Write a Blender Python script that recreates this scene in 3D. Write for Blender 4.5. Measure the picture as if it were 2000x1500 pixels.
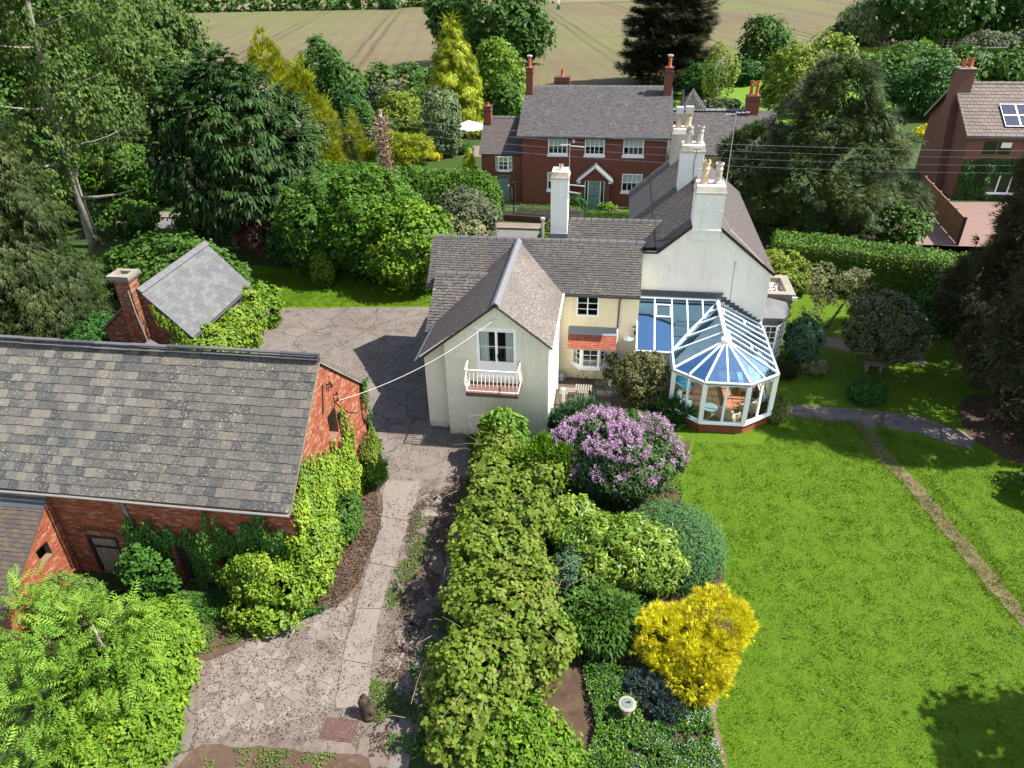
import bpy, math, random
import numpy as np
from math import sin, cos, radians, pi, atan2, sqrt

for o in list(bpy.data.objects): bpy.data.objects.remove(o)
SC = bpy.context.scene
COL = SC.collection
R = random.Random(7)
NR = np.random.default_rng(11)

# ---------------------------------------------------------------- camera
FPX = 1388.0; PITCH = radians(31.8); YAW = radians(8.6); ROLL = radians(1.15); CAMH = 16.0
FW = np.array([-sin(YAW)*cos(PITCH), cos(YAW)*cos(PITCH), -sin(PITCH)])
_r0 = np.array([cos(YAW), sin(YAW), 0.0]); _u0 = np.cross(_r0, FW)
RT = _r0*cos(ROLL) - _u0*sin(ROLL); UP = _u0*cos(ROLL) + _r0*sin(ROLL)
CAMP = np.array([0, 0, CAMH])
cd = bpy.data.cameras.new('camera'); cam = bpy.data.objects.new('camera', cd); COL.objects.link(cam)
from mathutils import Matrix, Vector, noise as mnoise
cam.matrix_world = Matrix(((RT[0], UP[0], -FW[0], 0), (RT[1], UP[1], -FW[1], 0), (RT[2], UP[2], -FW[2], CAMH), (0, 0, 0, 1)))
cd.sensor_width = 36.0; cd.lens = FPX/2000*36; cd.clip_start = 0.2; cd.clip_end = 6000
SC.camera = cam
# ---------------------------------------------------------------- light
SUN_EL = radians(53.0); SUN_AZ = radians(2.0)      # azimuth measured from +X towards +Y
W = bpy.data.worlds.new('World'); SC.world = W; W.use_nodes = True
wn = W.node_tree; wn.nodes.clear()
sky = wn.nodes.new('ShaderNodeTexSky'); sky.sky_type = 'NISHITA'; sky.sun_disc = False
sky.sun_elevation = SUN_EL; sky.sun_rotation = pi/2 - SUN_AZ
sky.air_density = 1.0; sky.dust_density = 1.2; sky.ozone_density = 1.0
bg = wn.nodes.new('ShaderNodeBackground'); bg.inputs[1].default_value = 0.10
wo = wn.nodes.new('ShaderNodeOutputWorld')
# unseen broken white cloud added low down to temper blue skylight, clear blue overhead
tcw = wn.nodes.new('ShaderNodeTexCoord'); sxw = wn.nodes.new('ShaderNodeSeparateXYZ'); wn.links.new(tcw.outputs['Generated'], sxw.inputs[0])
nzw = wn.nodes.new('ShaderNodeTexNoise'); nzw.inputs['Scale'].default_value = 3.2; nzw.inputs['Detail'].default_value = 6; nzw.inputs['Roughness'].default_value = .55
mpw = wn.nodes.new('ShaderNodeMapping'); mpw.inputs['Scale'].default_value = (1, 1, 2.2); wn.links.new(tcw.outputs['Generated'], mpw.inputs[0]); wn.links.new(mpw.outputs[0], nzw.inputs['Vector'])
mw = wn.nodes.new('ShaderNodeMath'); mw.operation = 'MULTIPLY_ADD'; wn.links.new(sxw.outputs[2], mw.inputs[0]); mw.inputs[1].default_value = -.42; wn.links.new(nzw.outputs['Fac'], mw.inputs[2])
rpw = wn.nodes.new('ShaderNodeValToRGB'); wn.links.new(mw.outputs[0], rpw.inputs[0]); rpw.color_ramp.elements[0].position = .26; rpw.color_ramp.elements[0].color = (0, 0, 0, 1); rpw.color_ramp.elements[1].position = .42; rpw.color_ramp.elements[1].color = (.9, .9, .9, 1)
mxw = wn.nodes.new('ShaderNodeMix'); mxw.data_type = 'RGBA'; wn.links.new(rpw.outputs[0], mxw.inputs[0]); wn.links.new(sky.outputs[0], mxw.inputs[6]); mxw.inputs[7].default_value = (8.5, 8.2, 7.6, 1)
wn.links.new(mxw.outputs[2], bg.inputs[0]); wn.links.new(bg.outputs[0], wo.inputs[0])
sl = bpy.data.lights.new('sun', 'SUN'); sl.energy = 5.0; sl.angle = radians(0.53); sl.color = (1.0, 0.94, 0.84)
so = bpy.data.objects.new('sun', sl); COL.objects.link(so)
sd = Vector((cos(SUN_EL)*cos(SUN_AZ), cos(SUN_EL)*sin(SUN_AZ), sin(SUN_EL)))
so.rotation_euler = sd.to_track_quat('Z', 'Y').to_euler(); so.location = (60, 20, 80)
SC.view_settings.view_transform = 'Standard'; SC.view_settings.look = 'None'
SC.view_settings.exposure = 1.5; SC.view_settings.gamma = 1.0
SC.view_settings.use_curve_mapping = False
SC.cycles.max_bounces = 8; SC.cycles.diffuse_bounces = 3; SC.cycles.glossy_bounces = 3
SC.cycles.transmission_bounces = 4; SC.cycles.transparent_max_bounces = 10
SC.cycles.caustics_reflective = False; SC.cycles.caustics_refractive = False
SC.cycles.use_denoising = True

# ---------------------------------------------------------------- measuring (photo pixel -> point of the place)
def ray(px, py): return FW*FPX + RT*(px-1000) + UP*(750-py)
def G(px, py, z=0.0):
    r = ray(px, py); t = (z-CAMH)/r[2]; p = CAMP + r*t
    return Vector((p[0], p[1], z))
def GY(px, py, y):
    r = ray(px, py); p = CAMP + r*(y/r[1]); return Vector(p)
def dist(p): return (Vector(p)-Vector(CAMP)).length

# ---------------------------------------------------------------- materials
MATS = {}
def newmat(name):
    m = bpy.data.materials.new(name); m.use_nodes = True; nt = m.node_tree; nt.nodes.clear()
    out = nt.nodes.new('ShaderNodeOutputMaterial'); MATS[name] = m
    return m, nt, out
def N(nt, t, **k):
    n = nt.nodes.new(t)
    for a, v in k.items(): setattr(n, a, v)
    return n
def setin(nt, n, key, v):
    if v is None: return
    if hasattr(v, 'is_output') or isinstance(v, bpy.types.NodeSocket): nt.links.new(v, n.inputs[key])
    else:
        if isinstance(v, (tuple, list)) and len(v) == 3 and n.inputs[key].type == 'RGBA': v = (*v, 1)
        n.inputs[key].default_value = v
def bsdf(nt, out, base, rough=0.8, spec=0.3, normal=None, metallic=0, link=True, **k):
    b = N(nt, 'ShaderNodeBsdfPrincipled')
    setin(nt, b, 'Base Color', base); setin(nt, b, 'Roughness', rough); setin(nt, b, 'Specular IOR Level', spec)
    setin(nt, b, 'Metallic', metallic)
    if normal is not None: setin(nt, b, 'Normal', normal)
    if link: nt.links.new(b.outputs[0], out.inputs[0])
    return b
def coord(nt, kind='Object'): return N(nt, 'ShaderNodeTexCoord').outputs[kind]
def mapping(nt, v, scale=(1,1,1), rot=(0,0,0), loc=(0,0,0)):
    m = N(nt, 'ShaderNodeMapping'); setin(nt, m, 'Vector', v); m.inputs['Scale'].default_value = scale
    m.inputs['Rotation'].default_value = rot; m.inputs['Location'].default_value = loc
    return m.outputs[0]
def noise(nt, v, scale, detail=4, rough=0.55, out='Fac', dist=0):
    n = N(nt, 'ShaderNodeTexNoise'); setin(nt, n, 'Vector', v); n.inputs['Scale'].default_value = scale
    n.inputs['Detail'].default_value = detail; n.inputs['Roughness'].default_value = rough
    n.inputs['Distortion'].default_value = dist
    return n.outputs[out]
def ramp(nt, f, stops, interp='LINEAR'):
    r = N(nt, 'ShaderNodeValToRGB'); setin(nt, r, 'Fac', f); e = r.color_ramp.elements
    r.color_ramp.interpolation = interp
    while len(e) < len(stops): e.new(0.5)
    for i, (p, c) in enumerate(stops):
        e[i].position = p; e[i].color = (*c, 1) if len(c) == 3 else c
    return r.outputs[0]
def mixc(nt, f, a, b, mode='MIX'):
    m = N(nt, 'ShaderNodeMix', data_type='RGBA', blend_type=mode)
    setin(nt, m, 0, f)
    for i, v in ((6, a), (7, b)):
        if isinstance(v, (tuple, list)): m.inputs[i].default_value = (*v[:3], 1)
        else: nt.links.new(v, m.inputs[i])
    return m.outputs[2]
def math_(nt, op, a, b=None, c=None, clamp=False):
    m = N(nt, 'ShaderNodeMath', operation=op, use_clamp=clamp)
    for i, v in enumerate((a, b, c)):
        if v is not None: setin(nt, m, i, v)
    return m.outputs[0]
def bump(nt, h, strength=0.5, d=0.02, normal=None):
    b = N(nt, 'ShaderNodeBump'); b.inputs['Strength'].default_value = strength; b.inputs['Distance'].default_value = d
    setin(nt, b, 'Height', h)
    if normal is not None: nt.links.new(normal, b.inputs['Normal'])
    return b.outputs[0]
def attr(nt, name='rnd'): return N(nt, 'ShaderNodeAttribute', attribute_name=name).outputs['Fac']
def sc3(c, f): return tuple(min(1, x*f) for x in c)
DIM = {'leaf': .66, 'tile': .54, 'brick': .66, 'ground': .52}

def simple(name, col, rough=0.7, spec=0.3, var=0.15, nscale=6, bumps=0.2, bscale=40, metallic=0, dirt=None):
    m, nt, out = newmat(name); v = coord(nt)
    c = mixc(nt, noise(nt, v, nscale, 5), sc3(col, 1-var), sc3(col, 1+var))
    if dirt: c = mixc(nt, ramp(nt, noise(nt, v, nscale*0.35, 6, 0.65), [(0.45, (0,0,0)), (0.75, (1,1,1))]), c, dirt)
    n = bump(nt, noise(nt, v, bscale, 4), bumps, 0.01) if bumps else None
    bsdf(nt, out, c, rough, spec, n, metallic); return m

def leafmat(name, c1, c2, c3=None, trans=0.3, rough=0.58, spec=0.18, hue=None, scale=0.9):
    spec = min(spec, .3); rough = max(rough, .5)
    m, nt, out = newmat(name)
    rnd = attr(nt); v = coord(nt)
    c3 = c3 or c2; c1, c2, c3 = (sc3(c, DIM['leaf']) for c in (c1, c2, c3)); hue = hue and sc3(hue, DIM['leaf'])
    col = ramp(nt, rnd, [(0.0, c1), (0.55, c2), (1.0, c3)])
    col = mixc(nt, ramp(nt, noise(nt, v, scale, 3), [(0.35, (0,0,0)), (0.65, (1,1,1))]), col, hue or mixc(nt, 0.5, col, sc3(c1, 0.85)))
    if hue: col = mixc(nt, 0.6, ramp(nt, rnd, [(0.0, c1), (0.55, c2), (1.0, c3)]), col)
    trans *= .7
    b = bsdf(nt, out, col, rough, spec, link=False)
    t = N(nt, 'ShaderNodeBsdfTranslucent'); nt.links.new(mixc(nt, 1.0, col, (1.25, 1.3, 0.7), 'MULTIPLY'), t.inputs[0])
    mx = N(nt, 'ShaderNodeMixShader'); mx.inputs[0].default_value = trans
    nt.links.new(b.outputs[0], mx.inputs[1]); nt.links.new(t.outputs[0], mx.inputs[2]); nt.links.new(mx.outputs[0], out.inputs[0])
    return m

def tilemat(name, cols, lichen=None, lamt=0.5, rough=0.75, spec=0.3, use_obj=False, streak=None, moss=None, spots=None, sscale=9):
    """roof tile: colour per piece from its own random number, lichen and moss grow over it"""
    m, nt, out = newmat(name); v = coord(nt) if not use_obj else N(nt, 'ShaderNodeNewGeometry').outputs['Position']
    rnd = N(nt, 'ShaderNodeObjectInfo').outputs['Random'] if use_obj else attr(nt)
    cols = [sc3(c, DIM['tile']) for c in cols]; lichen = lichen and sc3(lichen, DIM['tile']*1.05); moss = moss and sc3(moss, DIM['tile'])
    k = len(cols)
    c = ramp(nt, rnd, [(i/k, cc) for i, cc in enumerate(cols)], 'CONSTANT')
    c = mixc(nt, math_(nt, 'MULTIPLY', noise(nt, v, 12, 5, 0.7), 0.55), c, sc3(cols[0], 0.55))
    if lichen:
        f = ramp(nt, noise(nt, v, sscale, 6, 0.75), [(0.60-0.12*lamt, (0,0,0)), (0.75-0.12*lamt, (1,1,1))])
        f2 = math_(nt, 'MULTIPLY', f, ramp(nt, noise(nt, v, 0.55, 3), [(0.35, (0.15,)*3), (0.6, (1,1,1))]))
        c = mixc(nt, math_(nt, 'MULTIPLY', f2, lamt), c, lichen)
    if moss:
        f = ramp(nt, noise(nt, v, 2.2, 6, 0.75), [(0.58, (0,0,0)), (0.66, (1,1,1))])
        c = mixc(nt, math_(nt, 'MULTIPLY', f, 0.7), c, moss)
    if spots:
        vo = N(nt, 'ShaderNodeTexVoronoi'); setin(nt, vo, 'Vector', v); vo.inputs['Scale'].default_value = 11
        sz = ramp(nt, noise(nt, v, 1.3, 3), [(0.4, (0.03,)*3), (0.7, (0.2,)*3)])
        c = mixc(nt, math_(nt, 'LESS_THAN', vo.outputs['Distance'], sz), c, spots)
    n = bump(nt, noise(nt, v, 30, 5, 0.7), 0.5, 0.01)
    bsdf(nt, out, c, rough, spec, n); return m

def brickmat(name, cols, mortar, use_tex=None, rough=0.85, lime=0.0, tex=(0.2, 0.067)):
    """per-brick colour by attribute, or a brick texture on walls too far off to tell the bricks apart"""
    m, nt, out = newmat(name); v = coord(nt); cols = [sc3(c, DIM['brick']) for c in cols]; mortar = sc3(mortar, DIM['brick'])
    if use_tex:
        pos = N(nt, 'ShaderNodeNewGeometry').outputs['Position']
        sx = N(nt, 'ShaderNodeSeparateXYZ'); nt.links.new(pos, sx.inputs[0])
        cx = N(nt, 'ShaderNodeCombineXYZ'); nt.links.new(sx.outputs['X' if use_tex == 'x' else 'Y'], cx.inputs[0]); nt.links.new(sx.outputs[2], cx.inputs[1])
        b = N(nt, 'ShaderNodeTexBrick'); nt.links.new(cx.outputs[0], b.inputs['Vector'])
        b.inputs['Scale'].default_value = 1; b.inputs['Brick Width'].default_value = tex[0]; b.inputs['Row Height'].default_value = tex[1]
        b.inputs['Mortar Size'].default_value = 0.006; b.inputs['Color1'].default_value = (*cols[0], 1); b.inputs['Color2'].default_value = (*cols[1], 1)
        b.inputs['Mortar'].default_value = (*mortar, 1)
        c = b.outputs['Color']; h = b.outputs['Fac']
        c = mixc(nt, ramp(nt, noise(nt, v, 1.6, 6, 0.7), [(0.35, (0,0,0)), (0.75, (0.6,)*3)]), c, cols[2])
        n = bump(nt, h, -0.35, 0.01)
    else:
        k = len(cols); c = ramp(nt, attr(nt), [(i/k, cc) for i, cc in enumerate(cols)], 'CONSTANT')
        c = mixc(nt, math_(nt, 'MULTIPLY', noise(nt, v, 25, 5, 0.7), 0.4), c, sc3(cols[0], 0.6))
        if lime: c = mixc(nt, ramp(nt, noise(nt, v, 3, 6, 0.8), [(0.58, (0,0,0)), (0.75, (lime,)*3)]), c, (0.42, 0.36, 0.3))
        n = bump(nt, noise(nt, v, 45, 4), 0.4, 0.008)
    bsdf(nt, out, c, rough, 0.2, n); return m

def paintwall(name, col, stain, course=0.064, wide=0.2, axis='x', bs=0.35):
    m, nt, out = newmat(name); pos = N(nt, 'ShaderNodeNewGeometry').outputs['Position']
    sx = N(nt, 'ShaderNodeSeparateXYZ'); nt.links.new(pos, sx.inputs[0])
    cx = N(nt, 'ShaderNodeCombineXYZ'); nt.links.new(sx.outputs['X' if axis == 'x' else 'Y'], cx.inputs[0]); nt.links.new(sx.outputs[2], cx.inputs[1])
    wob = N(nt, 'ShaderNodeVectorMath', operation='ADD'); nt.links.new(cx.outputs[0], wob.inputs[0])
    ns = N(nt, 'ShaderNodeVectorMath', operation='SCALE'); nt.links.new(noise(nt, pos, 3, 2, out='Color'), ns.inputs[0]); ns.inputs['Scale'].default_value = 0.02
    nt.links.new(ns.outputs[0], wob.inputs[1])
    b = N(nt, 'ShaderNodeTexBrick'); nt.links.new(wob.outputs[0], b.inputs['Vector']); b.inputs['Scale'].default_value = 1
    b.inputs['Brick Width'].default_value = wide; b.inputs['Row Height'].default_value = course; b.inputs['Mortar Size'].default_value = 0.007; b.inputs['Mortar Smooth'].default_value = 0.6
    gr = ramp(nt, noise(nt, pos, 0.9, 6, 0.7), [(0.35, (0,0,0)), (0.8, (0.75,)*3)])
    c = mixc(nt, gr, col, stain)
    c = mixc(nt, math_(nt, 'MULTIPLY', b.outputs['Fac'], ramp(nt, noise(nt, pos, 2.6, 5, .7), [(0.3, (0.1,)*3), (0.7, (0.65,)*3)])), c, sc3(stain, 0.8))
    c = mixc(nt, ramp(nt, noise(nt, mapping(nt, pos, (4, 4, 0.35)), 1.8, 6, 0.75), [(0.52, (0,0,0)), (0.72, (0.5,)*3)]), c, sc3(stain, 0.75))
    # splash dirt near the ground
    low = math_(nt, 'MULTIPLY', ramp(nt, sx.outputs[2], [(0.0, (1,1,1)), (0.35, (0,0,0))]), ramp(nt, noise(nt, pos, 5, 5, 0.7), [(0.35, (0,0,0)), (0.6, (0.8,)*3)]))
    c = mixc(nt, low, c, (0.16, 0.15, 0.11))
    n = bump(nt, b.outputs['Fac'], -bs, 0.012); n = bump(nt, noise(nt, pos, 18, 5, 0.65), 0.35, 0.015, n)
    bsdf(nt, out, c, 0.6, 0.3, n); return m

def glassmat(name, tint, refl, rtint, base_refl=0.06, rough=0.01):
    m, nt, out = newmat(name)
    t = N(nt, 'ShaderNodeBsdfTransparent'); t.inputs[0].default_value = (*tint, 1)
    g = N(nt, 'ShaderNodeBsdfGlossy'); g.inputs['Color'].default_value = (*rtint, 1); g.inputs['Roughness'].default_value = rough
    f = N(nt, 'ShaderNodeLayerWeight'); f.inputs[0].default_value = .5
    k = math_(nt, 'ADD', math_(nt, 'MULTIPLY', math_(nt, 'POWER', f.outputs['Facing'], 4.0), .55), refl, clamp=True)
    mx = N(nt, 'ShaderNodeMixShader'); nt.links.new(k, mx.inputs[0])
    nt.links.new(t.outputs[0], mx.inputs[1]); nt.links.new(g.outputs[0], mx.inputs[2]); nt.links.new(mx.outputs[0], out.inputs[0])
    return m

# ---------------------------------------------------------------- objects
def tag(o, label=None, cat=None, group=None, kind=None):
    if label: o['label'] = label
    if cat: o['category'] = cat
    if group: o['group'] = group
    if kind: o['kind'] = kind
    return o
def thing(name, label, cat, loc=(0,0,0), group=None):
    o = bpy.data.objects.new(name, None); COL.objects.link(o); o.location = loc; o.empty_display_size = 0.2
    return tag(o, label, cat, group)
def wloc(o):
    l = Vector((0,0,0))
    while o is not None: l += o.location; o = o.parent
    return l
class MB:
    """collects faces (world coordinates) and links them as ONE mesh object"""
    def __init__(s): s.v = []; s.f = []; s.r = []; s.smooth = False
    def quad(s, *p, r=None):
        i = len(s.v); s.v += [tuple(q) for q in p]; s.f.append(tuple(range(i, i+len(p)))); s.r.append(R.random() if r is None else r)
    def solid(s, ring, ring2, r=None, caps=True):
        r = R.random() if r is None else r
        i = len(s.v); n = len(ring); s.v += [tuple(q) for q in ring] + [tuple(q) for q in ring2]
        if caps: s.f.append(tuple(range(i+n-1, i-1, -1))); s.f.append(tuple(range(i+n, i+2*n))); s.r += [r, r]
        for k in range(n):
            l = (k+1) % n; s.f.append((i+k, i+l, i+n+l, i+n+k)); s.r.append(r)
        return s
    def box(s, x0, x1, y0, y1, z0, z1, r=None):
        return s.solid([(x0,y0,z0),(x1,y0,z0),(x1,y1,z0),(x0,y1,z0)], [(x0,y0,z1),(x1,y0,z1),(x1,y1,z1),(x0,y1,z1)], r)
    def obox(s, O, u, v, n, a0, a1, b0, b1, c0, c1, r=None):
        O = Vector(O); P = lambda a, b, c: O + u*a + v*b + n*c
        return s.solid([P(a0,b0,c0),P(a1,b0,c0),P(a1,b1,c0),P(a0,b1,c0)], [P(a0,b0,c1),P(a1,b0,c1),P(a1,b1,c1),P(a0,b1,c1)], r)
    def bar(s, a, b, w, h=None, up=(0,0,1), r=None):
        a = Vector(a); b = Vector(b); h = h or w; d = (b-a).normalized(); up = Vector(up)
        x = d.cross(up)
        if x.length < 1e-4: x = d.cross(Vector((1,0,0)))
        x.normalize(); y = x.cross(d).normalized()
        o = [x*(-w/2)+y*(-h/2), x*(w/2)+y*(-h/2), x*(w/2)+y*(h/2), x*(-w/2)+y*(h/2)]
        return s.solid([a+q for q in o], [b+q for q in o], r)
    def tube(s, pts, rad, n=7, r=None, caps=True):
        pts = [Vector(p) for p in pts]; rad = rad if isinstance(rad, (list, tuple)) else [rad]*len(pts)
        i = len(s.v); r = R.random() if r is None else r; px = None
        for k, p in enumerate(pts):
            d = (pts[min(k+1, len(pts)-1)] - pts[max(k-1, 0)]).normalized()
            x = d.orthogonal().normalized() if px is None else (px - d*px.dot(d)).normalized()
            px = x; y = d.cross(x)
            for j in range(n):
                a = 2*pi*j/n; s.v.append(tuple(p + (x*cos(a)+y*sin(a))*rad[k]))
        for k in range(len(pts)-1):
            for j in range(n):
                l = (j+1) % n; s.f.append((i+k*n+j, i+k*n+l, i+(k+1)*n+l, i+(k+1)*n+j)); s.r.append(r)
        if caps:
            s.f.append(tuple(i+j for j in range(n))[::-1]); s.f.append(tuple(i+(len(pts)-1)*n+j for j in range(n))); s.r += [r, r]
        return s
    def lathe(s, c, prof, n=16, r=None):
        c = Vector(c); return s.tube([c+Vector((0,0,z)) for _, z in prof], [max(q, 0.001) for q, _ in prof], n, r)
    def mesh(s, name, m, off=Vector((0,0,0)), smooth=False):
        me = bpy.data.meshes.new(name)
        me.from_pydata([(a-off.x, b-off.y, c-off.z) for a, b, c in s.v], [], s.f)
        at = me.attributes.new('rnd', 'FLOAT', 'FACE'); at.data.foreach_set('value', np.array(s.r, dtype=np.float32))
        me.materials.append(m)
        if smooth or s.smooth: me.polygons.foreach_set('use_smooth', [True]*len(me.polygons))
        return me
    def build(s, name, m, parent=None, smooth=False, kind=None, label=None):
        me = s.mesh(name, m, wloc(parent) if parent is not None else Vector((0,0,0)), smooth)
        o = bpy.data.objects.new(name, me); COL.objects.link(o)
        if parent is not None: o.parent = parent
        return tag(o, label, None, None, kind)
def centre(mb, name, m, label, cat, group=None, smooth=False):
    """a thing that is one mesh: origin at its base"""
    vs = np.array(mb.v); c = (vs.min(0)+vs.max(0))/2; c[2] = vs[:, 2].min()
    me = bpy.data.meshes.new(name); me.from_pydata([tuple(q) for q in (vs-c)], [], mb.f)
    at = me.attributes.new('rnd', 'FLOAT', 'FACE'); at.data.foreach_set('value', np.array(mb.r, dtype=np.float32))
    me.materials.append(m)
    if smooth: me.polygons.foreach_set('use_smooth', [True]*len(me.polygons))
    o = bpy.data.objects.new(name, me); COL.objects.link(o); o.location = tuple(c); return tag(o, label, cat, group)
def copyobj(o, name=None, parent=None, loc=None, rot=None):
    c = o.copy(); COL.objects.link(c)
    if parent is not None: c.parent = parent
    if loc is not None: c.location = loc
    if rot is not None: c.rotation_euler = rot
    return c
def ground(name, pts, z, m, kind='structure', jitter=0.0, step=0.0, parent=None):
    """flat sheet with a slightly wandering edge"""
    P = [Vector((p[0], p[1], 0)) for p in pts]; o = []
    for a, b in zip(P, P[1:]+P[:1]):
        k = max(1, int((b-a).length/step)) if step else 1
        for i in range(k):
            q = a.lerp(b, i/k)
            if jitter and i: q += Vector((R.uniform(-jitter, jitter), R.uniform(-jitter, jitter), 0))
            o.append((q.x, q.y, z))
    mb = MB(); mb.quad(*o, r=0.5); ob = mb.build(name, m, parent); 
    if ob.data.polygons[0].normal.z < 0: ob.data.flip_normals()
    if kind: ob['kind'] = kind
    return ob
def clip(poly, a, b):
    """keep the left side of line a->b"""
    o = []; 
    def side(p): return (b[0]-a[0])*(p[1]-a[1])-(b[1]-a[1])*(p[0]-a[0])
    for i in range(len(poly)):
        p, q = poly[i], poly[(i+1) % len(poly)]; sp, sq = side(p), side(q)
        if sp >= 0: o.append(p)
        if (sp >= 0) != (sq >= 0):
            t = sp/(sp-sq); o.append((p[0]+(q[0]-p[0])*t, p[1]+(q[1]-p[1])*t))
    return o
def ccw(poly):
    a = sum(p[0]*q[1]-q[0]*p[1] for p, q in zip(poly, poly[1:]+poly[:1]))
    return poly if a > 0 else poly[::-1]
def area(poly): return abs(sum(p[0]*q[1]-q[0]*p[1] for p, q in zip(poly, poly[1:]+poly[:1])))/2 if len(poly) > 2 else 0

def roof(parent, O, u, v, polys, m, tw=0.17, th=0.1, t=0.014, name='roof_tiles', kind='stuff', deck=None, deckm=None, indiv=0, jit=0.006, gap=0.006):
    """tiles laid in courses on the slope O + a*u + b*v, clipped to convex outlines; the lower edge of each stands proud"""
    O = Vector(O); u = Vector(u).normalized(); v = Vector(v).normalized(); n = u.cross(v)
    if n.z < 0: n = -n
    P = lambda a, b, c: O + u*a + v*b + n*c
    mb = MB(); cnt = 0; shared = []
    for poly in polys:
        poly = ccw(list(poly)); us = [p[0] for p in poly]; vs = [p[1] for p in poly]
        db = MB(); db.solid([P(a, b, -0.07) for a, b in poly], [P(a, b, 0.0) for a, b in poly], 0.5)
        if deck is not False: db.build(deck or 'roof_deck', deckm or m, parent)
        j = int(math.floor(min(vs)/th))
        while j*th < max(vs):
            b0 = j*th; b1 = b0+th; off = (j % 2)*tw/2
            i = int(math.floor((min(us)-off)/tw))
            while i*tw+off < max(us):
                a0 = i*tw+off+gap/2; a1 = a0+tw-gap; dj = R.uniform(-jit, jit)
                c = [(a0, b0+dj), (a1, b0+dj+R.uniform(-jit, jit)*0.5), (a1, b1+th*0.12), (a0, b1+th*0.12)]; full = True
                for p, q in zip(poly, poly[1:]+poly[:1]):
                    c2 = clip(c, p, q)
                    if len(c2) != len(c) or area(c2) < area(c)*0.999: full = False
                    c = c2
                    if len(c) < 3: break
                i += 1
                if len(c) < 3 or area(c) < tw*th*0.06: continue
                lift = R.uniform(-0.002, 0.004); tt = t*R.uniform(0.85, 1.3)
                hh = lambda b: tt*(1-(b-b0)/th*0.85)+lift+0.004
                if indiv and cnt < indiv:
                    if full:
                        if not shared:
                            for q in range(6):
                                w = tw-gap; k = MB(); e = [R.uniform(-0.006, 0.006) for _ in range(4)]
                                lo = [(0, e[0]), (w*0.5, e[1]), (w, e[2]), (w, th*1.12), (0, th*1.12)]
                                hz = lambda b: t*1.1*(1-b/th*0.85)+0.004
                                k.solid([(a, b, -0.003) for a, b in lo], [(a, b, hz(b)) for a, b in lo])
                                shared.append(k.mesh('slate', m))
                        ob = bpy.data.objects.new(indiv_name, R.choice(shared)); COL.objects.link(ob); ob.parent = parent
                        p0 = P(a0, b0+dj, lift) - wloc(parent)
                        ob.matrix_local = Matrix(((u.x, v.x, n.x, p0.x), (u.y, v.y, n.y, p0.y), (u.z, v.z, n.z, p0.z), (0, 0, 0, 1)))
                    else:
                        k = MB(); k.solid([P(a, b, -0.003) for a, b in c], [P(a, b, hh(b)) for a, b in c]); k.build(indiv_name, m, parent)
                    cnt += 1; continue
                i0 = len(mb.v); r = R.random(); q = len(c)
                mb.v += [tuple(P(a, b, hh(b))) for a, b in c] + [tuple(P(a, b, -0.003)) for a, b in c]
                mb.f.append(tuple(range(i0, i0+q))); mb.r.append(r)
                for k in range(q):
                    l = (k+1) % q
                    mb.f.append((i0+l, i0+k, i0+q+k, i0+q+l)); mb.r.append(r)
            j += 1
    if mb.f: mb.build(name, m, parent, kind=kind)
indiv_name = 'slate'

def ridge(parent, a, b, m, L=0.38, w=0.17, h=0.09, name='ridge_tile', seg=None, sag=0):
    """a row of capping tiles, each its own piece"""
    a = Vector(a); b = Vector(b); d = (b-a); n = max(1, int(d.length/L)); L = d.length/n; d.normalize()
    x = d.cross(Vector((0,0,1))).normalized(); y = x.cross(d)
    prof = [(-w, -h), (-w*0.55, -0.02), (0, 0.035), (w*0.55, -0.02), (w, -h)]
    k = MB(); e = 0.012
    A = [(p, 0, q) for p, q in prof] + [(p*0.86, 0, q-0.03) for p, q in prof[::-1]]; up_ = .022
    k.solid([(p, 0.004, q) for p, _, q in A], [(p, L-0.028, q+up_) for p, _, q in A]); me = k.mesh(name, m); off = wloc(parent)
    q_ = MB(); q_.bar(a+Vector((0, 0, -.035)), b+Vector((0, 0, -.035)), w*1.1, .05); q_.build('ridge_mortar', MATS['lead_dark'], parent)
    for i in range(n):
        ob = bpy.data.objects.new(name, me); COL.objects.link(ob); ob.parent = parent
        p = a + d*(L*i) - off + Vector((0, 0, R.uniform(-0.006, 0.008) - sag*sin(pi*(i+0.5)/n)))
        ob.matrix_local = Matrix(((x.x, d.x, y.x, p.x), (x.y, d.y, y.y, p.y), (x.z, d.z, y.z, p.z), (0, 0, 0, 1)))

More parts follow.
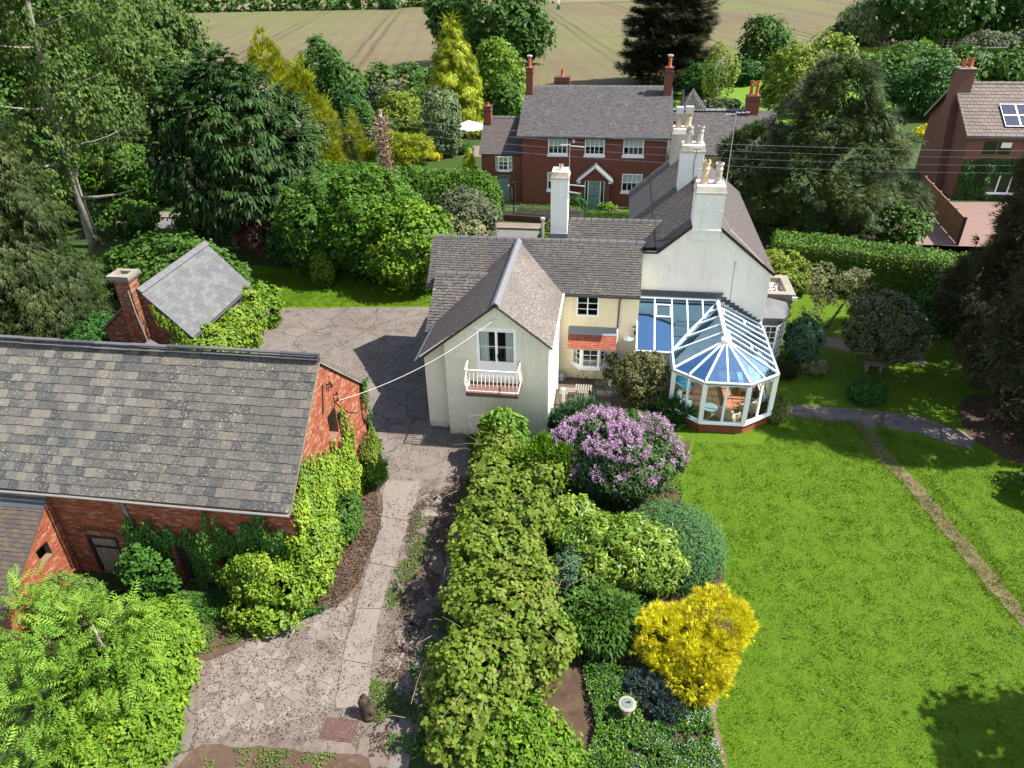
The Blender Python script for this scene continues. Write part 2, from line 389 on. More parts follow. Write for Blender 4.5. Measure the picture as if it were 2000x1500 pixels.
def topat(prof, a):
    for (a0, z0), (a1, z1) in zip(prof, prof[1:]):
        if a0-1e-9 <= a <= a1+1e-9: return z0 if a1 == a0 else z0+(z1-z0)*(a-a0)/(a1-a0)
    return prof[0][1] if a < prof[0][0] else prof[-1][1]
def wall(parent, O, u, prof, m, holes=(), t=0.2, name='wall', z0=0.0, outward=None):
    """upright wall with openings; prof = [(u, top)...]; holes = (u0,u1,z0,z1)"""
    O = Vector(O); u = Vector(u).normalized(); Z = Vector((0,0,1)); n = Vector(outward) if outward is not None else Z.cross(u)
    cuts = sorted(set([p[0] for p in prof] + [h[i] for h in holes for i in (0, 1)]))
    P = lambda a, z, c: O + u*a + Z*z - n*c
    mb = MB()
    def pan(a0, a1, b0, b1, c0, c1):   # trapezoid b..c (bottom, top at each end)
        for c in (0, t): mb.quad(P(a0, b0, c), P(a1, b1, c), P(a1, c1, c), P(a0, c0, c), r=0.5)
    for a0, a1 in zip(cuts, cuts[1:]):
        if a1-a0 < 1e-6: continue
        hs = sorted([h for h in holes if h[0] <= a0+1e-6 and h[1] >= a1-1e-6], key=lambda h: h[2]); b = z0
        for h in hs:
            if h[2] > b+1e-6: pan(a0, a1, b, b, h[2], h[2])
            b = h[3]
        pan(a0, a1, b, b, topat(prof, a0+1e-7), topat(prof, a1-1e-7))
        mb.quad(P(a0, topat(prof, a0+1e-7), 0), P(a1, topat(prof, a1-1e-7), 0), P(a1, topat(prof, a1-1e-7), t), P(a0, topat(prof, a0+1e-7), t), r=0.5)
    for h in holes:
        c = [(h[0], h[2]), (h[1], h[2]), (h[1], h[3]), (h[0], h[3])]
        for (a, z), (b, y) in zip(c, c[1:]+c[:1]): mb.quad(P(a, z, 0), P(b, y, 0), P(b, y, t), P(a, z, t), r=0.5)
    return mb.build(name, m, parent)
def bricks(parent, O, u, prof, m, holes=(), name='brickwork', z0=0.0, bl=0.2, bh=0.066, pr=0.012, outward=None, j=0.009, kind='stuff'):
    O = Vector(O); u = Vector(u).normalized(); Z = Vector((0,0,1)); n = Vector(outward) if outward is not None else Z.cross(u)
    mb = MB(); zt = max(p[1] for p in prof); k = 0; a_min, a_max = prof[0][0], prof[-1][0]
    while z0+(k+1)*bh <= zt:
        za = z0+k*bh+j/2; zb = z0+(k+1)*bh-j/2
        lo, hi = a_min, a_max
        S = [a for a in np.linspace(a_min, a_max, 160) if topat(prof, a) >= zb]
        k += 1
        if not S: continue
        lo, hi = S[0], S[-1]
        a = a_min - (bl/2 if k % 2 else 0)
        segs = [h for h in holes if h[2] < zb-0.01 and h[3] > za+0.01]
        while a < hi:
            L = bl if R.random() < 0.75 else bl*0.5
            b0, b1 = max(a+j/2, lo), min(a+L-j/2, hi); a += L
            for h in segs:
                if b0 < h[1] and b1 > h[0]:
                    if b0 < h[0]: b1 = h[0]
                    elif b1 > h[1]: b0 = h[1]
                    else: b1 = b0
            if b1-b0 < 0.02: continue
            e = pr+R.uniform(-0.004, 0.004); r = R.random(); i = len(mb.v)
            for c in (0, e):
                for (p, q) in ((b0, za), (b1, za), (b1, zb), (b0, zb)): mb.v.append(tuple(O+u*p+Z*q+n*c))
            mb.f += [(i+4, i+5, i+6, i+7), (i, i+1, i+5, i+4), (i+1, i+2, i+6, i+5), (i+2, i+3, i+7, i+6), (i+3, i, i+4, i+7)]; mb.r += [r]*5
    return mb.build(name, m, parent, kind=kind)

def window(parent, O, u, w, h, cols, rows, fm, gm, n=None, fr=0.05, bar=0.022, dep=0.05, sill=True, mull=None, name='window', blind=None, sillm=None, sash=None, sillh=0.06, sillw=0.08):
    """window in an opening whose lower left corner is O; frame with glazing bars, panes and sill as pieces of it"""
    O = Vector(O); u = Vector(u).normalized(); Z = Vector((0,0,1)); n = Vector(n) if n is not None else u.cross(Z)
    f = MB(); B = lambda a0, a1, b0, b1, c0, c1: f.obox(O, u, Z, n, a0, a1, b0, b1, c0, c1, 0.5)
    B(0, fr, 0, h, -dep, 0.004); B(w-fr, w, 0, h, -dep, 0.004); B(fr, w-fr, 0, fr, -dep, 0.002); B(fr, w-fr, h-fr, h, -dep, 0.002)
    iw = w-2*fr; ih = h-2*fr; lights = mull or 1
    lw = iw/lights; mw = fr*0.9
    for k in range(1, lights): B(fr+lw*k-mw/2, fr+lw*k+mw/2, fr, h-fr, -dep, 0.0)
    if sash: B(fr, w-fr, h*sash-0.02, h*sash+0.02, -dep+0.002, 0.008)
    for l in range(lights):
        x0 = fr+lw*l; c = cols
        for i in range(1, c): B(x0+lw*i/c-bar/2, x0+lw*i/c+bar/2, fr, h-fr, -dep*0.7, -dep*0.25)
    for i in range(1, rows): B(fr, w-fr, fr+ih*i/rows-bar/2, fr+ih*i/rows+bar/2, -dep*0.72, -dep*0.22)
    fo = f.build(name, fm, parent)
    for l in range(lights):
        g = MB(); g.obox(O, u, Z, n, fr+lw*l+(mw/2 if l else 0), fr+lw*(l+1)-(mw/2 if l < lights-1 else 0), fr, h-fr, -dep*0.56, -dep*0.46, 0.5); g.build('pane', gm, fo)
    if sill:
        s = MB(); s.obox(O, u, Z, n, -sillw, w+sillw, -sillh, -0.002, -dep, sillw*0.9, 0.5); s.build('sill', sillm or fm, fo)
    if blind:
        s = MB(); s.obox(O, u, Z, n, fr, w-fr, h*(1-blind), h-fr, -dep-0.03, -dep-0.02, 0.5); s.build('blind', MATS['blind'], fo)
    return fo
def pot(parent, c, r, h, m, crown=False, name='chimney_pot', cowl=None):
    mb = MB(); pr = [(r*1.15, 0), (r*1.15, h*0.08), (r*0.92, h*0.14), (r*0.85, h*0.62), (r*0.98, h*0.68), (r*0.98, h*0.74), (r*0.86, h*0.77), (r*0.88, h*0.9), (r*1.08, h*0.93), (r*1.08, h), (r*0.8, h), (r*0.78, h*0.8)]
    mb.lathe(c, pr, 14)
    if crown:
        for k in range(7):
            a = 2*pi*k/7; p = Vector(c)+Vector((cos(a)*r*0.98, sin(a)*r*0.98, h)); mb.bar(p, p+Vector((0, 0, h*0.09)), r*0.35, r*0.2, up=(cos(a), sin(a), 0))
    o = mb.build(name, m, parent, smooth=False)
    if cowl:
        k = MB(); k.box(c[0]-r*1.15, c[0]+r*1.15, c[1]-r*1.15, c[1]+r*1.15, c[2]+h*1.06, c[2]+h*1.06+r*2.2); 
        for sx in (-1, 1):
            for sy in (-1, 1): k.box(c[0]+sx*r*0.9-0.01, c[0]+sx*r*0.9+0.01, c[1]+sy*r*0.9-0.01, c[1]+sy*r*0.9+0.01, c[2]+h, c[2]+h*1.06)
        k.build('cowl', cowl, o)
    return o
# ---------------------------------------------------------------- foliage
def T(v, f): return (np.array(v, float), f)
LEAF = {
 'diamond': T([(0,0,0),(0.32,0.45,0.06),(0,1,-0.05),(-0.32,0.45,0.06)], [(0,1,2,3)]),
 'oval': T([(0,0,0),(0.3,0.3,0.09),(0.26,0.72,0.06),(0,1,-0.08),(0,0.5,0)], [(0,1,2,3,4)][:0] + [(0,1,4),(1,2,4),(2,3,4)]),
 'fold': T([(0,0,0),(0.27,0.32,0.1),(0.22,0.75,0.05),(0,1,-0.12),(-0.22,0.75,0.05),(-0.27,0.32,0.1)], [(0,1,2,3),(0,3,4,5)]),
 'long': T([(0,0,0),(0.13,0.4,0.05),(0,1,-0.15),(-0.13,0.4,0.05)], [(0,1,2,3)]),
 'needle': T([(0,0,0),(0.085,0.45,0.02),(0,1,0.0),(-0.085,0.45,0.02)], [(0,1,2,3)]),
 'vine': T([(0,0,0),(0.5,0.16,0.0),(0.33,0.78,-0.03),(0,1,-0.1),(-0.33,0.78,-0.03),(-0.5,0.16,0.0)], [(0,1,2,3),(0,3,4,5)]),
}
def compound(parts):
    V, F = [], []
    b, bf = LEAF['long']
    for (x, y, ang, s, droop, wid) in parts:
        c, sn = cos(ang), sin(ang); i = len(V)
        for p in b:
            X, Y, Z = p[0]*s*wid, p[1]*s, p[2]*s - droop*p[1]*p[1]*s
            V.append((x+X*c+Y*sn, y-X*sn+Y*c, Z))
        F += [tuple(q+i for q in f) for f in bf]
    return T(V, F)
LEAF['palmate'] = compound([(0,0,a,l,0.45,1.5) for a, l in ((-1.25,.6),(-.65,.85),(0,1),(.65,.85),(1.25,.6))])
LEAF['pinnate'] = compound([(0,y,s*1.05,.36*(1-abs(y-.45)*.5),.25,1.35) for y in (.12,.3,.48,.66,.84) for s in (-1,1)] + [(0,.88,0,.3,.2,1.4)])
LEAF['spray'] = compound([(0,0,a,l,0.25,1.0) for a, l in ((-.8,.6),(-.4,.85),(0,1),(.4,.85),(.8,.6))])
LEAF['tuft'] = compound([(0,0,a,l,-0.1,.7) for a, l in ((-.55,.8),(0,1),(.55,.85))])

LEAF['sprig'] = T([(-.05,0,0),(.05,0,0),(0,1,-.12),(-.02,.1,0),(.07,.0,0),(.42,.72,-.1),(.02,.1,0),(-.07,0,0),(-.42,.72,-.1)], [(0,1,2),(3,4,5),(6,7,8)])
LEAF['blade'] = T([(-.09,0,0),(.09,0,0),(0,1,.0)], [(0,1,2)])
LEAF['lance'] = T([(0,0,0),(0.19,0.4,0.05),(0,1,-0.12),(-0.19,0.4,0.05)], [(0,1,2,3)])
def norm(a): return a/np.maximum(np.linalg.norm(a, axis=-1, keepdims=True), 1e-9)
def leafmesh(name, pos, ydir, nrm, size, kinds, m, parent=None, rnd=None, smooth=False, kind=None):
    """one mesh: a copy of the leaf template at every point, length along ydir, face towards nrm"""
    n = len(pos); tv, tf = LEAF[kinds]; k = len(tv)
    y = norm(ydir); x = norm(np.cross(y, nrm)); z = np.cross(x, y)
    s = np.asarray(size).reshape(-1, 1, 1) if np.ndim(size) else size
    off = np.array(wloc(parent)) if parent is not None else np.zeros(3)
    v = (tv[None, :, 0, None]*x[:, None] + tv[None, :, 1, None]*y[:, None] + tv[None, :, 2, None]*z[:, None])*s + (pos-off)[:, None]
    v = v.reshape(-1, 3); 
    loops = []; ls = []; a = 0
    for f in tf: loops += list(f); ls.append(a); a += len(f)
    loops = np.array(loops); L = len(loops); nf = len(tf)
    li = (loops[None] + (np.arange(n)*k)[:, None]).ravel(); st = (np.array(ls)[None] + (np.arange(n)*L)[:, None]).ravel()
    me = bpy.data.meshes.new(name)
    me.vertices.add(len(v)); me.vertices.foreach_set('co', v.astype(np.float32).ravel())
    me.loops.add(len(li)); me.loops.foreach_set('vertex_index', li.astype(np.int32))
    me.polygons.add(n*nf); me.polygons.foreach_set('loop_start', st.astype(np.int32))
    me.update(calc_edges=True)
    r = NR.random(n) if rnd is None else np.clip(rnd, 0, 1)
    at = me.attributes.new('rnd', 'FLOAT', 'FACE'); at.data.foreach_set('value', np.repeat(r, nf).astype(np.float32))
    me.materials.append(m); o = bpy.data.objects.new(name, me); COL.objects.link(o)
    if parent is not None: o.parent = parent
    if kind: o['kind'] = kind
    return o
NLEAF = [0]
TPT = {k: sum(len(f)-2 for f in v[1]) for k, v in LEAF.items()}
def sphere_dirs(n):
    return norm(NR.normal(size=(n, 3)))
def crown(blobs, leaf, size, cov=1.5, clump=0.28, mode='leafy', core=True, zmin=0.03, cull=0.8, cn=1.0, jitter=0.16, up=0.4, clr=None):
    """leaf positions over the lumpy union of ellipsoids: (pos, ydir, normal, size, rnd)"""
    B = np.array([b[:6] for b in blobs], float); out = []
    if np.linalg.norm(B[0, :3]-CAMP) > 27: size = size*1.13
    la = {'needle': .085, 'long': .13, 'spray': .3, 'sprig': .17, 'blade': .09, 'lance': .19, 'palmate': .6, 'pinnate': .55, 'vine': .6, 'tuft': .2}.get(leaf, .33)*size*size
    for i, b in enumerate(B):
        c, r = b[:3], b[3:]; a = 4*pi*(((r[0]*r[1])**1.6+(r[0]*r[2])**1.6+(r[1]*r[2])**1.6)/3)**(1/1.6)
        cr0 = clump*min(max(r.min(), 0.25), 2.2) if clr is None else clr; cr = cr0
        nc = max(6, int(cn*a/(cr*cr*1.7)))
        d = sphere_dirs(nc); rad = NR.uniform(0.8, 1.06, (nc, 1)) + NR.normal(0, jitter*0.3, (nc, 1)); st = NR.random((nc, 1)) < (.14 if jitter > .1 else 0)
        rad = rad + st*NR.uniform(0, .16, (nc, 1)); crs = cr*NR.uniform(.55, 1.45, (nc, 1))*np.where(st, .6, 1)
        cc = c + d*r*rad; crn = norm(d/r); tone = NR.random(nc)
        nl = max(40, int(cov*a/la)); ci = NR.integers(0, nc, nl)
        q = sphere_dirs(nl)*(NR.random((nl, 1))**0.45)*crs[ci]*NR.uniform(0.7, 1.3, (nl, 1)); q[:, 2] *= 0.75
        # hug the clump's outer side
        dn = crn[ci]; k = (q*dn).sum(1, keepdims=True); q = np.where(k < 0, q-dn*k*1.3, q)
        p = cc[ci] + q; od = norm(0.75*dn + norm(q+1e-6)*0.5)
        out.append((p, od, tone[ci], np.full(nl, i), np.ones(nl)))
        if core:
            ncq = int(0.75*a/(la*5.5)); d = sphere_dirs(ncq); out.append((c+d*r*NR.uniform(.66, .82, (ncq, 1)), d, NR.random(ncq)*.4, np.full(ncq, i), np.full(ncq, 2.3)))  # inner leaves kept to dark tones, shade inside the crown put into colour
    p = np.concatenate([o[0] for o in out]); od = np.concatenate([o[1] for o in out]); tn = np.concatenate([o[2] for o in out]); ix = np.concatenate([o[3] for o in out]); sz = np.concatenate([o[4] for o in out])
    keep = p[:, 2] > zmin
    for i, b in enumerate(B):
        e = (((p-b[:3])/b[3:])**2).sum(1); keep &= ~((e < cull**2) & (ix != i))
    vw = norm(CAMP-p); keep &= ~(((od*vw).sum(1) < -.3) & (sz < 1.5) & (NR.random(len(p)) < .72))   # thinner where only the far side is
    p, od, tn, sz = p[keep], od[keep], tn[keep], sz[keep]; n = len(p)
    rv = sphere_dirs(n); U = np.array([0, 0, 1.0])
    if mode == 'leafy':      # leaf faces look outwards and up, tips droop a little
        nr = norm(od*0.7 + U*up + rv*0.55); yd = norm(np.cross(nr, rv) + od*0.35 + np.array([0, 0, -.25]))
    elif mode == 'up':       # shoots reaching up and out
        nr = norm(rv + od*0.3); yd = norm(od*0.75 + U*0.9 + rv*0.45)
    elif mode == 'out':
        nr = norm(rv*0.9 + U*0.5); yd = norm(od + U*0.15 + rv*0.5)
    elif mode == 'hang':
        nr = norm(od*0.8 + rv*0.5 + U*.2); yd = norm(np.array([0, 0, -1.0]) + od*0.35 + rv*0.45)
    elif mode == 'droop':
        nr = norm(U*0.9 + od*0.4 + rv*0.35); yd = norm(od*0.9 + np.array([0, 0, -.3]) + rv*0.5)
    s = size*NR.uniform(0.7, 1.25, n)*sz
    NLEAF[0] += n*TPT[leaf]
    return p, yd, nr, s, np.clip(tn*0.6 + NR.random(n)*0.4, 0, 1)
def blobset(c, w, d, h, z0=0.0, n=10, lump=0.42, flat=0.0, seed=None, core=True):
    """a big ellipsoid with smaller ones pushed through its surface: an uneven outline"""
    rs = random.Random(seed if seed is not None else R.random()); cx, cy = c[0], c[1]; hz = (h-z0)/2; cz = z0+hz
    B = [(cx, cy, cz, w/2*0.86, d/2*0.86, hz*0.9)] if core else []
    for k in range(n):
        a = rs.uniform(0, 2*pi); e = rs.uniform(-0.75, 1.0); q = sqrt(max(0, 1-e*e)); s = rs.uniform(0.6, 1.05)*lump
        f = 1-s*0.85
        B.append((cx+cos(a)*q*w/2*f, cy+sin(a)*q*d/2*f, cz+e*hz*f, w/2*s, d/2*s, hz*s))
    return B
def cone(c, w, h, z0=0.0, n=9, top=0.08, seed=1):
    rs = random.Random(seed); B = []
    for k in range(n):
        t = k/(n-1); r = (w/2)*((1-t)**0.8*(1-top)+top)*rs.uniform(0.92, 1.08); B.append((c[0]+rs.uniform(-.1, .1)*r, c[1]+rs.uniform(-.1, .1)*r, z0+(h-z0)*(0.06+t*0.9), r, r, (h-z0)/n*1.15))
    return B
def boxleaves(poly, z0, z1, size, cov, leaf='diamond', bulge=0.12, mode='leafy'):
    """leaves over the sides and top of a clipped hedge with outline poly (counter-clockwise)"""
    P = [Vector((p[0], p[1], 0)) for p in ccw([tuple(p)[:2] for p in poly])]; out = []
    la = {'long': .13, 'lance': .19, 'sprig': .17}.get(leaf, .33)*size*size
    xs = [p.x for p in P]; ys = [p.y for p in P]
    def put(p, nn): out.append((p, nn))
    for a, b in zip(P, P[1:]+P[:1]):
        L = (b-a).length; n = int(cov*L*(z1-z0)/la); dn = np.array([(b-a).y, -(b-a).x, 0])/L
        t = NR.random((n, 1)); z = NR.random(n); p = np.array(a)*(1-t) + np.array(b)*t; p[:, 2] = z0+(z1-z0)*z
        lump = np.array([mnoise.noise(Vector(q)*0.9)+0.4*mnoise.noise(Vector(q)*2.7) for q in p[::8]]).repeat(8)[:n] if n > 8 else np.zeros(n)
        lump = np.resize(lump, n); p += dn*(NR.normal(0, bulge*0.35, (n, 1)) - np.where(z > .9, (z-.9)*1.2, 0)[:, None]*0.8)
        put(p, np.tile(dn, (n, 1)) + np.array([0, 0, .15]))
    A = area([(p.x, p.y) for p in P]); n = int(cov*A/la*((max(xs)-min(xs))*(max(ys)-min(ys))/max(A, .01)))
    p = np.stack([NR.uniform(min(xs), max(xs), n), NR.uniform(min(ys), max(ys), n), np.full(n, z1)], 1); keep = np.zeros(n, bool)
    for a, b in zip(P, P[1:]+P[:1]):
        if abs(b.y-a.y) < 1e-9: continue
        c = ((a.y > p[:, 1]) != (b.y > p[:, 1])) & (p[:, 0] < (b.x-a.x)*(p[:, 1]-a.y)/(b.y-a.y)+a.x); keep ^= c
    p = p[keep]; n = len(p); p[:, 2] += NR.normal(0, bulge*0.45, n) + 0.05*np.sin(p[:, 0]*1.7+1)+0.04*np.sin(p[:, 1]*2.9+p[:, 0])
    put(p, np.tile(np.array([0, 0, 1.0]), (n, 1)))
    p = np.concatenate([o[0] for o in out]); od = norm(np.concatenate([o[1] for o in out])); n = len(p); rv = sphere_dirs(n)
    keep = p[:, 2] > 0.03; p, od, rv = p[keep], od[keep], rv[keep]; n = len(p)
    nr = norm(od*0.8+rv*0.6+np.array([0, 0, .25])); yd = norm(np.cross(nr, rv)+od*.3)
    NLEAF[0] += n*TPT[leaf]
    return p, yd, nr, size*NR.uniform(.7, 1.25, n), NR.random(n)
def trunk(parent, base, top, r0, r1, m, bend=0.3, limbs=(), name='trunk', n=9):
    base = Vector(base); top = Vector(top); mb = MB(); k = 7; pts = []
    rs = random.Random(int(base.x*97+base.y*13))
    bx, by = rs.uniform(-bend, bend), rs.uniform(-bend, bend)
    for i in range(k+1):
        t = i/k; p = base.lerp(top, t); p.x += bx*sin(pi*t); p.y += by*sin(pi*t*1.3); pts.append(p)
    rad = [r0*(1.35 if i == 0 else 1)*(1-i/k)+r1*(i/k) for i in range(k+1)]
    mb.tube(pts, rad, n, 0.5)
    for (t, az, L, dz) in limbs:
        q = base.lerp(top, t); q.x += bx*sin(pi*t); q.y += by*sin(pi*t*1.3); rr = (r0*(1-t)+r1*t)*0.55
        P = [q + Vector((cos(az)*L*s, sin(az)*L*s, dz*s*s)) + Vector((rs.uniform(-.08, .08), rs.uniform(-.08, .08), 0))*L*s for s in (0, .3, .6, .85, 1)]
        mb.tube(P, [rr, rr*.8, rr*.55, rr*.35, rr*.15], 6, 0.5)
    return mb.build(name, m, parent, smooth=True)
def autolimbs(n, L, rs=R, lo=.3, hi=.95, dz=.5):
    return [(lo+(hi-lo)*k/n, rs.uniform(0, 2*pi), L*rs.uniform(.6, 1)*(1-.4*k/n), L*dz*rs.uniform(.3, 1)) for k in range(n)]

def plant(name, label, cat, base, blobs, leaf, size, m, cov=1.5, mode='leafy', tm='bark', tr=None, limbs=6, group=None, clump=.28, extra=None, crown_name='crown', stem_to=None, stem_r=0.1, **kw):
    b = Vector((base[0], base[1], 0)); o = thing(name, label, cat, b, group)
    p, y, nn, s, r = crown(blobs, leaf, size, cov, clump, mode, **kw)
    leafmesh(crown_name, p, y, nn, s, leaf, MATS[m], o, r)
    if tr is not False:
        h = max(q[2]+q[5] for q in blobs); w = max(q[3] for q in blobs)
        topz = stem_to or h*0.8; top = Vector((blobs[0][0], blobs[0][1], topz))
        trunk(o, b, top, tr or max(.05, h*.022), 0.02, MATS[tm], bend=h*.02, limbs=autolimbs(limbs, w*.75), name='trunk' if h > 3 else 'stem')
    return o
# placing by measured pixels: foot of the plant on the ground, its top, its width
def M_(bx, by, ty, wpx, dy=0.0):
    g = G(bx, by); top = GY(bx, ty, g.y+dy); z = dist(g); dd = (Vector(g)-Vector(CAMP)).dot(Vector(FW))
    return g, max(top.z, .2), wpx*dd/FPX
def conifer_branches(c, h, w, z0, nb, droop, leaf, size, per, spread, m, parent, fill=.62, name='crown', taper=1.0, upturn=0.0, curtain=0.0, tm='bark', rise=0.0, dens=None, top=.1):
    """whorled boughs: sprays set along every bough, boughs long below and short above"""
    if fill:
        kb = cone(c, w*fill, h*.93, z0, 9, .12, 7); p, y, nn, s, r = crown(kb, leaf, size*1.1, .9, mode='out', clr=.5*w/8); leafmesh('inner_foliage', p, y, nn, s, leaf, MATS[m], parent, r*.4)  # inner cone coloured in the darkest leaf tones for the shade between boughs
    P, Y, NN, S, RR = [], [], [], [], []; mb = MB(); rs = random.Random(int(c[0]*31+c[1]*17)+3)
    for i in range(nb):
        t = ((i+.5)/nb)**0.9; z = z0+(h-z0)*t*0.97; L = (w/2)*((1-t)**taper*(1-top)+top)*rs.uniform(.72, 1.12); a = i*2.39996+rs.uniform(-.3, .3)
        d = np.array([cos(a), sin(a), 0]); n = max(6, int(per*L/(w/2))+4); s = NR.random(n)**0.6
        side = np.array([-sin(a), cos(a), 0])
        lat = NR.normal(0, 1, n)*spread*L*(0.25+0.5*s*(1.25-s)*2)*.5
        zz = z + rise*L*s - droop*L*s**1.7 + upturn*L*np.maximum(s-.6, 0)
        hang = -curtain*NR.random(n)**1.5*(0.35+s*.65)
        p = np.array([c[0], c[1], 0]) + d*(s*L)[:, None] + side*lat[:, None]; p[:, 2] = zz - np.abs(lat)*droop*.5 + hang + NR.normal(0, .04*L, n)
        yd = d*0.8 + side*(np.sign(lat)*.6)[:, None] + sphere_dirs(n)*.35; yd[:, 2] -= (droop*.9*s + (0.9 if curtain else 0)) - upturn
        P.append(p); Y.append(yd); NN.append(sphere_dirs(n)*.45+np.array([0, 0, 1.0])+d*.25); S.append(size*NR.uniform(.7, 1.25, n)); tone = rs.random(); RR.append(tone*.5+s*.5*NR.random(n))
        if i % 2 == 0: mb.tube([(c[0], c[1], z), tuple(np.array([c[0], c[1], z])+d*L*.5+np.array([0, 0, (rise*.5-droop*.3)*L])), tuple(np.array([c[0], c[1], z])+d*L*.95+np.array([0, 0, (rise-droop*.9)*L]))], [.02+.01*L, .015+.006*L, .008], 5, .5)
    P = np.concatenate(P); Y = np.concatenate(Y); NN = np.concatenate(NN); S = np.concatenate(S); RR = np.concatenate(RR); k = P[:, 2] > .03
    NLEAF[0] += k.sum()*TPT[leaf]
    leafmesh(name, P[k], Y[k], NN[k], S[k], leaf, MATS[m], parent, RR[k])
    mb.tube([(c[0], c[1], 0), (c[0]+.05*w*.1, c[1], h*.5), (c[0], c[1], h*.97)], [h*.024, h*.015, .02], 8, .5)
    mb.build('trunk', MATS[tm], parent, smooth=True)
# ---------------------------------------------------------------- material set
simple('white_paint', (.80, .81, .80), .35, .4, .04, 3, .05)
simple('cream_metal', (.82, .78, .72), .4, .4, .05)
simple('white_upvc', (.84, .86, .87), .25, .5, .02, 2, 0)
simple('bark', (.10, .075, .05), .9, .1, .35, 5, .6, 18, dirt=(.13, .14, .08))
simple('bark_pale', (.2, .19, .165), .8, .2, .3, 4, .4, 12, dirt=(.06, .05, .04))
simple('bark_grey', (.2, .18, .15), .85, .15, .3, 5, .5, 20)
simple('lead', (.085, .085, .095), .6, .4, .2, 3, .2)
simple('lead_dark', (.045, .05, .06), .6, .4, .25, 3, .2)
simple('black_iron', (.02, .02, .02), .5, .4, .1)
simple('steel', (.6, .62, .64), .3, .5, .08, metallic=.8)
simple('gutter', (.15, .155, .155), .5, .4, .2, 3)
simple('gutter_dark', (.05, .055, .06), .5, .4, .2, 3)
simple('render_cap', (.5, .47, .41), .85, .2, .25, 3, .4, 20, dirt=(.2, .17, .12))
simple('pot_buff', (.55, .43, .28), .8, .2, .2, 5, .3, 20, dirt=(.3, .28, .25))
simple('pot_grey', (.42, .40, .37), .8, .2, .25, 5, .3, 20, dirt=(.12, .11, .1))
simple('pot_red', (.36, .1, .05), .8, .2, .2, 5, .3, 20)
simple('door_sage', (.15, .24, .21), .45, .35, .05, 3, .03)
simple('dark_wood', (.035, .027, .022), .85, .1, .35, 4, .5, 25)
simple('grey_wood', (.22, .2, .17), .85, .1, .35, 6, .5, 30)
simple('fence_wood', (.17, .095, .045), .8, .15, .25, 6, .3, 30)
simple('fence_wood2', (.2, .12, .065), .8, .15, .25, 6, .3, 30)
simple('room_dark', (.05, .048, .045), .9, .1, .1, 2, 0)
simple('blind', (.72, .72, .66), .8, .2, .04, 2, 0)
simple('curtain', (.62, .66, .64), .9, .1, .08, 3, .2, 8)
simple('concrete_cap', (.19, .175, .15), .9, .15, .3, 4, .5, 20, dirt=(.12, .11, .09))
simple('plastic_grey', (.3, .33, .36), .4, .4, .08)
simple('rust_plate', (.07, .038, .032), .75, .3, .25, 8, .4, 30)
simple('canvas_white', (.85, .85, .83), .7, .2, .03, 2, .05)
simple('balcony_board', (.12, .065, .055), .7, .2, .2, 6, .2)
simple('stump_wood', (.03, .022, .018), .9, .1, .6, 9, 1.0, 30, dirt=(.1, .07, .045))
simple('stone_pale', (.2, .185, .15), .85, .2, .2, 6, .4, 25, dirt=(.2, .2, .14))
simple('brass_green', (.10, .14, .125), .5, .5, .15, 8, .1, metallic=.2)
simple('wicker', (.45, .36, .24), .8, .2, .25, 20, .4, 60)
simple('cushion', (.72, .7, .62), .9, .1, .08, 5, .1)
simple('cushion_blue', (.08, .35, .48), .9, .1, .1, 5, .1)
simple('table_glass', (.25, .26, .22), .1, .6, .05)
simple('panel_cell', (.016, .022, .045), .15, .6, .1, 2, 0)
simple('aluminium', (.6, .62, .65), .35, .5, .05, metallic=.7)
simple('skin', (.45, .3, .22), .6, .3, .05, 3, 0)
simple('cloth_white', (.7, .7, .7), .9, .1, .05, 3, 0)
simple('cloth_black', (.03, .03, .035), .9, .1, .1, 3, 0)
simple('cloth_teal', (.08, .35, .38), .9, .1, .1, 3, 0)
simple('car_paint', (.55, .6, .65), .3, .6, .02, 2, 0)
simple('tyre', (.02, .02, .02), .8, .2, .1, 3, 0)
simple('cable', (.5, .5, .48), .6, .3, .05, 2, 0)
simple('cable_dark', (.2, .21, .22), .5, .3, .05, 2, 0)
simple('flash_lead', (.16, .18, .2), .5, .4, .2, 4, .2)
simple('terracotta_tile', (.42, .16, .09), .6, .3, .2, 9, .2)
simple('twig', (.22, .16, .1), .85, .1, .3, 6, .2)
simple('flag', (.6, .6, .6), .9, .1, .05)
simple('pot_white', (.7, .68, .62), .4, .4, .1, 4, .1)

glassmat('glass', (.86, .9, .9), .05, (.95, .97, 1))
glassmat('glass_wall', (.93, .95, .95), .04, (.95, .97, 1))
glassmat('glass_roof', (.60, .78, .86), .40, (.50, .76, 1.0))

# roofs
tilemat('tile_house', [(.105, .095, .10), (.125, .112, .115), (.085, .08, .09), (.112, .104, .106), (.14, .11, .105), (.094, .088, .095), (.12, .11, .112)], lichen=(.38, .36, .25), lamt=.75, sscale=14)
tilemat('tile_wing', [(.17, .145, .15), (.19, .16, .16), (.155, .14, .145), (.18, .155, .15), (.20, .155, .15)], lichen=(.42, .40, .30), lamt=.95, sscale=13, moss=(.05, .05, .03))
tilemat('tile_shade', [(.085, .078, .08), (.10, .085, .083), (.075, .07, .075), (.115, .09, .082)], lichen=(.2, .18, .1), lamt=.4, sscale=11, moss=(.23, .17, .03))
tilemat('tile_low', [(.12, .11, .115), (.15, .13, .13), (.09, .085, .095), (.13, .105, .1), (.1, .1, .11)], lichen=(.36, .35, .25), lamt=.85, sscale=10)
tilemat('tile_neigh', [(.10, .095, .10), (.13, .12, .125), (.085, .08, .088), (.15, .135, .135)], lichen=(.3, .29, .25), lamt=.35, sscale=9, spots=(.4, .4, .38))
tilemat('tile_brown', [(.125, .105, .105), (.145, .118, .112), (.11, .098, .098)], lichen=(.2, .17, .12), lamt=.4)
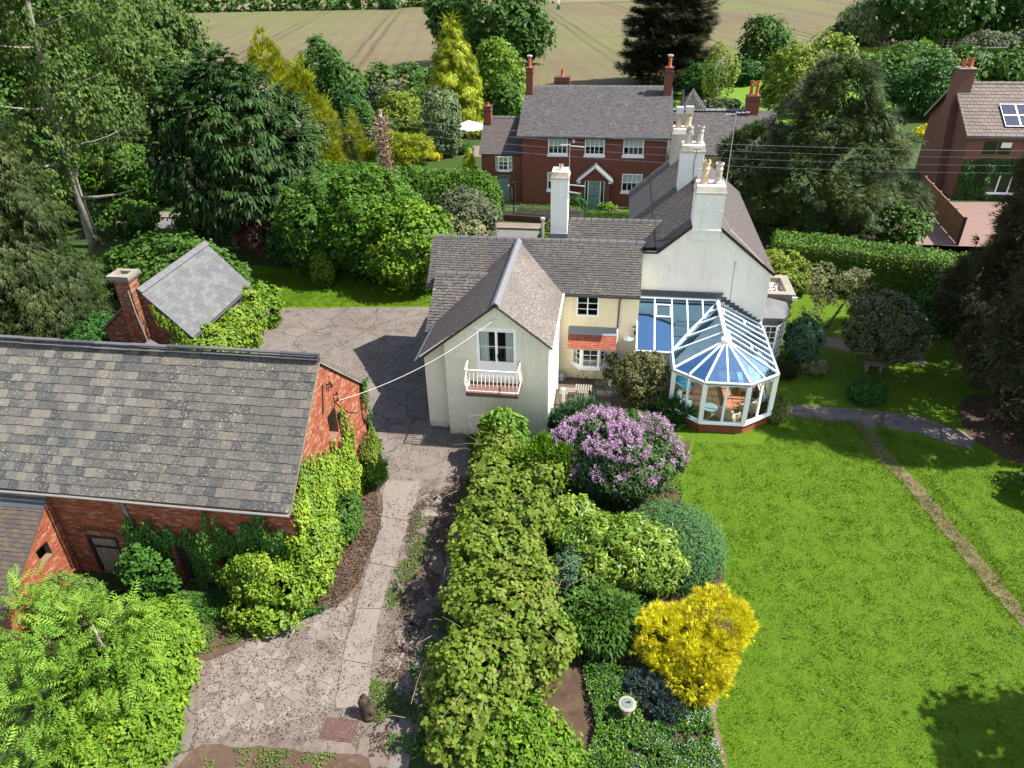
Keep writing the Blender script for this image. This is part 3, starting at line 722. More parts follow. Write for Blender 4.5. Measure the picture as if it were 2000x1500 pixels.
tilemat('tile_far', [(.17, .135, .125), (.20, .155, .14), (.15, .12, .112), (.22, .175, .158)], lichen=(.42, .36, .24), lamt=.6, sscale=5)
tilemat('tile_red', [(.42, .12, .07), (.5, .16, .09), (.36, .1, .06)], lichen=(.5, .3, .22), lamt=.2)
tilemat('tile_lean', [(.11, .085, .08), (.13, .10, .088), (.145, .115, .08), (.10, .085, .09), (.155, .12, .08)], lichen=(.26, .21, .1), lamt=.5, sscale=7)
tilemat('tile_slate_barn', [(.115, .112, .105), (.155, .145, .13), (.085, .086, .09), (.125, .12, .112), (.185, .168, .145), (.105, .102, .098), (.135, .128, .118), (.06, .064, .072), (.12, .115, .107)], lichen=(.34, .31, .25), lamt=.8, use_obj=True, spots=(.30, .29, .25), sscale=16)
tilemat('tile_slate_barn2', [(.115, .115, .112), (.19, .18, .16), (.085, .088, .095), (.14, .135, .128), (.24, .215, .18), (.10, .10, .10), (.16, .155, .145), (.06, .064, .075)], lichen=(.34, .31, .25), lamt=.8, spots=(.30, .29, .25), sscale=16)
tilemat('tile_slate_hut', [(.145, .155, .17), (.175, .185, .195), (.125, .138, .155), (.19, .195, .195), (.165, .148, .155), (.205, .207, .205), (.14, .15, .165)], lichen=(.24, .24, .22), lamt=.5, rough=.6, spec=.35, use_obj=True, sscale=12)
tilemat('ridge_grey', [(.17, .165, .17)], lichen=(.34, .33, .26), lamt=.5, use_obj=True)
tilemat('ridge_wing', [(.24, .25, .28)], lichen=(.4, .4, .36), lamt=.4, use_obj=True)
tilemat('ridge_dark', [(.04, .042, .048)], lichen=(.2, .2, .2), lamt=.3, use_obj=True)
# brick
OR = [(.34, .10, .05), (.29, .082, .042), (.38, .125, .065), (.22, .068, .038), (.36, .14, .08), (.31, .09, .05), (.44, .24, .15)]
brickmat('brick_barn', OR, (.3, .26, .22), lime=.5)
simple('mortar_barn', (.16, .10, .07), .95, .1, .25, 6, .4, 40)
brickmat('brick_hut', [(.30, .11, .06), (.24, .09, .05), (.36, .16, .09), (.2, .08, .05), (.42, .26, .18)], (.3, .26, .22), lime=.4)
simple('mortar_hut', (.17, .13, .10), .95, .1, .25, 6, .4, 40)
brickmat('brick_cons', [(.36, .10, .05), (.30, .085, .045), (.40, .13, .065)], (.3, .2, .16))
brickmat('brick_neigh_x', [(.27, .075, .045), (.19, .055, .038), (.24, .10, .07)], (.22, .14, .11), 'x')
brickmat('brick_neigh_y', [(.27, .075, .045), (.19, .055, .038), (.24, .10, .07)], (.22, .14, .11), 'y')
brickmat('brick_far_x', [(.25, .10, .065), (.2, .075, .055), (.23, .12, .09)], (.3, .22, .18), 'x', tex=(.22, .075))
brickmat('brick_far_y', [(.2, .085, .065), (.165, .07, .058), (.19, .10, .08)], (.2, .13, .11), 'y', tex=(.22, .075))
simple('brick_dark', (.09, .045, .035), .9, .1, .3, 8, .4, 30)
paintwall('paint_sage', (.74, .735, .60), (.60, .59, .46), axis='x', bs=.8)  # grey green cast of the shaded front put into its white paint
paintwall('paint_white_y', (.80, .78, .68), (.6, .56, .45), axis='y', bs=.4)  # paler cream copy, the sunlit side's tone put into the colour
paintwall('paint_warm', (.80, .72, .50), (.62, .54, .36), axis='x', bs=.25)  # yellow warmth of light bounced off the wing put into the colour
paintwall('paint_gable', (.78, .77, .70), (.66, .64, .57), axis='x', bs=.5)
paintwall('paint_chim', (.76, .77, .74), (.55, .55, .5), axis='x', bs=.2)

# foliage (albedo of real leaves)
leafmat('lf_vine', (.05, .105, .012), (.165, .235, .022), (.30, .31, .075), trans=.4, hue=(.14, .24, .02))
leafmat('lf_laurel', (.07, .17, .01), (.15, .32, .015), (.30, .47, .03), trans=.3, rough=.35, spec=.5)
leafmat('lf_rhodo', (.08, .17, .012), (.18, .30, .02), (.34, .44, .05), trans=.3, rough=.35, spec=.5)
leafmat('lf_blue', (.05, .12, .06), (.09, .18, .09), (.14, .24, .12), trans=.25)
leafmat('lf_lilac', (.03, .075, .022), (.06, .125, .032), (.11, .19, .055), trans=.25)
leafmat('fl_lilac', (.42, .24, .46), (.66, .42, .68), (.85, .66, .85), trans=.3, rough=.8, spec=.1)
leafmat('lf_clip', (.05, .14, .04), (.08, .2, .06), (.12, .26, .08), trans=.25)
leafmat('lf_dark', (.025, .085, .015), (.045, .14, .022), (.07, .19, .03), trans=.28)
leafmat('lf_gold', (.48, .42, .01), (.86, .80, .02), (1.0, .96, .10), trans=.35, rough=.6)
leafmat('lf_juniper', (.05, .085, .085), (.08, .125, .125), (.12, .17, .17), trans=.15)
leafmat('lf_fresh', (.08, .18, .012), (.16, .30, .018), (.29, .42, .04), trans=.38)
leafmat('lf_rowan', (.10, .23, .02), (.20, .37, .035), (.32, .48, .07), trans=.42)
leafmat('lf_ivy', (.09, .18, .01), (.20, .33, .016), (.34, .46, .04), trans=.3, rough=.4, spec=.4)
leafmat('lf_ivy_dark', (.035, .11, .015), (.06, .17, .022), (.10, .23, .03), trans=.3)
leafmat('lf_varieg', (.10, .15, .03), (.19, .23, .06), (.36, .34, .13), trans=.25)
leafmat('lf_mid', (.036, .10, .01), (.07, .165, .018), (.13, .24, .035), trans=.32)
leafmat('lf_hedge', (.042, .12, .008), (.085, .20, .012), (.15, .28, .02), trans=.3)
leafmat('lf_birch', (.055, .11, .02), (.10, .17, .03), (.17, .25, .05), trans=.35)
leafmat('lf_chestnut', (.022, .06, .014), (.04, .10, .02), (.08, .155, .035), trans=.22)
leafmat('fl_candle', (.34, .27, .22), (.45, .38, .31), (.5, .45, .38), trans=.3, rough=.8)
leafmat('lf_conifer', (.022, .042, .008), (.045, .075, .013), (.11, .135, .028), trans=.2)
leafmat('lf_goldcon', (.18, .22, .01), (.38, .42, .02), (.62, .64, .05), trans=.3, rough=.6)
leafmat('lf_goldweep', (.20, .27, .012), (.40, .48, .02), (.60, .64, .04), trans=.3, rough=.6)
leafmat('lf_yew', (.016, .038, .008), (.05, .085, .014), (.19, .16, .035), trans=.15, hue=(.025, .065, .01), scale=.7)
leafmat('lf_brownfir', (.03, .034, .014), (.05, .052, .02), (.085, .07, .035), trans=.12, hue=(.035, .055, .018), scale=.35)
leafmat('lf_cedar', (.03, .038, .016), (.05, .055, .022), (.075, .075, .03), trans=.12)
leafmat('lf_grey', (.09, .12, .06), (.14, .17, .09), (.2, .22, .12), trans=.3)
leafmat('lf_willow', (.12, .18, .07), (.17, .24, .10), (.24, .3, .14), trans=.35)
leafmat('lf_yellowgreen', (.14, .22, .02), (.22, .30, .035), (.32, .38, .06), trans=.4)
leafmat('lf_oak', (.035, .10, .015), (.06, .155, .022), (.10, .21, .035), trans=.28)
leafmat('lf_blossom', (.12, .16, .05), (.24, .26, .12), (.55, .48, .32), trans=.3)
leafmat('lf_red', (.08, .03, .03), (.14, .05, .045), (.2, .08, .06), trans=.3)
leafmat('lf_olive', (.04, .065, .02), (.075, .1, .03), (.13, .14, .05), trans=.2, rough=.3, spec=.5)
leafmat('lf_holly', (.07, .09, .025), (.14, .14, .04), (.28, .25, .08), trans=.2, rough=.3, spec=.6)
leafmat('fl_white', (.6, .62, .65), (.7, .72, .75), (.8, .8, .8), trans=.2)
leafmat('fl_blue', (.35, .4, .6), (.45, .5, .7), (.6, .62, .75), trans=.2)
leafmat('lf_grassblade', (.06, .145, .004), (.10, .20, .006), (.16, .265, .012), trans=.3, rough=.7, spec=.1)
leafmat('lf_weed', (.07, .15, .02), (.13, .23, .04), (.22, .28, .08), trans=.35)
leafmat('lf_fern', (.04, .12, .02), (.08, .2, .035), (.2, .33, .1), trans=.35)

leafmat('lf_tuft', (.035, .11, .004), (.06, .15, .006), (.09, .19, .012), trans=.2, rough=.7, spec=.1)
leafmat('lf_debris', (.05, .03, .02), (.10, .065, .045), (.2, .15, .10), trans=.0)
leafmat('lf_grit', (.3, .26, .22), (.42, .37, .32), (.5, .45, .4), trans=.0)
# ---- ground
def lawnmat(name, a, b, c, worn):
    m, nt, out = newmat(name); v = coord(nt); a, b, c, worn = (sc3(q, .62) for q in (a, b, c, worn))
    n1 = noise(nt, v, .55, 5, .6); n2 = noise(nt, v, 14, 6, .75); n3 = noise(nt, mapping(nt, v, (1.6, .6, 1), (0, 0, .5)), 2.2, 5, .65)
    col = mixc(nt, ramp(nt, n3, [(.35, (0,0,0)), (.68, (1,1,1))]), a, b)
    col = mixc(nt, ramp(nt, n2, [(.42, (0,0,0)), (.7, (.75,)*3)]), col, c)
    col = mixc(nt, ramp(nt, n1, [(.6, (0,0,0)), (.8, (.35,)*3)]), col, worn)
    nb = bump(nt, n2, .9, .05); nb = bump(nt, noise(nt, v, 60, 3), .6, .02, nb)
    bsdf(nt, out, col, .8, .15, nb)
lawnmat('lawn_mat', (.065, .145, .004), (.10, .19, .005), (.135, .225, .008), (.19, .24, .03))
lawnmat('lawn_far', (.10, .22, .015), (.14, .27, .02), (.17, .3, .03), (.2, .3, .04))
lawnmat('rough_grass', (.03, .06, .012), (.045, .09, .016), (.06, .11, .02), (.09, .1, .04))
lawnmat('meadow', (.12, .2, .015), (.2, .28, .02), (.42, .38, .02), (.5, .42, .02))

def drivemat(name, base, dark, pale, cracks=True, moss=.5, red=(.16, .10, .08), speck=1.0):
    m, nt, out = newmat(name); v = coord(nt); base, dark, pale = (sc3(q, DIM['ground']) for q in (base, dark, pale)); red = red and sc3(red, DIM['ground'])
    big = noise(nt, v, .35, 6, .65); mid = noise(nt, v, 2.1, 7, .7, dist=.4); fine = noise(nt, v, 45, 4, .7); gr = noise(nt, v, 130, 2, .6)
    col = mixc(nt, ramp(nt, big, [(.35, (0,0,0)), (.7, (1,1,1))]), base, sc3(base, 1.3))
    col = mixc(nt, ramp(nt, mid, [(.48, (0,0,0)), (.72, (.8,)*3)]), col, pale)
    col = mixc(nt, ramp(nt, noise(nt, mapping(nt, v, loc=(7, 3, 0)), 1.3, 8, .75), [(.52, (0,0,0)), (.66, (.75,)*3)]), col, dark)
    col = mixc(nt, ramp(nt, fine, [(.35, (.35*speck,)*3), (.6, (0,0,0))]), col, sc3(dark, .7))
    col = mixc(nt, ramp(nt, gr, [(.55, (0,0,0)), (.75, (.35*speck,)*3)]), col, sc3(pale, 1.35))
    h = mid
    if cracks:
        w = N(nt, 'ShaderNodeVectorMath', operation='ADD'); nt.links.new(v, w.inputs[0])
        s = N(nt, 'ShaderNodeVectorMath', operation='SCALE'); nt.links.new(noise(nt, v, 1.5, 6, .7, out='Color'), s.inputs[0]); s.inputs['Scale'].default_value = .7; nt.links.new(s.outputs[0], w.inputs[1])
        fs = []
        for sc, th in ((.34, .008), (1.15, .014)):
            vo = N(nt, 'ShaderNodeTexVoronoi', feature='DISTANCE_TO_EDGE'); nt.links.new(w.outputs[0], vo.inputs['Vector']); vo.inputs['Scale'].default_value = sc
            f = math_(nt, 'LESS_THAN', vo.outputs['Distance'], th)
            if sc > 1: f = math_(nt, 'MULTIPLY', f, math_(nt, 'GREATER_THAN', noise(nt, mapping(nt, v, loc=(3, 9, 1)), .45, 3), .53))
            fs.append(f)
        f = math_(nt, 'MAXIMUM', fs[0], fs[1])
        col = mixc(nt, math_(nt, 'MULTIPLY', f, .8), col, (.035, .035, .025))
        if moss: col = mixc(nt, math_(nt, 'MULTIPLY', ramp(nt, noise(nt, mapping(nt, v, loc=(2, 5, 0)), .8, 8, .8), [(.60, (0,0,0)), (.66, (1,1,1))]), moss), col, (.07, .085, .02))
    if red: col = mixc(nt, ramp(nt, noise(nt, mapping(nt, v, loc=(12, 1, 0)), .5, 7, .7), [(.5, (0,0,0)), (.68, (.5,)*3)]), col, red)
    nb = bump(nt, fine, .5, .012); nb = bump(nt, mid, .35, .04, nb)
    bsdf(nt, out, col, .88, .2, nb)
drivemat('asphalt', (.215, .185, .168), (.105, .09, .08), (.29, .25, .23))
drivemat('frag_mat', (.25, .21, .19), (.12, .098, .085), (.35, .30, .27), cracks=False)
drivemat('asphalt_broken', (.20, .16, .14), (.075, .055, .048), (.36, .30, .265), moss=.85)
drivemat('concrete_strip', (.265, .225, .20), (.14, .115, .10), (.36, .31, .275), cracks=False, red=None)
drivemat('slab_mat', (.29, .25, .225), (.16, .13, .115), (.40, .35, .31), cracks=False, red=None)
drivemat('road_mat', (.19, .18, .18), (.14, .13, .13), (.22, .21, .2), cracks=False, red=None)
drivemat('pave_mat', (.27, .2, .17), (.18, .13, .11), (.32, .25, .22), cracks=False, red=None)
drivemat('patio_mat', (.12, .10, .085), (.045, .035, .03), (.2, .17, .14), cracks=False, moss=.3)
drivemat('soil', (.09, .055, .035), (.035, .025, .017), (.2, .14, .085), cracks=False, red=None, speck=1.4)
drivemat('leaf_litter', (.12, .075, .052), (.04, .026, .019), (.26, .2, .14), cracks=False, red=(.10, .04, .028), speck=1.5)
drivemat('dry_strip', (.2, .16, .08), (.10, .085, .04), (.28, .23, .12), cracks=False, red=None, speck=1.4)
def blockpave():
    m, nt, out = newmat('block_paving'); v = mapping(nt, coord(nt), rot=(0, 0, .7))
    b = N(nt, 'ShaderNodeTexBrick'); nt.links.new(v, b.inputs['Vector']); b.inputs['Scale'].default_value = 1; b.inputs['Brick Width'].default_value = .2; b.inputs['Row Height'].default_value = .1
    b.inputs['Mortar Size'].default_value = .006; b.inputs['Color1'].default_value = (.15, .09, .078, 1); b.inputs['Color2'].default_value = (.125, .085, .078, 1); b.inputs['Mortar'].default_value = (.2, .13, .1, 1)
    bsdf(nt, out, mixc(nt, ramp(nt, noise(nt, v, .8, 5), [(.4, (0,0,0)), (.8, (.6,)*3)]), b.outputs[0], (.15, .11, .095)), .85, .2, bump(nt, b.outputs['Fac'], -.4, .01))
blockpave()
def fieldmat(name, soil, green, rowdir, gamt, tram=True):
    soil = sc3(soil, .40); green = sc3(green, .50)
    m, nt, out = newmat(name); a = atan2(rowdir[1], rowdir[0]); v = mapping(nt, coord(nt), rot=(0, 0, -a))
    s = N(nt, 'ShaderNodeSeparateXYZ'); nt.links.new(v, s.inputs[0]); y = s.outputs[1]
    wob = math_(nt, 'ADD', y, math_(nt, 'MULTIPLY', noise(nt, v, .05, 2), 1.2))
    row = math_(nt, 'SINE', math_(nt, 'MULTIPLY', wob, 7.5)); row2 = math_(nt, 'SINE', math_(nt, 'MULTIPLY', wob, 1.7))
    g = ramp(nt, noise(nt, v, .018, 5, .6), [(.38, (0,0,0)), (.62, (1,1,1))])
    g = math_(nt, 'MULTIPLY', g, gamt); g = math_(nt, 'ADD', g, .3)
    f = math_(nt, 'MULTIPLY', ramp(nt, row, [(.3, (.35,)*3), (.9, (1,1,1))]), ramp(nt, noise(nt, v, 1.1, 4, .7), [(.3, (.2,)*3), (.6, (1,1,1))]))
    col = mixc(nt, noise(nt, mapping(nt, v, (.15, 1, 1)), .6, 5, .7), sc3(soil, .82), sc3(soil, 1.18))
    col = mixc(nt, math_(nt, 'MULTIPLY', f, g, clamp=True), col, green)
    col = mixc(nt, math_(nt, 'MULTIPLY', ramp(nt, row2, [(.2, (0,0,0)), (1, (.3,)*3)]), 1), col, sc3(soil, .7))
    if tram:
        md = math_(nt, 'MODULO', math_(nt, 'ADD', wob, 1000), 21)
        for c in (8, 10.2):
            k = math_(nt, 'LESS_THAN', math_(nt, 'ABSOLUTE', math_(nt, 'SUBTRACT', md, c)), .45)
            col = mixc(nt, math_(nt, 'MULTIPLY', k, ramp(nt, noise(nt, v, .3, 4), [(.3, (.3,)*3), (.6, (.8,)*3)])), col, sc3(soil, .45))
    col = mixc(nt, ramp(nt, noise(nt, coord(nt), .03, 7, .7), [(.42, (0,0,0)), (.6, (.5,)*3)]), col, sc3(soil, .72))
    col = mixc(nt, ramp(nt, noise(nt, coord(nt), .012, 4, .6), [(.45, (0,0,0)), (.65, (.55,)*3)]), col, green)
    bsdf(nt, out, col, .95, .05, bump(nt, noise(nt, v, 3, 5, .7), .4, .1))
_rd = ray(880, -112); 
fieldmat('field_mat', (.265, .20, .14), (.16, .21, .07), (_rd[0], _rd[1]), 1.0)
fieldmat('field_far_mat', (.34, .25, .17), (.22, .23, .09), (1, .35), .5, False)
# ---------------------------------------------------------------- ground
m = MATS
def px(*pts): return [G(a, b) for a, b in pts]
ground('ground', [(-2500, -300), (2500, -300), (2500, 3500), (-2500, 3500)], 0.0, m['rough_grass'])
def line_at(x0, x1, f, n=24): return [(x0+(x1-x0)*i/n, f(x0+(x1-x0)*i/n)) for i in range(n+1)]
# fields behind the village
h1 = G(340, 24); h2 = G(835, 13); sl_h = (h2.y-h1.y)/(h2.x-h1.x)
far_edge = lambda x: h1.y + sl_h*(x-h1.x)
ground('crop_field', [(-230, 88), (-60, 88), (-20, 98), (20, 100), (60, 118), (150, 150), (150, far_edge(150)), (-60, far_edge(-60)), (-230, far_edge(-230))], .006, m['field_mat'])
ground('far_field', [(-420, far_edge(-420)+4), (150, far_edge(150)+4), (420, 420), (-420, 520)], .006, m['field_far_mat'])
ground('green_field', [(160, 130), (460, 180), (460, 700), (160, 380)], .006, m['lawn_far'])
ground('distant_ground', [(-1500, 530), (1500, 450), (1500, 1500), (-1500, 1500)], .01, m['lawn_far'])
ground('pub_lawn', px((1320, 165), (1330, 235), (1480, 245), (1800, 215), (1900, 175), (1700, 140), (1480, 140)), .008, m['lawn_far'], jitter=.4, step=3)
ground('meadow', px((1660, 118), (1870, 108), (1990, 105), (1995, 88), (1800, 86), (1660, 92)), .01, m['meadow'], jitter=.4, step=3)
ground('front_lawn', px((985, 392), (1240, 392), (1245, 412), (985, 412)), .012, m['lawn_far'])
ground('side_lawn', px((1300, 385), (1520, 385), (1700, 470), (1420, 470)), .012, m['lawn_mat'])
# road and pavement behind the house
ry0, ry1 = G(1000, 466).y, G(1000, 449).y
ground('road', [(-80, ry0-.2), (-40, ry0-.2), (20, ry0-.6), (24, ry1-.4), (-40, ry1+.2), (-80, ry1+.4)], .012, m['road_mat'])
mb = MB(); mb.box(-60, 1.5, ry1+.2, ry1+1.1, 0, .11); mb.build('pavement', m['pave_mat'], kind='structure')
mb = MB(); mb.box(-60, 1.5, ry1+.07, ry1+.195, 0, .12); mb.build('kerb', m['concrete_cap'], kind='structure')
ground('gravel_path', px((1195, 382), (1228, 382), (1215, 412), (1180, 412)), .016, m['pave_mat'])
# drive of the far brick house
ground('brick_drive', px((1770, 440), (1810, 395), (1990, 395), (2060, 520), (1990, 560), (1760, 505)), .012, m['block_paving'])
ground('garden_soil', px((1370, 440), (1790, 430), (1850, 500), (1480, 462)), .01, m['soil'], jitter=.1, step=1)
# old yard and drive
yard = [(-18.6, 31.9), (-9.4, 32.9), (-6.5, 32.8), (-5.2, 22), (-4.6, 20.2), (-3.6, 17.0), (-3.4, 13.5), (-3.9, 10.5), (-3.9, 6.0), (-12.5, 6.0), (-11.2, 9.3), (-10.4, 11.0), (-8.6, 11.9), (-7.2, 12.1), (-6.4, 13.3), (-6.5, 15.3), (-7.4, 17.6), (-7.9, 19.2), (-8.2, 21.0), (-14.5, 21.0), (-15.5, 23.5), (-16.6, 27), (-18.3, 30)]
ground('yard_drive', yard, .010, m['asphalt'], jitter=.07, step=.5)
low = px((385, 1293), (470, 1262), (560, 1222), (640, 1200), (690, 1150), (745, 1030), (760, 960), (830, 935), (905, 940), (885, 1040), (850, 1160), (800, 1290), (760, 1400), (760, 1520), (300, 1560), (380, 1450))
ground('broken_drive', low, .014, m['asphalt_broken'], jitter=.06, step=.4)
strip = [(748, 935), (815, 935), (800, 1020), (770, 1110), (742, 1190), (728, 1300), (716, 1385), (655, 1385), (668, 1290), (695, 1190), (722, 1100), (745, 1010)]
L = px(*[(752, 940), (745, 1010), (722, 1100), (695, 1190), (668, 1290), (655, 1385)]); Rr = px(*[(822, 940), (800, 1020), (770, 1110), (742, 1190), (726, 1300), (716, 1385)])
drive = bpy.data.objects['broken_drive']
for i in range(5):       # cast concrete bays with open joints between them
    k = MB(); a, b, c, d = L[i], Rr[i], Rr[i+1], L[i+1]; e = .012
    ring = []
    for p, q, n in ((a, b, 5), (b, c, 6), (c, d, 5), (d, a, 6)):
        for t in range(n):
            w = p.lerp(q, t/n); 
            if t and (p is b or p is d): w += Vector((R.uniform(-.04, .04), 0, 0))
            ring.append(w)
    cen = sum(ring, Vector())/len(ring); ring = [cen+(p-cen)*(1-.012) for p in ring]
    k.solid([(p.x, p.y, 0.0) for p in ring], [(p.x, p.y, .034+.004*(i % 2)) for p in ring][::1]); k.build('concrete_slab', m['concrete_strip'], drive)
# crazed slabs: real pieces with gaps
reg = ccw([tuple(p)[:2] for p in px((388, 1305), (470, 1268), (560, 1232), (640, 1208), (688, 1170), (660, 1290), (648, 1388), (540, 1400), (470, 1440), (385, 1448))])
hull = ccw([tuple(p)[:2] for p in px((388, 1300), (560, 1228), (690, 1165), (650, 1390), (385, 1452))])
xs = [p[0] for p in hull]; ys = [p[1] for p in hull]
def inside(p, poly):
    c = False
    for a, b in zip(poly, poly[1:]+poly[:1]):
        if (a[1] > p[1]) != (b[1] > p[1]) and p[0] < (b[0]-a[0])*(p[1]-a[1])/(b[1]-a[1])+a[0]: c = not c
    return c
seeds = []
while len(seeds) < 150:
    p = (R.uniform(min(xs), max(xs)), R.uniform(min(ys), max(ys)))
    if inside(p, hull) and all((p[0]-q[0])**2+(p[1]-q[1])**2 > R.choice((.10, .16, .3, .62))**2 for q in seeds): seeds.append(p)
for s in seeds:
    c = list(hull)
    for q in seeds:
        if q is s or (q[0]-s[0])**2+(q[1]-s[1])**2 > 6: continue
        mx, my = (s[0]+q[0])/2, (s[1]+q[1])/2; dx, dy = q[0]-s[0], q[1]-s[1]
        c = clip(c, (mx, my), (mx-dy, my+dx))
        if len(c) < 3: break
    if len(c) < 3 or area(c) < .02 or R.random() < .08: continue
    cx = sum(p[0] for p in c)/len(c); cy = sum(p[1] for p in c)/len(c); ring = []
    for a, b in zip(c, c[1:]+c[:1]):
        for t in (0, .33, .66):
            x = a[0]+(b[0]-a[0])*t; y = a[1]+(b[1]-a[1])*t; dd = sqrt((x-cx)**2+(y-cy)**2)+1e-6
            f = 1-(.004+abs(mnoise.noise(Vector((x*6, y*6, 1))))*.035)/dd
            ring.append((cx+(x-cx)*f, cy+(y-cy)*f))
    z = .019+R.uniform(0, .008); k = MB(); tx, ty = R.uniform(-.01, .01), R.uniform(-.01, .01)
    k.solid([(x, y, .0) for x, y in ring], [(x, y, z+(x-cx)*tx+(y-cy)*ty) for x, y in ring]); k.build('concrete_fragment', m[R.choice(('slab_mat', 'frag_mat', 'frag_mat'))], drive)
# pale flakes of old topping beside the strip
for (a, b, w) in ((845, 975, .45), (838, 1010, .4), (825, 1060, .4), (800, 1240, .5), (775, 1290, .35), (812, 1215, .3), (770, 1350, .3), (790, 1330, .25)):
    g = G(a, b); ring = [(g.x+cos(t)*w*R.uniform(.55, 1), g.y+sin(t)*w*.9*R.uniform(.55, 1)) for t in np.linspace(0, 2*pi, 17)[:-1]]
    k = MB(); k.solid([(x, y, .0) for x, y in ring], [(x, y, .026) for x, y in ring]); k.build('concrete_fragment', m['slab_mat'], drive)
for (a, b, w) in ((1310/2+200, 1240/2+600, .3),): pass
ground('moss_bank', px((640, 940), (735, 955), (752, 985), (748, 1030), (722, 1090), (700, 1140), (668, 1185), (560, 1215), (540, 1150), (600, 1080)), .018, m['leaf_litter'], jitter=.08, step=.3)
ground('weedy_strip', px((215, 1150), (540, 1190), (600, 1190), (520, 1240), (410, 1290), (200, 1330), (120, 1250)), .016, m['leaf_litter'], jitter=.1, step=.4)
ground('bottom_litter', px((395, 1455), (560, 1462), (720, 1480), (740, 1560), (300, 1560), (370, 1470)), .018, m['leaf_litter'], jitter=.05, step=.3)
# lawns
ground('back_lawn', px((430, 515), (600, 525), (860, 560), (860, 600), (520, 603), (430, 580)), .012, m['lawn_mat'], jitter=.06, step=.4)
garden = [(-3.0, 5.0), (-3.2, 12), (-3.2, 16), (-2, 20.5), (1.4, 21.2), (2.0, 25.5), (6.6, 25.3), (7.2, 30), (8.4, 36.5), (9, 41.6), (19, 36.0), (26, 33), (26, 2), (10, 2)]
ground('lawn', garden, .008, m['lawn_mat'])
ground('flower_bed', [(-3.6, 5.5), (-3.5, 13), (-3.3, 17.5), (-2.6, 20.6), (.4, 21.3), (1.6, 21.6), (3.4, 22.3), (3.3, 21.7), (2.5, 20.0), (3.0, 18.2), (3.9, 16.3), (3.8, 14.6), (4.0, 13.2), (3.2, 11.4), (2.75, 10.2), (2.6, 8.5), (2.6, 5.5)], .014, m['soil'], jitter=.05, step=.25)
ground('bare_edge', px((1375, 1335), (1405, 1345), (1398, 1400), (1420, 1480), (1425, 1560), (1360, 1560), (1372, 1440), (1350, 1370)), .018, m['dry_strip'], jitter=.03, step=.15)
ground('garden_path', px((1538, 790), (1600, 795), (1690, 800), (1790, 812), (1900, 850), (1900, 880), (1790, 845), (1660, 826), (1600, 820), (1540, 812)), .014, m['asphalt'], jitter=.05, step=.3)
ground('worn_track', px((1668, 826), (1700, 830), (1728, 875), (1785, 935), (1845, 1005), (1920, 1095), (2060, 1265), (2060, 1310), (1895, 1105), (1815, 1005), (1755, 938), (1700, 880)), .018, m['dry_strip'], jitter=.07, step=.3)
ground('path_far', px((1590, 655), (1650, 662), (1800, 690), (1810, 715), (1650, 685), (1585, 672)), .014, m['pave_mat'], jitter=.05, step=.3)
ground('conifer_litter', px((1870, 800), (1900, 770), (2080, 800), (2080, 940), (1960, 895), (1890, 850)), .020, m['soil'], jitter=.1, step=.3)
ground('patio', [(-1.9, 22.2), (1.6, 22.4), (2.4, 23.6), (2.4, 26.3), (-1.9, 26.3)], .018, m['patio_mat'])
pt = bpy.data.objects['patio']
for (a, b, w, d) in ((1110, 765, .75, .55), (1135, 770, .6, .55), (1180, 770, .62, .42), (1205, 772, .6, .42), (1175, 750, .55, .35), (1205, 752, .5, .35), (1120, 790, .55, .4)):
    g = G(a, b); k = MB(); k.box(g.x-w/2, g.x+w/2, g.y-d/2, g.y+d/2, 0, .03+R.uniform(0, .012)); k.build('paving_slab', m['patio_mat'] if R.random() < .3 else m['slab_mat'], pt)
# manhole cover
g = G(663, 1426); mb = MB(); mb.box(g.x-.42, g.x+.42, g.y-.28, g.y+.28, 0, .03)
o = thing('manhole_cover', 'rusty brown rectangular manhole cover set in the broken drive', 'manhole cover', (g.x, g.y, 0))
mb.build('frame', m['rust_plate'], o); k = MB(); k.box(g.x-.36, g.x+.36, g.y-.225, g.y+.225, .028, .042); pl = k.build('cover', m['rust_plate'], o)
k = MB()
for i in range(6): k.box(g.x-.33+i*.12, g.x-.33+i*.12+.03, g.y-.19, g.y+.19, .040, .047)
k.build('tread_bars', m['rust_plate'], pl)
# ---------------------------------------------------------------- the white house
HOUSE = thing('white_house', 'rambling white painted brick house with dark tiled roofs and glazed conservatory side', 'house', (0, 26.34, 0))
X, Y, Z = Vector((1,0,0)), Vector((0,1,0)), Vector((0,0,1))
glass, whitep = m['glass'], m['white_upvc']
# --- wing facing the camera (gable with balcony)
WY = 21.70; xa, xm, xb, ax = -6.60, -5.72, -1.95, -3.80
zl, zr, za_ = 3.35, 4.08, 5.52
profw = [(0, topat([(xa, zl), (ax, za_), (xb, zr)], xm)), (ax-xm, za_), (xb-xm, zr)]
dh = (-4.52-xm, -3.11-xm, 2.60, 4.58)
wall(HOUSE, (xm, WY, 0), X, profw, m['paint_sage'], [dh], .22, outward=-Y)
wall(HOUSE, (xb, WY, 0), Y, [(0, zr), (26.34-WY, zr)], m['paint_white_y'], (), .2, outward=X)
wall(HOUSE, (xa, WY+.38, 0), X, [(0, zl-.05), (xm-xa, profw[0][1]-.03)], m['paint_sage'], (), .2, outward=-Y)
wall(HOUSE, (xa, WY+.38, 0), Y, [(0, 3.3), (9.4, 3.3)], m['paint_white_y'], (), .2, outward=-X)
bricks(HOUSE, (xm, WY, 0), X, [(a, b-.03) for a, b in profw], m['paint_sage'], [dh], bh=.066, pr=.011, outward=-Y, j=.012, name='painted_brickwork')
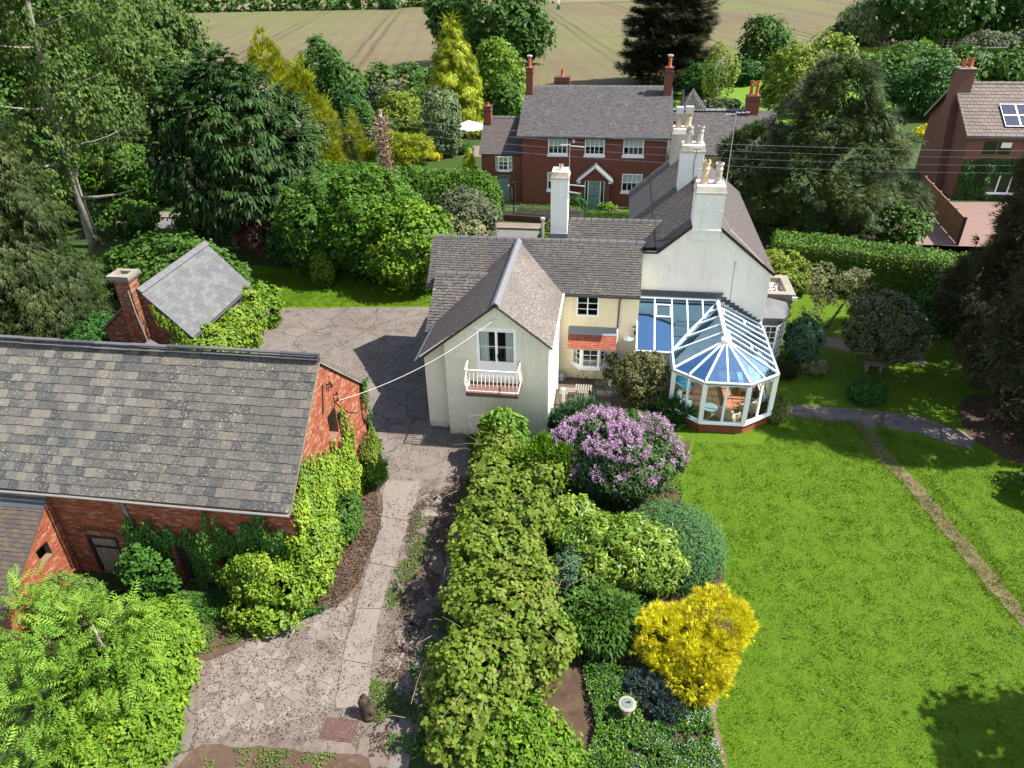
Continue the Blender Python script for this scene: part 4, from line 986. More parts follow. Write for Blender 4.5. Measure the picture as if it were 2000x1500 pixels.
# french window
fw_ = window(HOUSE, (-4.52, WY, 2.60), X, 1.41, 1.98, 1, 1, whitep, m['glass_wall'], n=-Y, fr=.095, dep=.09, mull=2, name='french_window', sill=False)
k = MB()
for s in (0, 1): k.obox((-4.52, WY, 2.60), X, Z, -Y, .07+s*.675, .70+s*.675-.02, .07, .62, -.06, -.03); k.obox((-4.52, WY, 2.60), X, Z, -Y, .07+s*.675, .70+s*.675, .60, .68, -.06, -.02)
k.obox((-4.52, WY, 2.60), X, Z, -Y, .07, 1.34, 1.28, 1.295, -.05, -.03)
k.build('kick_panel', m['white_paint'], fw_)
k = MB(); k.obox((-4.52, WY, 2.60), X, Z, -Y, -.06, 1.47, 1.98, 2.05, -.02, .04); k.build('lintel', m['white_paint'], fw_)
k = MB(); k.obox((-4.52, WY, 2.60), X, Z, -Y, .735, .765, .85, 1.0, 0, .035); k.build('handle', m['black_iron'], fw_)
for a0, a1 in ((.1, .42), (1.02, 1.32)):      # gathered curtains
    k = MB(); n = 16; P = [(-4.52+a0+(a1-a0)*i/n, WY+.13+.025*sin(i*1.9)) for i in range(n+1)]
    for (p, q) in zip(P, P[1:]): k.quad((p[0], p[1], 2.7), (q[0], q[1], 2.7), (q[0], q[1], 4.5), (p[0], p[1], 4.5))
    k.build('curtain', m['curtain'], fw_)
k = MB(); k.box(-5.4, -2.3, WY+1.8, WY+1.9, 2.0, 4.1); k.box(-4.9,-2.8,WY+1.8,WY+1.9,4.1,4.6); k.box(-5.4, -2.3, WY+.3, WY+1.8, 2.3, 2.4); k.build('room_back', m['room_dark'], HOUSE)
# balcony
bx0, bx1, by0, by1, bz = -4.82, -2.96, 20.92, WY, 2.42
k = MB(); k.box(bx0, bx1, by0, by1, bz-.12, bz-.06); k.build('balcony_fascia', m['white_paint'], HOUSE)
for i in range(8): k = MB(); w = (bx1-bx0)/8; k.box(bx0+w*i+.004, bx0+w*(i+1)-.004, by0-.03, by1, bz-.058, bz); k.build('balcony_board', m['balcony_board'], HOUSE)
k = MB(); k.box(bx0-.01, bx1+.01, by0-.045, by0-.032, bz-.13, bz+.005); k.box(bx0-.02, bx0-.006, by0-.03, by1, bz-.13, bz+.005); k.box(bx1+.006, bx1+.02, by0-.03, by1, bz-.13, bz+.005); k.build('balcony_edge', m['balcony_board'], HOUSE)
k = MB(); rz = bz+.93
k.bar((bx0, by0, rz), (bx1, by0, rz), .035); k.bar((bx0, by0, rz), (bx0-.02, by1-.01, rz+.02), .035); k.bar((bx1, by0, rz), (bx1+.02, by1-.01, rz+.02), .035)
k.bar((bx0, by0, bz+.08), (bx1, by0, bz+.08), .025); k.bar((bx0, by0, bz+.08), (bx0, by1, bz+.08), .025); k.bar((bx1, by0, bz+.08), (bx1, by1, bz+.08), .025)
rail = k.build('balcony_rail', m['cream_metal'], HOUSE)
def baluster(x, y, ox, oy):
    q = MB(); q.tube([(x, y, bz+.02), (x+ox*.05, y+oy*.05, bz+.2), (x+ox*.09, y+oy*.09, bz+.38), (x+ox*.04, y+oy*.04, bz+.6), (x, y, rz)], .0105, 5); q.build('baluster', m['cream_metal'], rail)
for i in range(14): baluster(bx0+.02+(bx1-bx0-.04)*i/13, by0, 0, -1)
for i in range(1, 6):
    baluster(bx0, by0+(by1-by0)*i/6, -1, 0); baluster(bx1, by0+(by1-by0)*i/6, 1, 0)
# wing roof: two slopes
ov = .12; yf = WY-.14
def slope(name_m, x0, z0, x1, z1, ya, polys_y, tw, th, t, nm='roof_tiles'):
    pass
sr = (zr-za_)/(xb-ax); vr = Vector((ax-xb-.12, 0, -(sr)*(-(ax-xb-.12)) )) 
er = Vector((xb+.14, yf, zr-.14*abs(sr)+.05)); topR = Vector((ax, yf, za_+.06)); lr = (topR-er).length
dr = (topR-er).normalized(); ylen = 28.3-yf
# right slope reaches the main eave and dies into the main roof
def main_z(y): return 4.05+(5.62-4.05)*(y-26.12)/(27.85-26.12)
def yv(z): return 26.12+(z-4.05)*(27.85-26.12)/(5.62-4.05)
roof(HOUSE, er, Y, dr, [[(0, 0), (yv(er.z)-yf+.1, 0), (yv(topR.z)-yf+.05, lr), (0, lr)]], m['tile_wing'], tw=.155, th=.085, t=.010, jit=.004, gap=.004)
el = Vector((xa-.15, yf, zl-.12)); dl = (Vector((ax, yf, za_+.06))-el); ll = dl.length; dl.normalize()
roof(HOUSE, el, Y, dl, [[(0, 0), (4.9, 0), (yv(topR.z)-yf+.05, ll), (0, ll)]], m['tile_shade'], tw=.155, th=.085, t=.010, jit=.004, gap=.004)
ridge(HOUSE, (ax, yf, za_+.11), (ax, 27.75, za_+.13), m['ridge_wing'], L=.33, w=.15, h=.10)
k = MB(); k.bar((xm-.9, WY-.02, profw[0][1]-.72), (ax, WY-.02, za_-.03), .05, .10); k.bar((xb+.03, WY-.02, zr-.05), (ax, WY-.02, za_-.03), .05, .10); k.build('verge_board', m['cream_metal'], HOUSE)
k = MB(); k.tube([(xb+.16, yf, zr-.08), (xb+.16, 26.2, zr-.06)], .045, 6); k.tube([(xb+.06, WY+.1, zr-.1), (xb+.04, WY+.1, .1)], .03, 6); k.tube([(xb+.06, 25.2, zr-.1), (xb+.05, 25.2, .1)], .03, 6); k.build('gutter', m['white_paint'], HOUSE)
k = MB(); k.tube([(xm-.05, WY+.3, 4.0), (xm-.04, WY+.3, .1)], .035, 6); k.tube([(xa-.2, yf, zl-.17), (xa-.2, 26.5, zl-.15)], .05, 6); k.build('downpipe', m['gutter_dark'], HOUSE)
# --- low range to the left behind the wing
lx0 = -7.02
ez, rz2 = 2.95, 4.72; ey, ryy = 24.3, 26.15
O = Vector((lx0, ey, ez)); dv = Vector((0, ryy-ey, rz2-ez)); lv = dv.length
roof(HOUSE, O, X, dv.normalized(), [[(-.1, 0), (3.2, 0), (3.2, lv), (.05, lv)]], m['tile_low'], tw=.18, th=.125, t=.026, jit=.009)
ridge(HOUSE, (lx0+.02, ryy, rz2+.03), (-4.3, ryy, rz2+.03), m['ridge_grey'], L=.43, w=.13, h=.12)
wall(HOUSE, (lx0, ey+.2, 0), Y, [(0, ez), (ryy-ey, rz2-.1), (3.3, 3.3)], m['paint_white_y'], (), .2, outward=-X)
wall(HOUSE, (lx0, ey+.2, 0), X, [(0, ez), (.6, ez)], m['paint_sage'], (), .2, outward=-Y)
# --- front range
x0m, x1m = -7.42, 1.26; O = Vector((x0m, 26.12, 4.05)); dv = Vector((0, 27.85-26.12, 5.62-4.05)); lv = dv.length; d_ = dv.normalized()
A = 0; xw = -2.0-x0m
roof(HOUSE, O, X, d_, [[(0, 0), (1.2, 0), (1.2, lv), (0.0, lv)], [(1.2, 0), (3.6, 0), (3.6, lv), (1.2, lv)], [(3.6, .1), (5.4, -.02), (5.4, lv), (3.6, lv)], [(5.4, -.02), (x1m-x0m, -.02), (x1m-x0m, lv), (5.4, lv)]], m['tile_house'], tw=.16, th=.105, t=.024, jit=.006)
# rear slope, over to the valley
O2 = Vector((-7.42, 29.35, 4.2)); dv2 = Vector((0, 27.85-29.35, 5.62-4.2)); roof(HOUSE, O2, -X, dv2.normalized(), [[(-8.9, 0), (0, 0), (0, dv2.length), (-8.9, dv2.length)]], m['tile_house'], tw=.3, th=.2)
ridge(HOUSE, (x0m+.02, 27.85, 5.65), (2.15, 27.85, 5.65), m['ridge_grey'], L=.37, w=.13, h=.15)
ys = 26.34
hw = (-1.26-xb, -.36-xb, 2.97, 3.86)
wall(HOUSE, (xb, ys, 0), X, [(0, 4.02), (1.24-xb, 4.02)], m['paint_warm'], [hw, (-1.18-xb, .02-xb, .9, 1.62)], .22, outward=-Y)
wall(HOUSE, (1.24, ys, 0), Y, [(0, 4.02), (.8, 4.8), (1.36, 4.9)], m['paint_white_y'], (), .2, outward=X)
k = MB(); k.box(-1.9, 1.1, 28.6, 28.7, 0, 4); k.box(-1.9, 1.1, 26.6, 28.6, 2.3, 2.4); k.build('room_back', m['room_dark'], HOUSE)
wall(HOUSE, (x0m+.12, 26.5, 0), Y, [(0, 3.6), (1.35, 5.45), (2.7, 4.1)], m['paint_white_y'], (), .2, outward=-X)
wall(HOUSE, (x0m+.12, 29.3, 0), X, [(0, 4.1), (8.9, 4.1)], m['paint_sage'], (), .2, outward=Y)
window(HOUSE, (-1.26, ys, 2.97), X, .90, .89, 1, 3, whitep, glass, n=-Y, fr=.055, mull=2, sill=False, dep=.06)
k = MB(); k.bar((xb, 26.1, 3.98), (1.24, 26.1, 3.98), .08, .09); k.build('eaves_gutter', m['gutter_dark'], HOUSE)
k = MB(); k.tube([(.62, 26.2, 3.95), (.45, 26.3, 3.75), (.44, 26.3, 2.5)], .032, 6); k.build('downpipe', m['gutter_dark'], HOUSE)
k = MB(); k.tube([(.7, 26.22, 3.97), (.5, 26.28, 3.8)], .035, 6); k.tube([(.44, 26.3, 2.5), (.44, 26.3, .9)], .03, 6); k.build('downpipe', m['white_paint'], HOUSE)
# oriel window with its red tiled roof

fl, frr = Vector((-1.40, ys, .78)), Vector((.20, ys, .78)); pj = .42
c1, c2 = Vector((-.98, ys-pj, .78)), Vector((-.22, ys-pj, .78)); bh_ = .92
k = MB(); e = .05
ring = [Vector((-1.46, ys, 0)), Vector((-1.02, ys-pj-.06, 0)), Vector((-.18, ys-pj-.06, 0)), Vector((.26, ys, 0))]
k.solid([p+Z*.68 for p in ring], [p+Z*.79 for p in ring]); k.solid([p+Z*(.78+bh_) for p in ring], [p+Z*(.88+bh_) for p in ring]); bay = k.build('bay_window', m['white_paint'], HOUSE)
def facet(a, b, nm='casement'):
    u = (b-a).normalized(); w = (b-a).length; n_ = u.cross(Z)
    f = MB(); B = lambda p, q, r_, s, c, d: f.obox(a, u, Z, n_, p, q, r_, s, c, d, .5)
    g_ = .09; B(0, g_, 0, bh_, -.06, 0); B(w-g_, w, 0, bh_, -.06, 0); B(g_, w-g_, 0, .07, -.06, 0); B(g_, w-g_, bh_-.07, bh_, -.06, 0)
    B(w/2-.011, w/2+.011, .07, bh_-.07, -.04, -.01)
    for t in (1, 2): z = .07+(bh_-.14)*t/3; B(g_, w-g_, z-.011, z+.011, -.041, -.009)
    f.build(nm, whitep, bay); q = MB(); q.obox(a, u, Z, n_, g_, w-g_, .07, bh_-.07, -.03, -.025); q.build('pane', glass, bay)
facet(fl, c1); facet(c1, c2); facet(c2, frr)
for x in (-.95, -.3): k = MB(); k.bar((x, ys-.02, .45), (x, ys-.30, .68), .07, .07); k.box(x-.035, x+.035, ys-.05, ys, .38, .68); k.build('bracket', m['dark_wood'], bay)
O = Vector((-1.56, ys-.56, 1.74)); dv = Vector((0, .56, .55)); lv = dv.length
roof(HOUSE, O, X, dv.normalized(), [[(0, 0), (2.0, 0), (2.0, lv*.98), (0, lv*.98)]], m['tile_red'], tw=.14, th=.085, t=.014, name='bay_roof_tiles')
k = MB(); k.obox(O, X, dv.normalized(), X.cross(dv.normalized()), -.01, 2.01, lv*.78, lv*1.0, .018, .03); k.bar((-1.56, ys-.02, 2.40), (.44, ys-.02, 2.40), .03, .2); k.build('bay_flashing', m['flash_lead'], HOUSE)
k = MB(); k.box(-1.52, .40, ys-.5, ys-.02, 1.66, 1.72); k.build('bay_soffit', m['white_paint'], HOUSE)
# white pipes at the foot of the wall
k = MB(); k.tube([(-1.75, ys-.05, .55), (-.95, ys-.05, .50), (-.95, ys-.05, .05)], .022, 6); k.tube([(-.05, ys-.04, .62), (-.85, ys-.06, .12), (-.85, ys-.06, 0)], .022, 6); k.build('waste_pipe', m['white_paint'], HOUSE)
k = MB(); k.lathe((.93, ys-.14, 2.10), [(.23, 0), (.21, .02), (.06, .07), (.03, .12)], 18); la = k.build('wall_lamp', m['white_paint'], HOUSE, smooth=True)
k = MB(); k.tube([(.93, ys-.14, 2.2), (.93, ys-.12, 2.42), (.93, ys, 2.42)], .012, 5); k.build('lamp_arm', m['white_paint'], la)
k = MB(); k.box(1.12, 1.19, ys-.08, ys, 2.25, 2.42); k.bar((1.05, ys-.02, 2.6), (1.22, ys-.15, 2.62), .03); k.build('security_light', m['black_iron'], HOUSE)
# --- big gable range
GYY = 27.70; gx0, gx1, gax = 1.20, 6.42, 3.62; gza, gzr, gzl = 6.80, 4.56, 5.26
wall(HOUSE, (gx0, GYY, 0), X, [(0, gzl), (.62, gzl), (gax-gx0, gza), (gx1-gx0, gzr)], m['paint_gable'], (), .25, outward=-Y)
wall(HOUSE, (gx1, GYY, 0), Y, [(0, gzr), (11.2, gzr)], m['paint_white_y'], (), .2, outward=X)
wall(HOUSE, (.9, 31.2, 0), Y, [(0, 4.4), (7.5, 4.4)], m['paint_white_y'], (), .2, outward=-X)
wall(HOUSE, (.9, 38.9, 0), X, [(0, 4.4), (gax-.9, 6.6), (gx1-.9, gzr)], m['paint_sage'], (), .2, outward=Y)
sl_ = (gza-gzl)/(gax-(gx0+.62)); le = Vector((.77, GYY-.02, 0)); le.z = gza+.08-(gax-.77)*sl_
dv = Vector((gax, GYY-.02, gza+.08))-le; lg = dv.length; dv.normalize(); yl = 38.95-GYY
ks = ((1.82-.77)/(gax-.77))*lg
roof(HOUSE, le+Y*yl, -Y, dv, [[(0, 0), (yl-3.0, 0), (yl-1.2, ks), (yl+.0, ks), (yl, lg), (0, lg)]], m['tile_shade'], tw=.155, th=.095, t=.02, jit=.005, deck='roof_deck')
re_ = Vector((gx1+.13, GYY-.02, 0)); srr = (gza-gzr)/(gx1-gax); re_.z = gza+.08-(re_.x-gax)*srr; dv = Vector((gax, GYY-.02, gza+.08))-re_; lg2 = dv.length; dv.normalize()
roof(HOUSE, re_, Y, dv, [[(-.04, 0), (yl, 0), (yl, lg2), (-.04, lg2)]], m['tile_brown'], tw=.16, th=.10, t=.012)
ridge(HOUSE, (gax, GYY+.5, gza+.12), (gax, 38.9, gza+.12), m['ridge_grey'], L=.40, w=.15, h=.10)
k = MB(); k.bar((gx1+.12, GYY-.05, re_.z-.02), (gax+.55, GYY-.05, gza-.4), .05, .11); k.bar((gx0+.62, GYY-.04, gzl+.02), (gax-.5, GYY-.04, gza-.36), .06, .09); k.bar((gx0-.03, GYY-.03, gzl+.02), (gx0+.66, GYY-.03, gzl+.02), .07, .05); k.build('verge_board', m['dark_wood'], HOUSE)
# --- second parallel range with its ridge behind the first
s0, s1 = -2.78, 2.4; O = Vector((s0, 29.35, 4.3)); dv = Vector((0, 30.6-29.35, 5.6-4.3)); lv = dv.length
roof(HOUSE, O, X, dv.normalized(), [[(0, 0), (s1-s0-.3, 0), (s1-s0, lv), (0, lv)]], m['tile_house'], tw=.16, th=.105, t=.024, jit=.006)
O = Vector((s1, 31.9, 4.3)); dv = Vector((0, 30.6-31.9, 1.3)); roof(HOUSE, O, -X, dv.normalized(), [[(0, 0), (s1-s0, 0), (s1-s0, dv.length), (0, dv.length)]], m['tile_house'], tw=.3, th=.2)
ridge(HOUSE, (-1.86, 30.6, 5.63), (2.15, 30.6, 5.63), m['ridge_grey'], L=.30, w=.11, h=.12)
wall(HOUSE, (s0, 29.35, 0), Y, [(0, 4.3), (1.25, 5.55), (2.5, 4.3)], m['paint_white_y'], (), .2, outward=-X)
wall(HOUSE, (s0, 31.85, 0), X, [(0, 4.3), (5, 4.3)], m['paint_sage'], (), .2, outward=Y)
def stack(x0, x1, y0, y1, zb, zt, mat, cap=None, bands=(.2,), label=None):
    k = MB(); k.box(x0, x1, y0, y1, zb, zt-.28); c = k.build('chimney', mat, HOUSE, label=label)
    k = MB(); k.box(x0-.035, x1+.035, y0-.035, y1+.035, zt-.30, zt-.22); k.solid([(x0-.02, y0-.02, zt-.22), (x1+.02, y0-.02, zt-.22), (x1+.02, y1+.02, zt-.22), (x0-.02, y1+.02, zt-.22)], [(x0+.02, y0+.02, zt), (x1-.02, y0+.02, zt), (x1-.02, y1-.02, zt), (x0+.02, y1-.02, zt)])
    k.build('chimney_cap', cap or m['render_cap'], c)
    k = MB(); k.box(x0-.012, x1+.012, y0-.012, y1+.012, zb+(zt-zb)*.55, zb+(zt-zb)*.55+.03); k.build('string_course', mat, c)
    return c
c = stack(3.10, 4.20, 27.62, 28.6, 5.9, 8.02, m['paint_chim'])
k = MB(); k.box(3.07, 4.23, 27.58, 28.63, 6.28, 6.33)
for i in range(9): k.box(3.09+i*.13, 3.16+i*.13, 27.59, 27.63, 6.24, 6.28)
k.build('corbel', m['paint_chim'], c)
pot(c, (3.40, 28.1, 8.02), .15, .80, m['pot_buff'], crown=True); pot(c, (3.90, 28.1, 8.02), .145, .78, m['pot_grey'])
c = stack(2.84, 3.86, 32.95, 33.9, 6.0, 8.27, m['paint_chim'])
pot(c, (3.13, 33.45, 8.27), .15, .70, m['pot_grey']); pot(c, (3.62, 33.45, 8.27), .15, .74, m['pot_grey'])
k = MB(); k.tube([(3.5, 32.9, 8.12), (3.42, 32.9, 7.6), (3.45, 32.9, 6.9)], .014, 5); k.bar((3.3, 32.85, 8.15), (3.65, 32.8, 8.17), .03); k.build('aerial_cable', m['black_iron'], c)
c = stack(2.72, 3.72, 37.6, 38.5, 5.9, 7.98, m['render_cap'])
pot(c, (2.98, 38.0, 7.98), .15, .62, m['pot_buff'], cowl=m['steel']); pot(c, (3.45, 38.0, 7.98), .16, .62, m['pot_buff'], cowl=m['steel'])
c = stack(-2.68, -1.96, 29.85, 30.75, 4.7, 7.83, m['paint_chim'])
pot(c, (-2.3, 30.3, 7.83), .09, .22, m['pot_grey'])
k = MB(); k.box(-2.72, -1.92, 29.78, 29.86, 5.0, 5.2); k.build('chimney_flashing', m['flash_lead'], c)
# steel flue
k = MB(); k.tube([(-2.93, 29.0, 4.6), (-2.93, 29.0, 6.05)], .065, 10); fl_ = k.build('flue_pipe', m['steel'], HOUSE, smooth=False); k = MB(); k.lathe((-2.93, 29.0, 6.05), [(.065, 0), (.11, .02), (.11, .10), (.05, .12)], 10); k.build('flue_cap', m['steel'], fl_)
# side bay at the right hand wall and the flat roofed porch behind it
bx, by = 6.42, 28.15
k = MB(); ring = [(bx, by, 0), (bx+.78, by+.02, 0), (bx+1.2, by+.55, 0), (bx+1.2, by+1.7, 0), (bx, by+1.9, 0)]
k.solid([(p[0], p[1], 0) for p in ring], [(p[0], p[1], .35) for p in ring]); sb = k.build('side_bay', m['stone_pale'], HOUSE)
k = MB(); k.solid([(p[0]-.02, p[1]+.02, 2.02) for p in ring], [(p[0]-.02, p[1]+.02, 2.30) for p in ring]); k.solid([(p[0]+(.12 if i else 0), p[1]-.10, 2.30) for i, p in enumerate(ring)], [(p[0]+(.12 if i else 0), p[1]-.10, 2.42) for i, p in enumerate(ring)])
k.solid([(p[0]+(.10 if i else 0), p[1]-.08, 2.42) for i, p in enumerate(ring)], [(bx, by+.3, 2.66), (bx+.3, by+.35, 2.66), (bx+.6, by+.8, 2.66), (bx+.6, by+1.4, 2.66), (bx, by+1.6, 2.66)]); k.build('bay_roof', m['lead'], sb)
def gridwin(a, b, z0, z1, cols, rows, par, fr=.05, bar=.022):
    a = Vector((a[0], a[1], z0)); b = Vector((b[0], b[1], z0)); u = (b-a).normalized(); w = (b-a).length
    window(par, a, u, w, z1-z0, cols, rows, m['white_paint'], m['glass'], n=u.cross(Z), fr=fr, bar=bar, sill=False, dep=.05)
gridwin((ring[0][0]+.02, ring[0][1]), (ring[1][0], ring[1][1]), .35, 2.02, 3, 6, sb); gridwin(ring[1], ring[2], .35, 2.02, 3, 6, sb); gridwin(ring[2], ring[3], .35, 2.02, 3, 6, sb)
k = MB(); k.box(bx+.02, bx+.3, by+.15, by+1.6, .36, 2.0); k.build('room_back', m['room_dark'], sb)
px0, px1, py0, py1 = 6.42, 8.05, 30.3, 32.2; ph = 2.55
k = MB(); k.box(px0, px1, py0, py1, 0, ph-.25); pc = k.build('side_porch', m['stone_pale'], HOUSE)
k = MB(); k.box(px0, px1+.15, py0-.15, py0+.2, ph-.25, ph+.05); k.box(px1-.2, px1+.15, py0+.2, py1+.15, ph-.25, ph+.05); k.box(px0, px1-.2, py1-.2, py1+.15, ph-.25, ph+.05); k.build('parapet', m['concrete_cap'], pc)
k = MB(); k.box(px0, px1-.2, py0+.2, py1-.2, ph-.25, ph-.2); k.build('flat_roof', m['white_paint'], pc)
q = NR.uniform([px0+.55, py0+.3, ph-.19], [px1-.25, py1-.3, ph-.15], (300, 3)); leafmesh('fallen_leaves', q, sphere_dirs(300)*np.array([1, 1, .2]), sphere_dirs(300)*.4+np.array([0, 0, 1]), .09, 'diamond', m['lf_red'], pc, kind='stuff')
k = MB(); k.box(px1, px1+.22, py0-.2, py0-.155, ph-.2, ph-.05); k.build('porch_gutter', m['white_paint'], pc)
k = MB(); k.tube([(4.95, GYY-.015, 4.9), (4.93, GYY-.015, 4.3), (4.97, GYY-.015, 3.7), (4.95, GYY-.015, 3.2)], .008, 4); k.tube([(4.95, GYY-.015, 4.9), (4.98, GYY-.015, 5.0), (4.92, GYY-.015, 5.03), (4.93, GYY-.015, 4.93)], .008, 4); k.build('wall_cable', m['gutter'], HOUSE)
k = MB(); k.tube([(4.2, GYY-.2, 6.9), (4.6, GYY+.3, 6.25), (5.3, GYY+.15, 5.65), (6.3, GYY-.02, 4.72)], .012, 4); k.build('roof_cable', m['cable'], HOUSE)
# aerials
def aerial(name, label, base, top, booms):
    o = thing(name, label, 'aerial', base); k = MB(); k.tube([base, top], .016, 5); k.build('mast', m['steel'], o)
    for (z, dx, dy, L, n, w) in booms:
        k = MB(); p = Vector((top[0], top[1], z)); d = Vector((dx, dy, .04)).normalized(); s = d.cross(Z).normalized(); k.bar(p, p+d*L, .02)
        for i in range(n): q = p+d*L*(i+.5)/n; k.bar(q-s*w, q+s*w, .012)
        k.build('antenna', m['aluminium'], o)
aerial('tv_aerial', 'tall mast with three comb aerials strapped to the left white chimney', (-1.93, 29.95, 6.7), (-1.93, 29.95, 9.0), [(8.95, -.4, -.3, .45, 4, .12), (8.9, .9, -.4, .7, 9, .10), (7.3, .9, -.35, .75, 10, .09), (7.0, .7, -.45, .6, 9, .09)])
aerial('tv_aerial', 'thin tall mast beside the front gable chimney, small aerial at its top', (4.27, 28.4, 7.3), (4.27, 28.4, 10.6), [(10.55, 1, .1, .5, 3, .15), (10.5, -.9, -.1, .4, 3, .14)])
# conservatory -----------------------------------------------------------
CY, ch = GYY, 2.2
Lp = [Vector((2.61, 25.0, 0)), Vector((2.61, 23.72, 0)), Vector((3.71, 22.88, 0)), Vector((5.31, 22.91, 0)), Vector((6.40, 23.76, 0)), Vector((6.40, 27.68, 0))]
RA = Vector((4.47, 24.35, 3.22)); RB = Vector((4.47, CY-.02, 3.22))
CV = thing('conservatory', 'white framed conservatory with faceted blue glass roof and low brick base', 'conservatory', (4.5, 24.5, 0))
cen = Vector((4.5, 25.2, 0)); ins = lambda p, d: Vector((cen.x+(p.x-cen.x)*(1-d), cen.y+(p.y-cen.y)*(1-d), p.z))
base = [Vector((1.22, 25.0, 0))] + Lp; bi = [ins(p, .012) if i > 1 else p.copy() for i, p in enumerate(base)]
bi[0] = Vector((1.22, 25.05, 0)); bi[1] = Vector((2.72, 25.05, 0))
for a, b in zip(bi, bi[1:]):
    u = (b-a).normalized(); w = (b-a).length; n_ = u.cross(Z)
    wall(CV, a, u, [(0, .40), (w, .40)], m['mortar_hut'], (), .12, name='base_wall', outward=n_)
    bricks(CV, a, u, [(0, .40), (w, .40)], m['brick_cons'], (), bl=.19, bh=.057, pr=.009, outward=n_, name='base_bricks')
k = MB()
for a, b in zip(bi, bi[1:]):
    u = (b-a).normalized(); n_ = u.cross(Z); k.obox(a, u, Z, n_, -.05, (b-a).length+.05, .40, .455, -.10, .09)
k.build('sill', m['white_upvc'], CV)
for a, b in zip(bi, bi[1:]):
    u = (b-a).normalized(); w = (b-a).length; n_ = u.cross(Z); nl = 2 if w < 2 else 5
    for i in range(nl):
        o_ = a+u*(w*i/nl)+Z*.455; ww = w/nl; f = MB(); B = lambda p, q, r_, s, c, d: f.obox(o_, u, Z, n_, p, q, r_, s, c, d, .5)
        H_ = ch-.455-.06; t1 = .055 if i else .02; B(0, .045, 0, H_, -.03, .03); B(ww-.045, ww, 0, H_, -.03, .03); B(.045, ww-.045, 0, .05, -.03, .03); B(.045, ww-.045, H_-.06, H_, -.03, .03)
        # little arch in the head of every light
        mid = ww/2; pts = [o_+u*(.045+(ww-.09)*t)+Z*(H_-.06-.20*abs(2*t-1)**2.2)+n_*.0 for t in np.linspace(0, 1, 9)]; f.tube(pts, .007, 4)
        fo = f.build('window_frame', m['white_upvc'], CV); g_ = MB(); g_.obox(o_, u, Z, n_, .045, ww-.045, .05, H_-.06, -.004, .004); g_.build('pane', m['glass_wall'], fo)
for p in bi: k = MB(); k.box(p.x-.085, p.x+.085, p.y-.085, p.y+.085, .455, ch-.02); k.build('corner_post', m['white_upvc'], CV)
k = MB(); rr = [Vector((1.22, 25.0, ch))]+[p+Z*ch for p in Lp]
for a, b in zip(rr, rr[1:]): k.bar(a, b, .09, .11)
k.build('eaves_beam', m['white_upvc'], CV)
k = MB()
for a, b in zip(rr, rr[1:]):
    n_ = (b-a).normalized().cross(Z); k.bar(a+n_*.075+Z*.0, b+n_*.075, .05, .06)
k.build('gutter', m['gutter'], CV)
def rafter(a, b, w=.055, nm='rafter'): q = MB(); q.bar(a+Z*.03, b+Z*.03, w, .05); q.build(nm, m['white_upvc'], CV)
def gpane(*p, nm='roof_pane'):
    n_ = (p[1]-p[0]).cross(p[2]-p[0]).normalized(); 
    if n_.z < 0: n_ = -n_
    q = MB(); q.solid([v+n_*.000 for v in p], [v+n_*.008 for v in p]); q.build(nm, m['glass_roof'], CV)
E_ = [p+Z*(ch+.06) for p in Lp]
# front fan
for a, b in ((E_[1], E_[2]), (E_[2], E_[3]), (E_[3], E_[4])):
    h_ = a.lerp(b, .5); gpane(a, h_, RA); gpane(h_, b, RA); rafter(h_, RA, .05)
for p in E_[1:5]: rafter(p, RA, .065)
# right slope
nr_ = 7
for i in range(nr_):
    y0_, y1_ = i/nr_, (i+1)/nr_; a, b = E_[4].lerp(E_[5], y0_), E_[4].lerp(E_[5], y1_); c_, d2 = RA.lerp(RB, y0_), RA.lerp(RB, y1_)
    gpane(a, b, d2, c_)
    if i: rafter(a, c_)
rafter(E_[5], RB, .08)
for i in (1, 5):     # opening lights
    t0, t1 = i/nr_, (i+1)/nr_; P = lambda s, t: (E_[4].lerp(E_[5], t)).lerp(RA.lerp(RB, t), s)+Z*.05
    q = MB(); A_, B_, C_, D_ = P(.45, t0), P(.45, t1), P(.9, t1), P(.9, t0)
    for a, b in ((A_, B_), (B_, C_), (C_, D_), (D_, A_)): q.bar(a, b, .05, .04)
    q.build('roof_light', m['white_upvc'], CV)
# left slope with the valley to the lean-to
V0 = E_[0]
gpts = [RA.lerp(RB, t) for t in (0, .25, .5, .75, 1)]
vl = [V0.lerp(RB, t) for t in (0, .25, .5, .75, 1)]
gpane(E_[1], V0, RA.lerp(RB, .19)); gpane(E_[1], RA.lerp(RB, .19), RA)
prev = (V0, RA.lerp(RB, .19))
for t, s in ((.27, .40), (.52, .61), (.77, .81), (1, 1)):
    a, b = V0.lerp(RB, t), RA.lerp(RB, s); gpane(prev[0], a, b, prev[1]) if s < 1 else gpane(prev[0], a, prev[1])
    rafter(*prev, .05); prev = (a, b)
rafter(V0, RB, .09, 'valley_bar'); rafter(E_[1], V0, .05)
q = MB(); q.bar(RA+Z*.07, RB+Z*.07, .13, .09); q.bar(RA+Z*.13, RB+Z*.13, .05, .05); q.build('ridge_bar', m['white_upvc'], CV)
q = MB(); q.lathe(RA+Z*.03, [(.20, 0), (.19, .05), (.06, .12), (.05, .2), (.015, .26)], 14); q.build('finial', m['white_upvc'], CV)
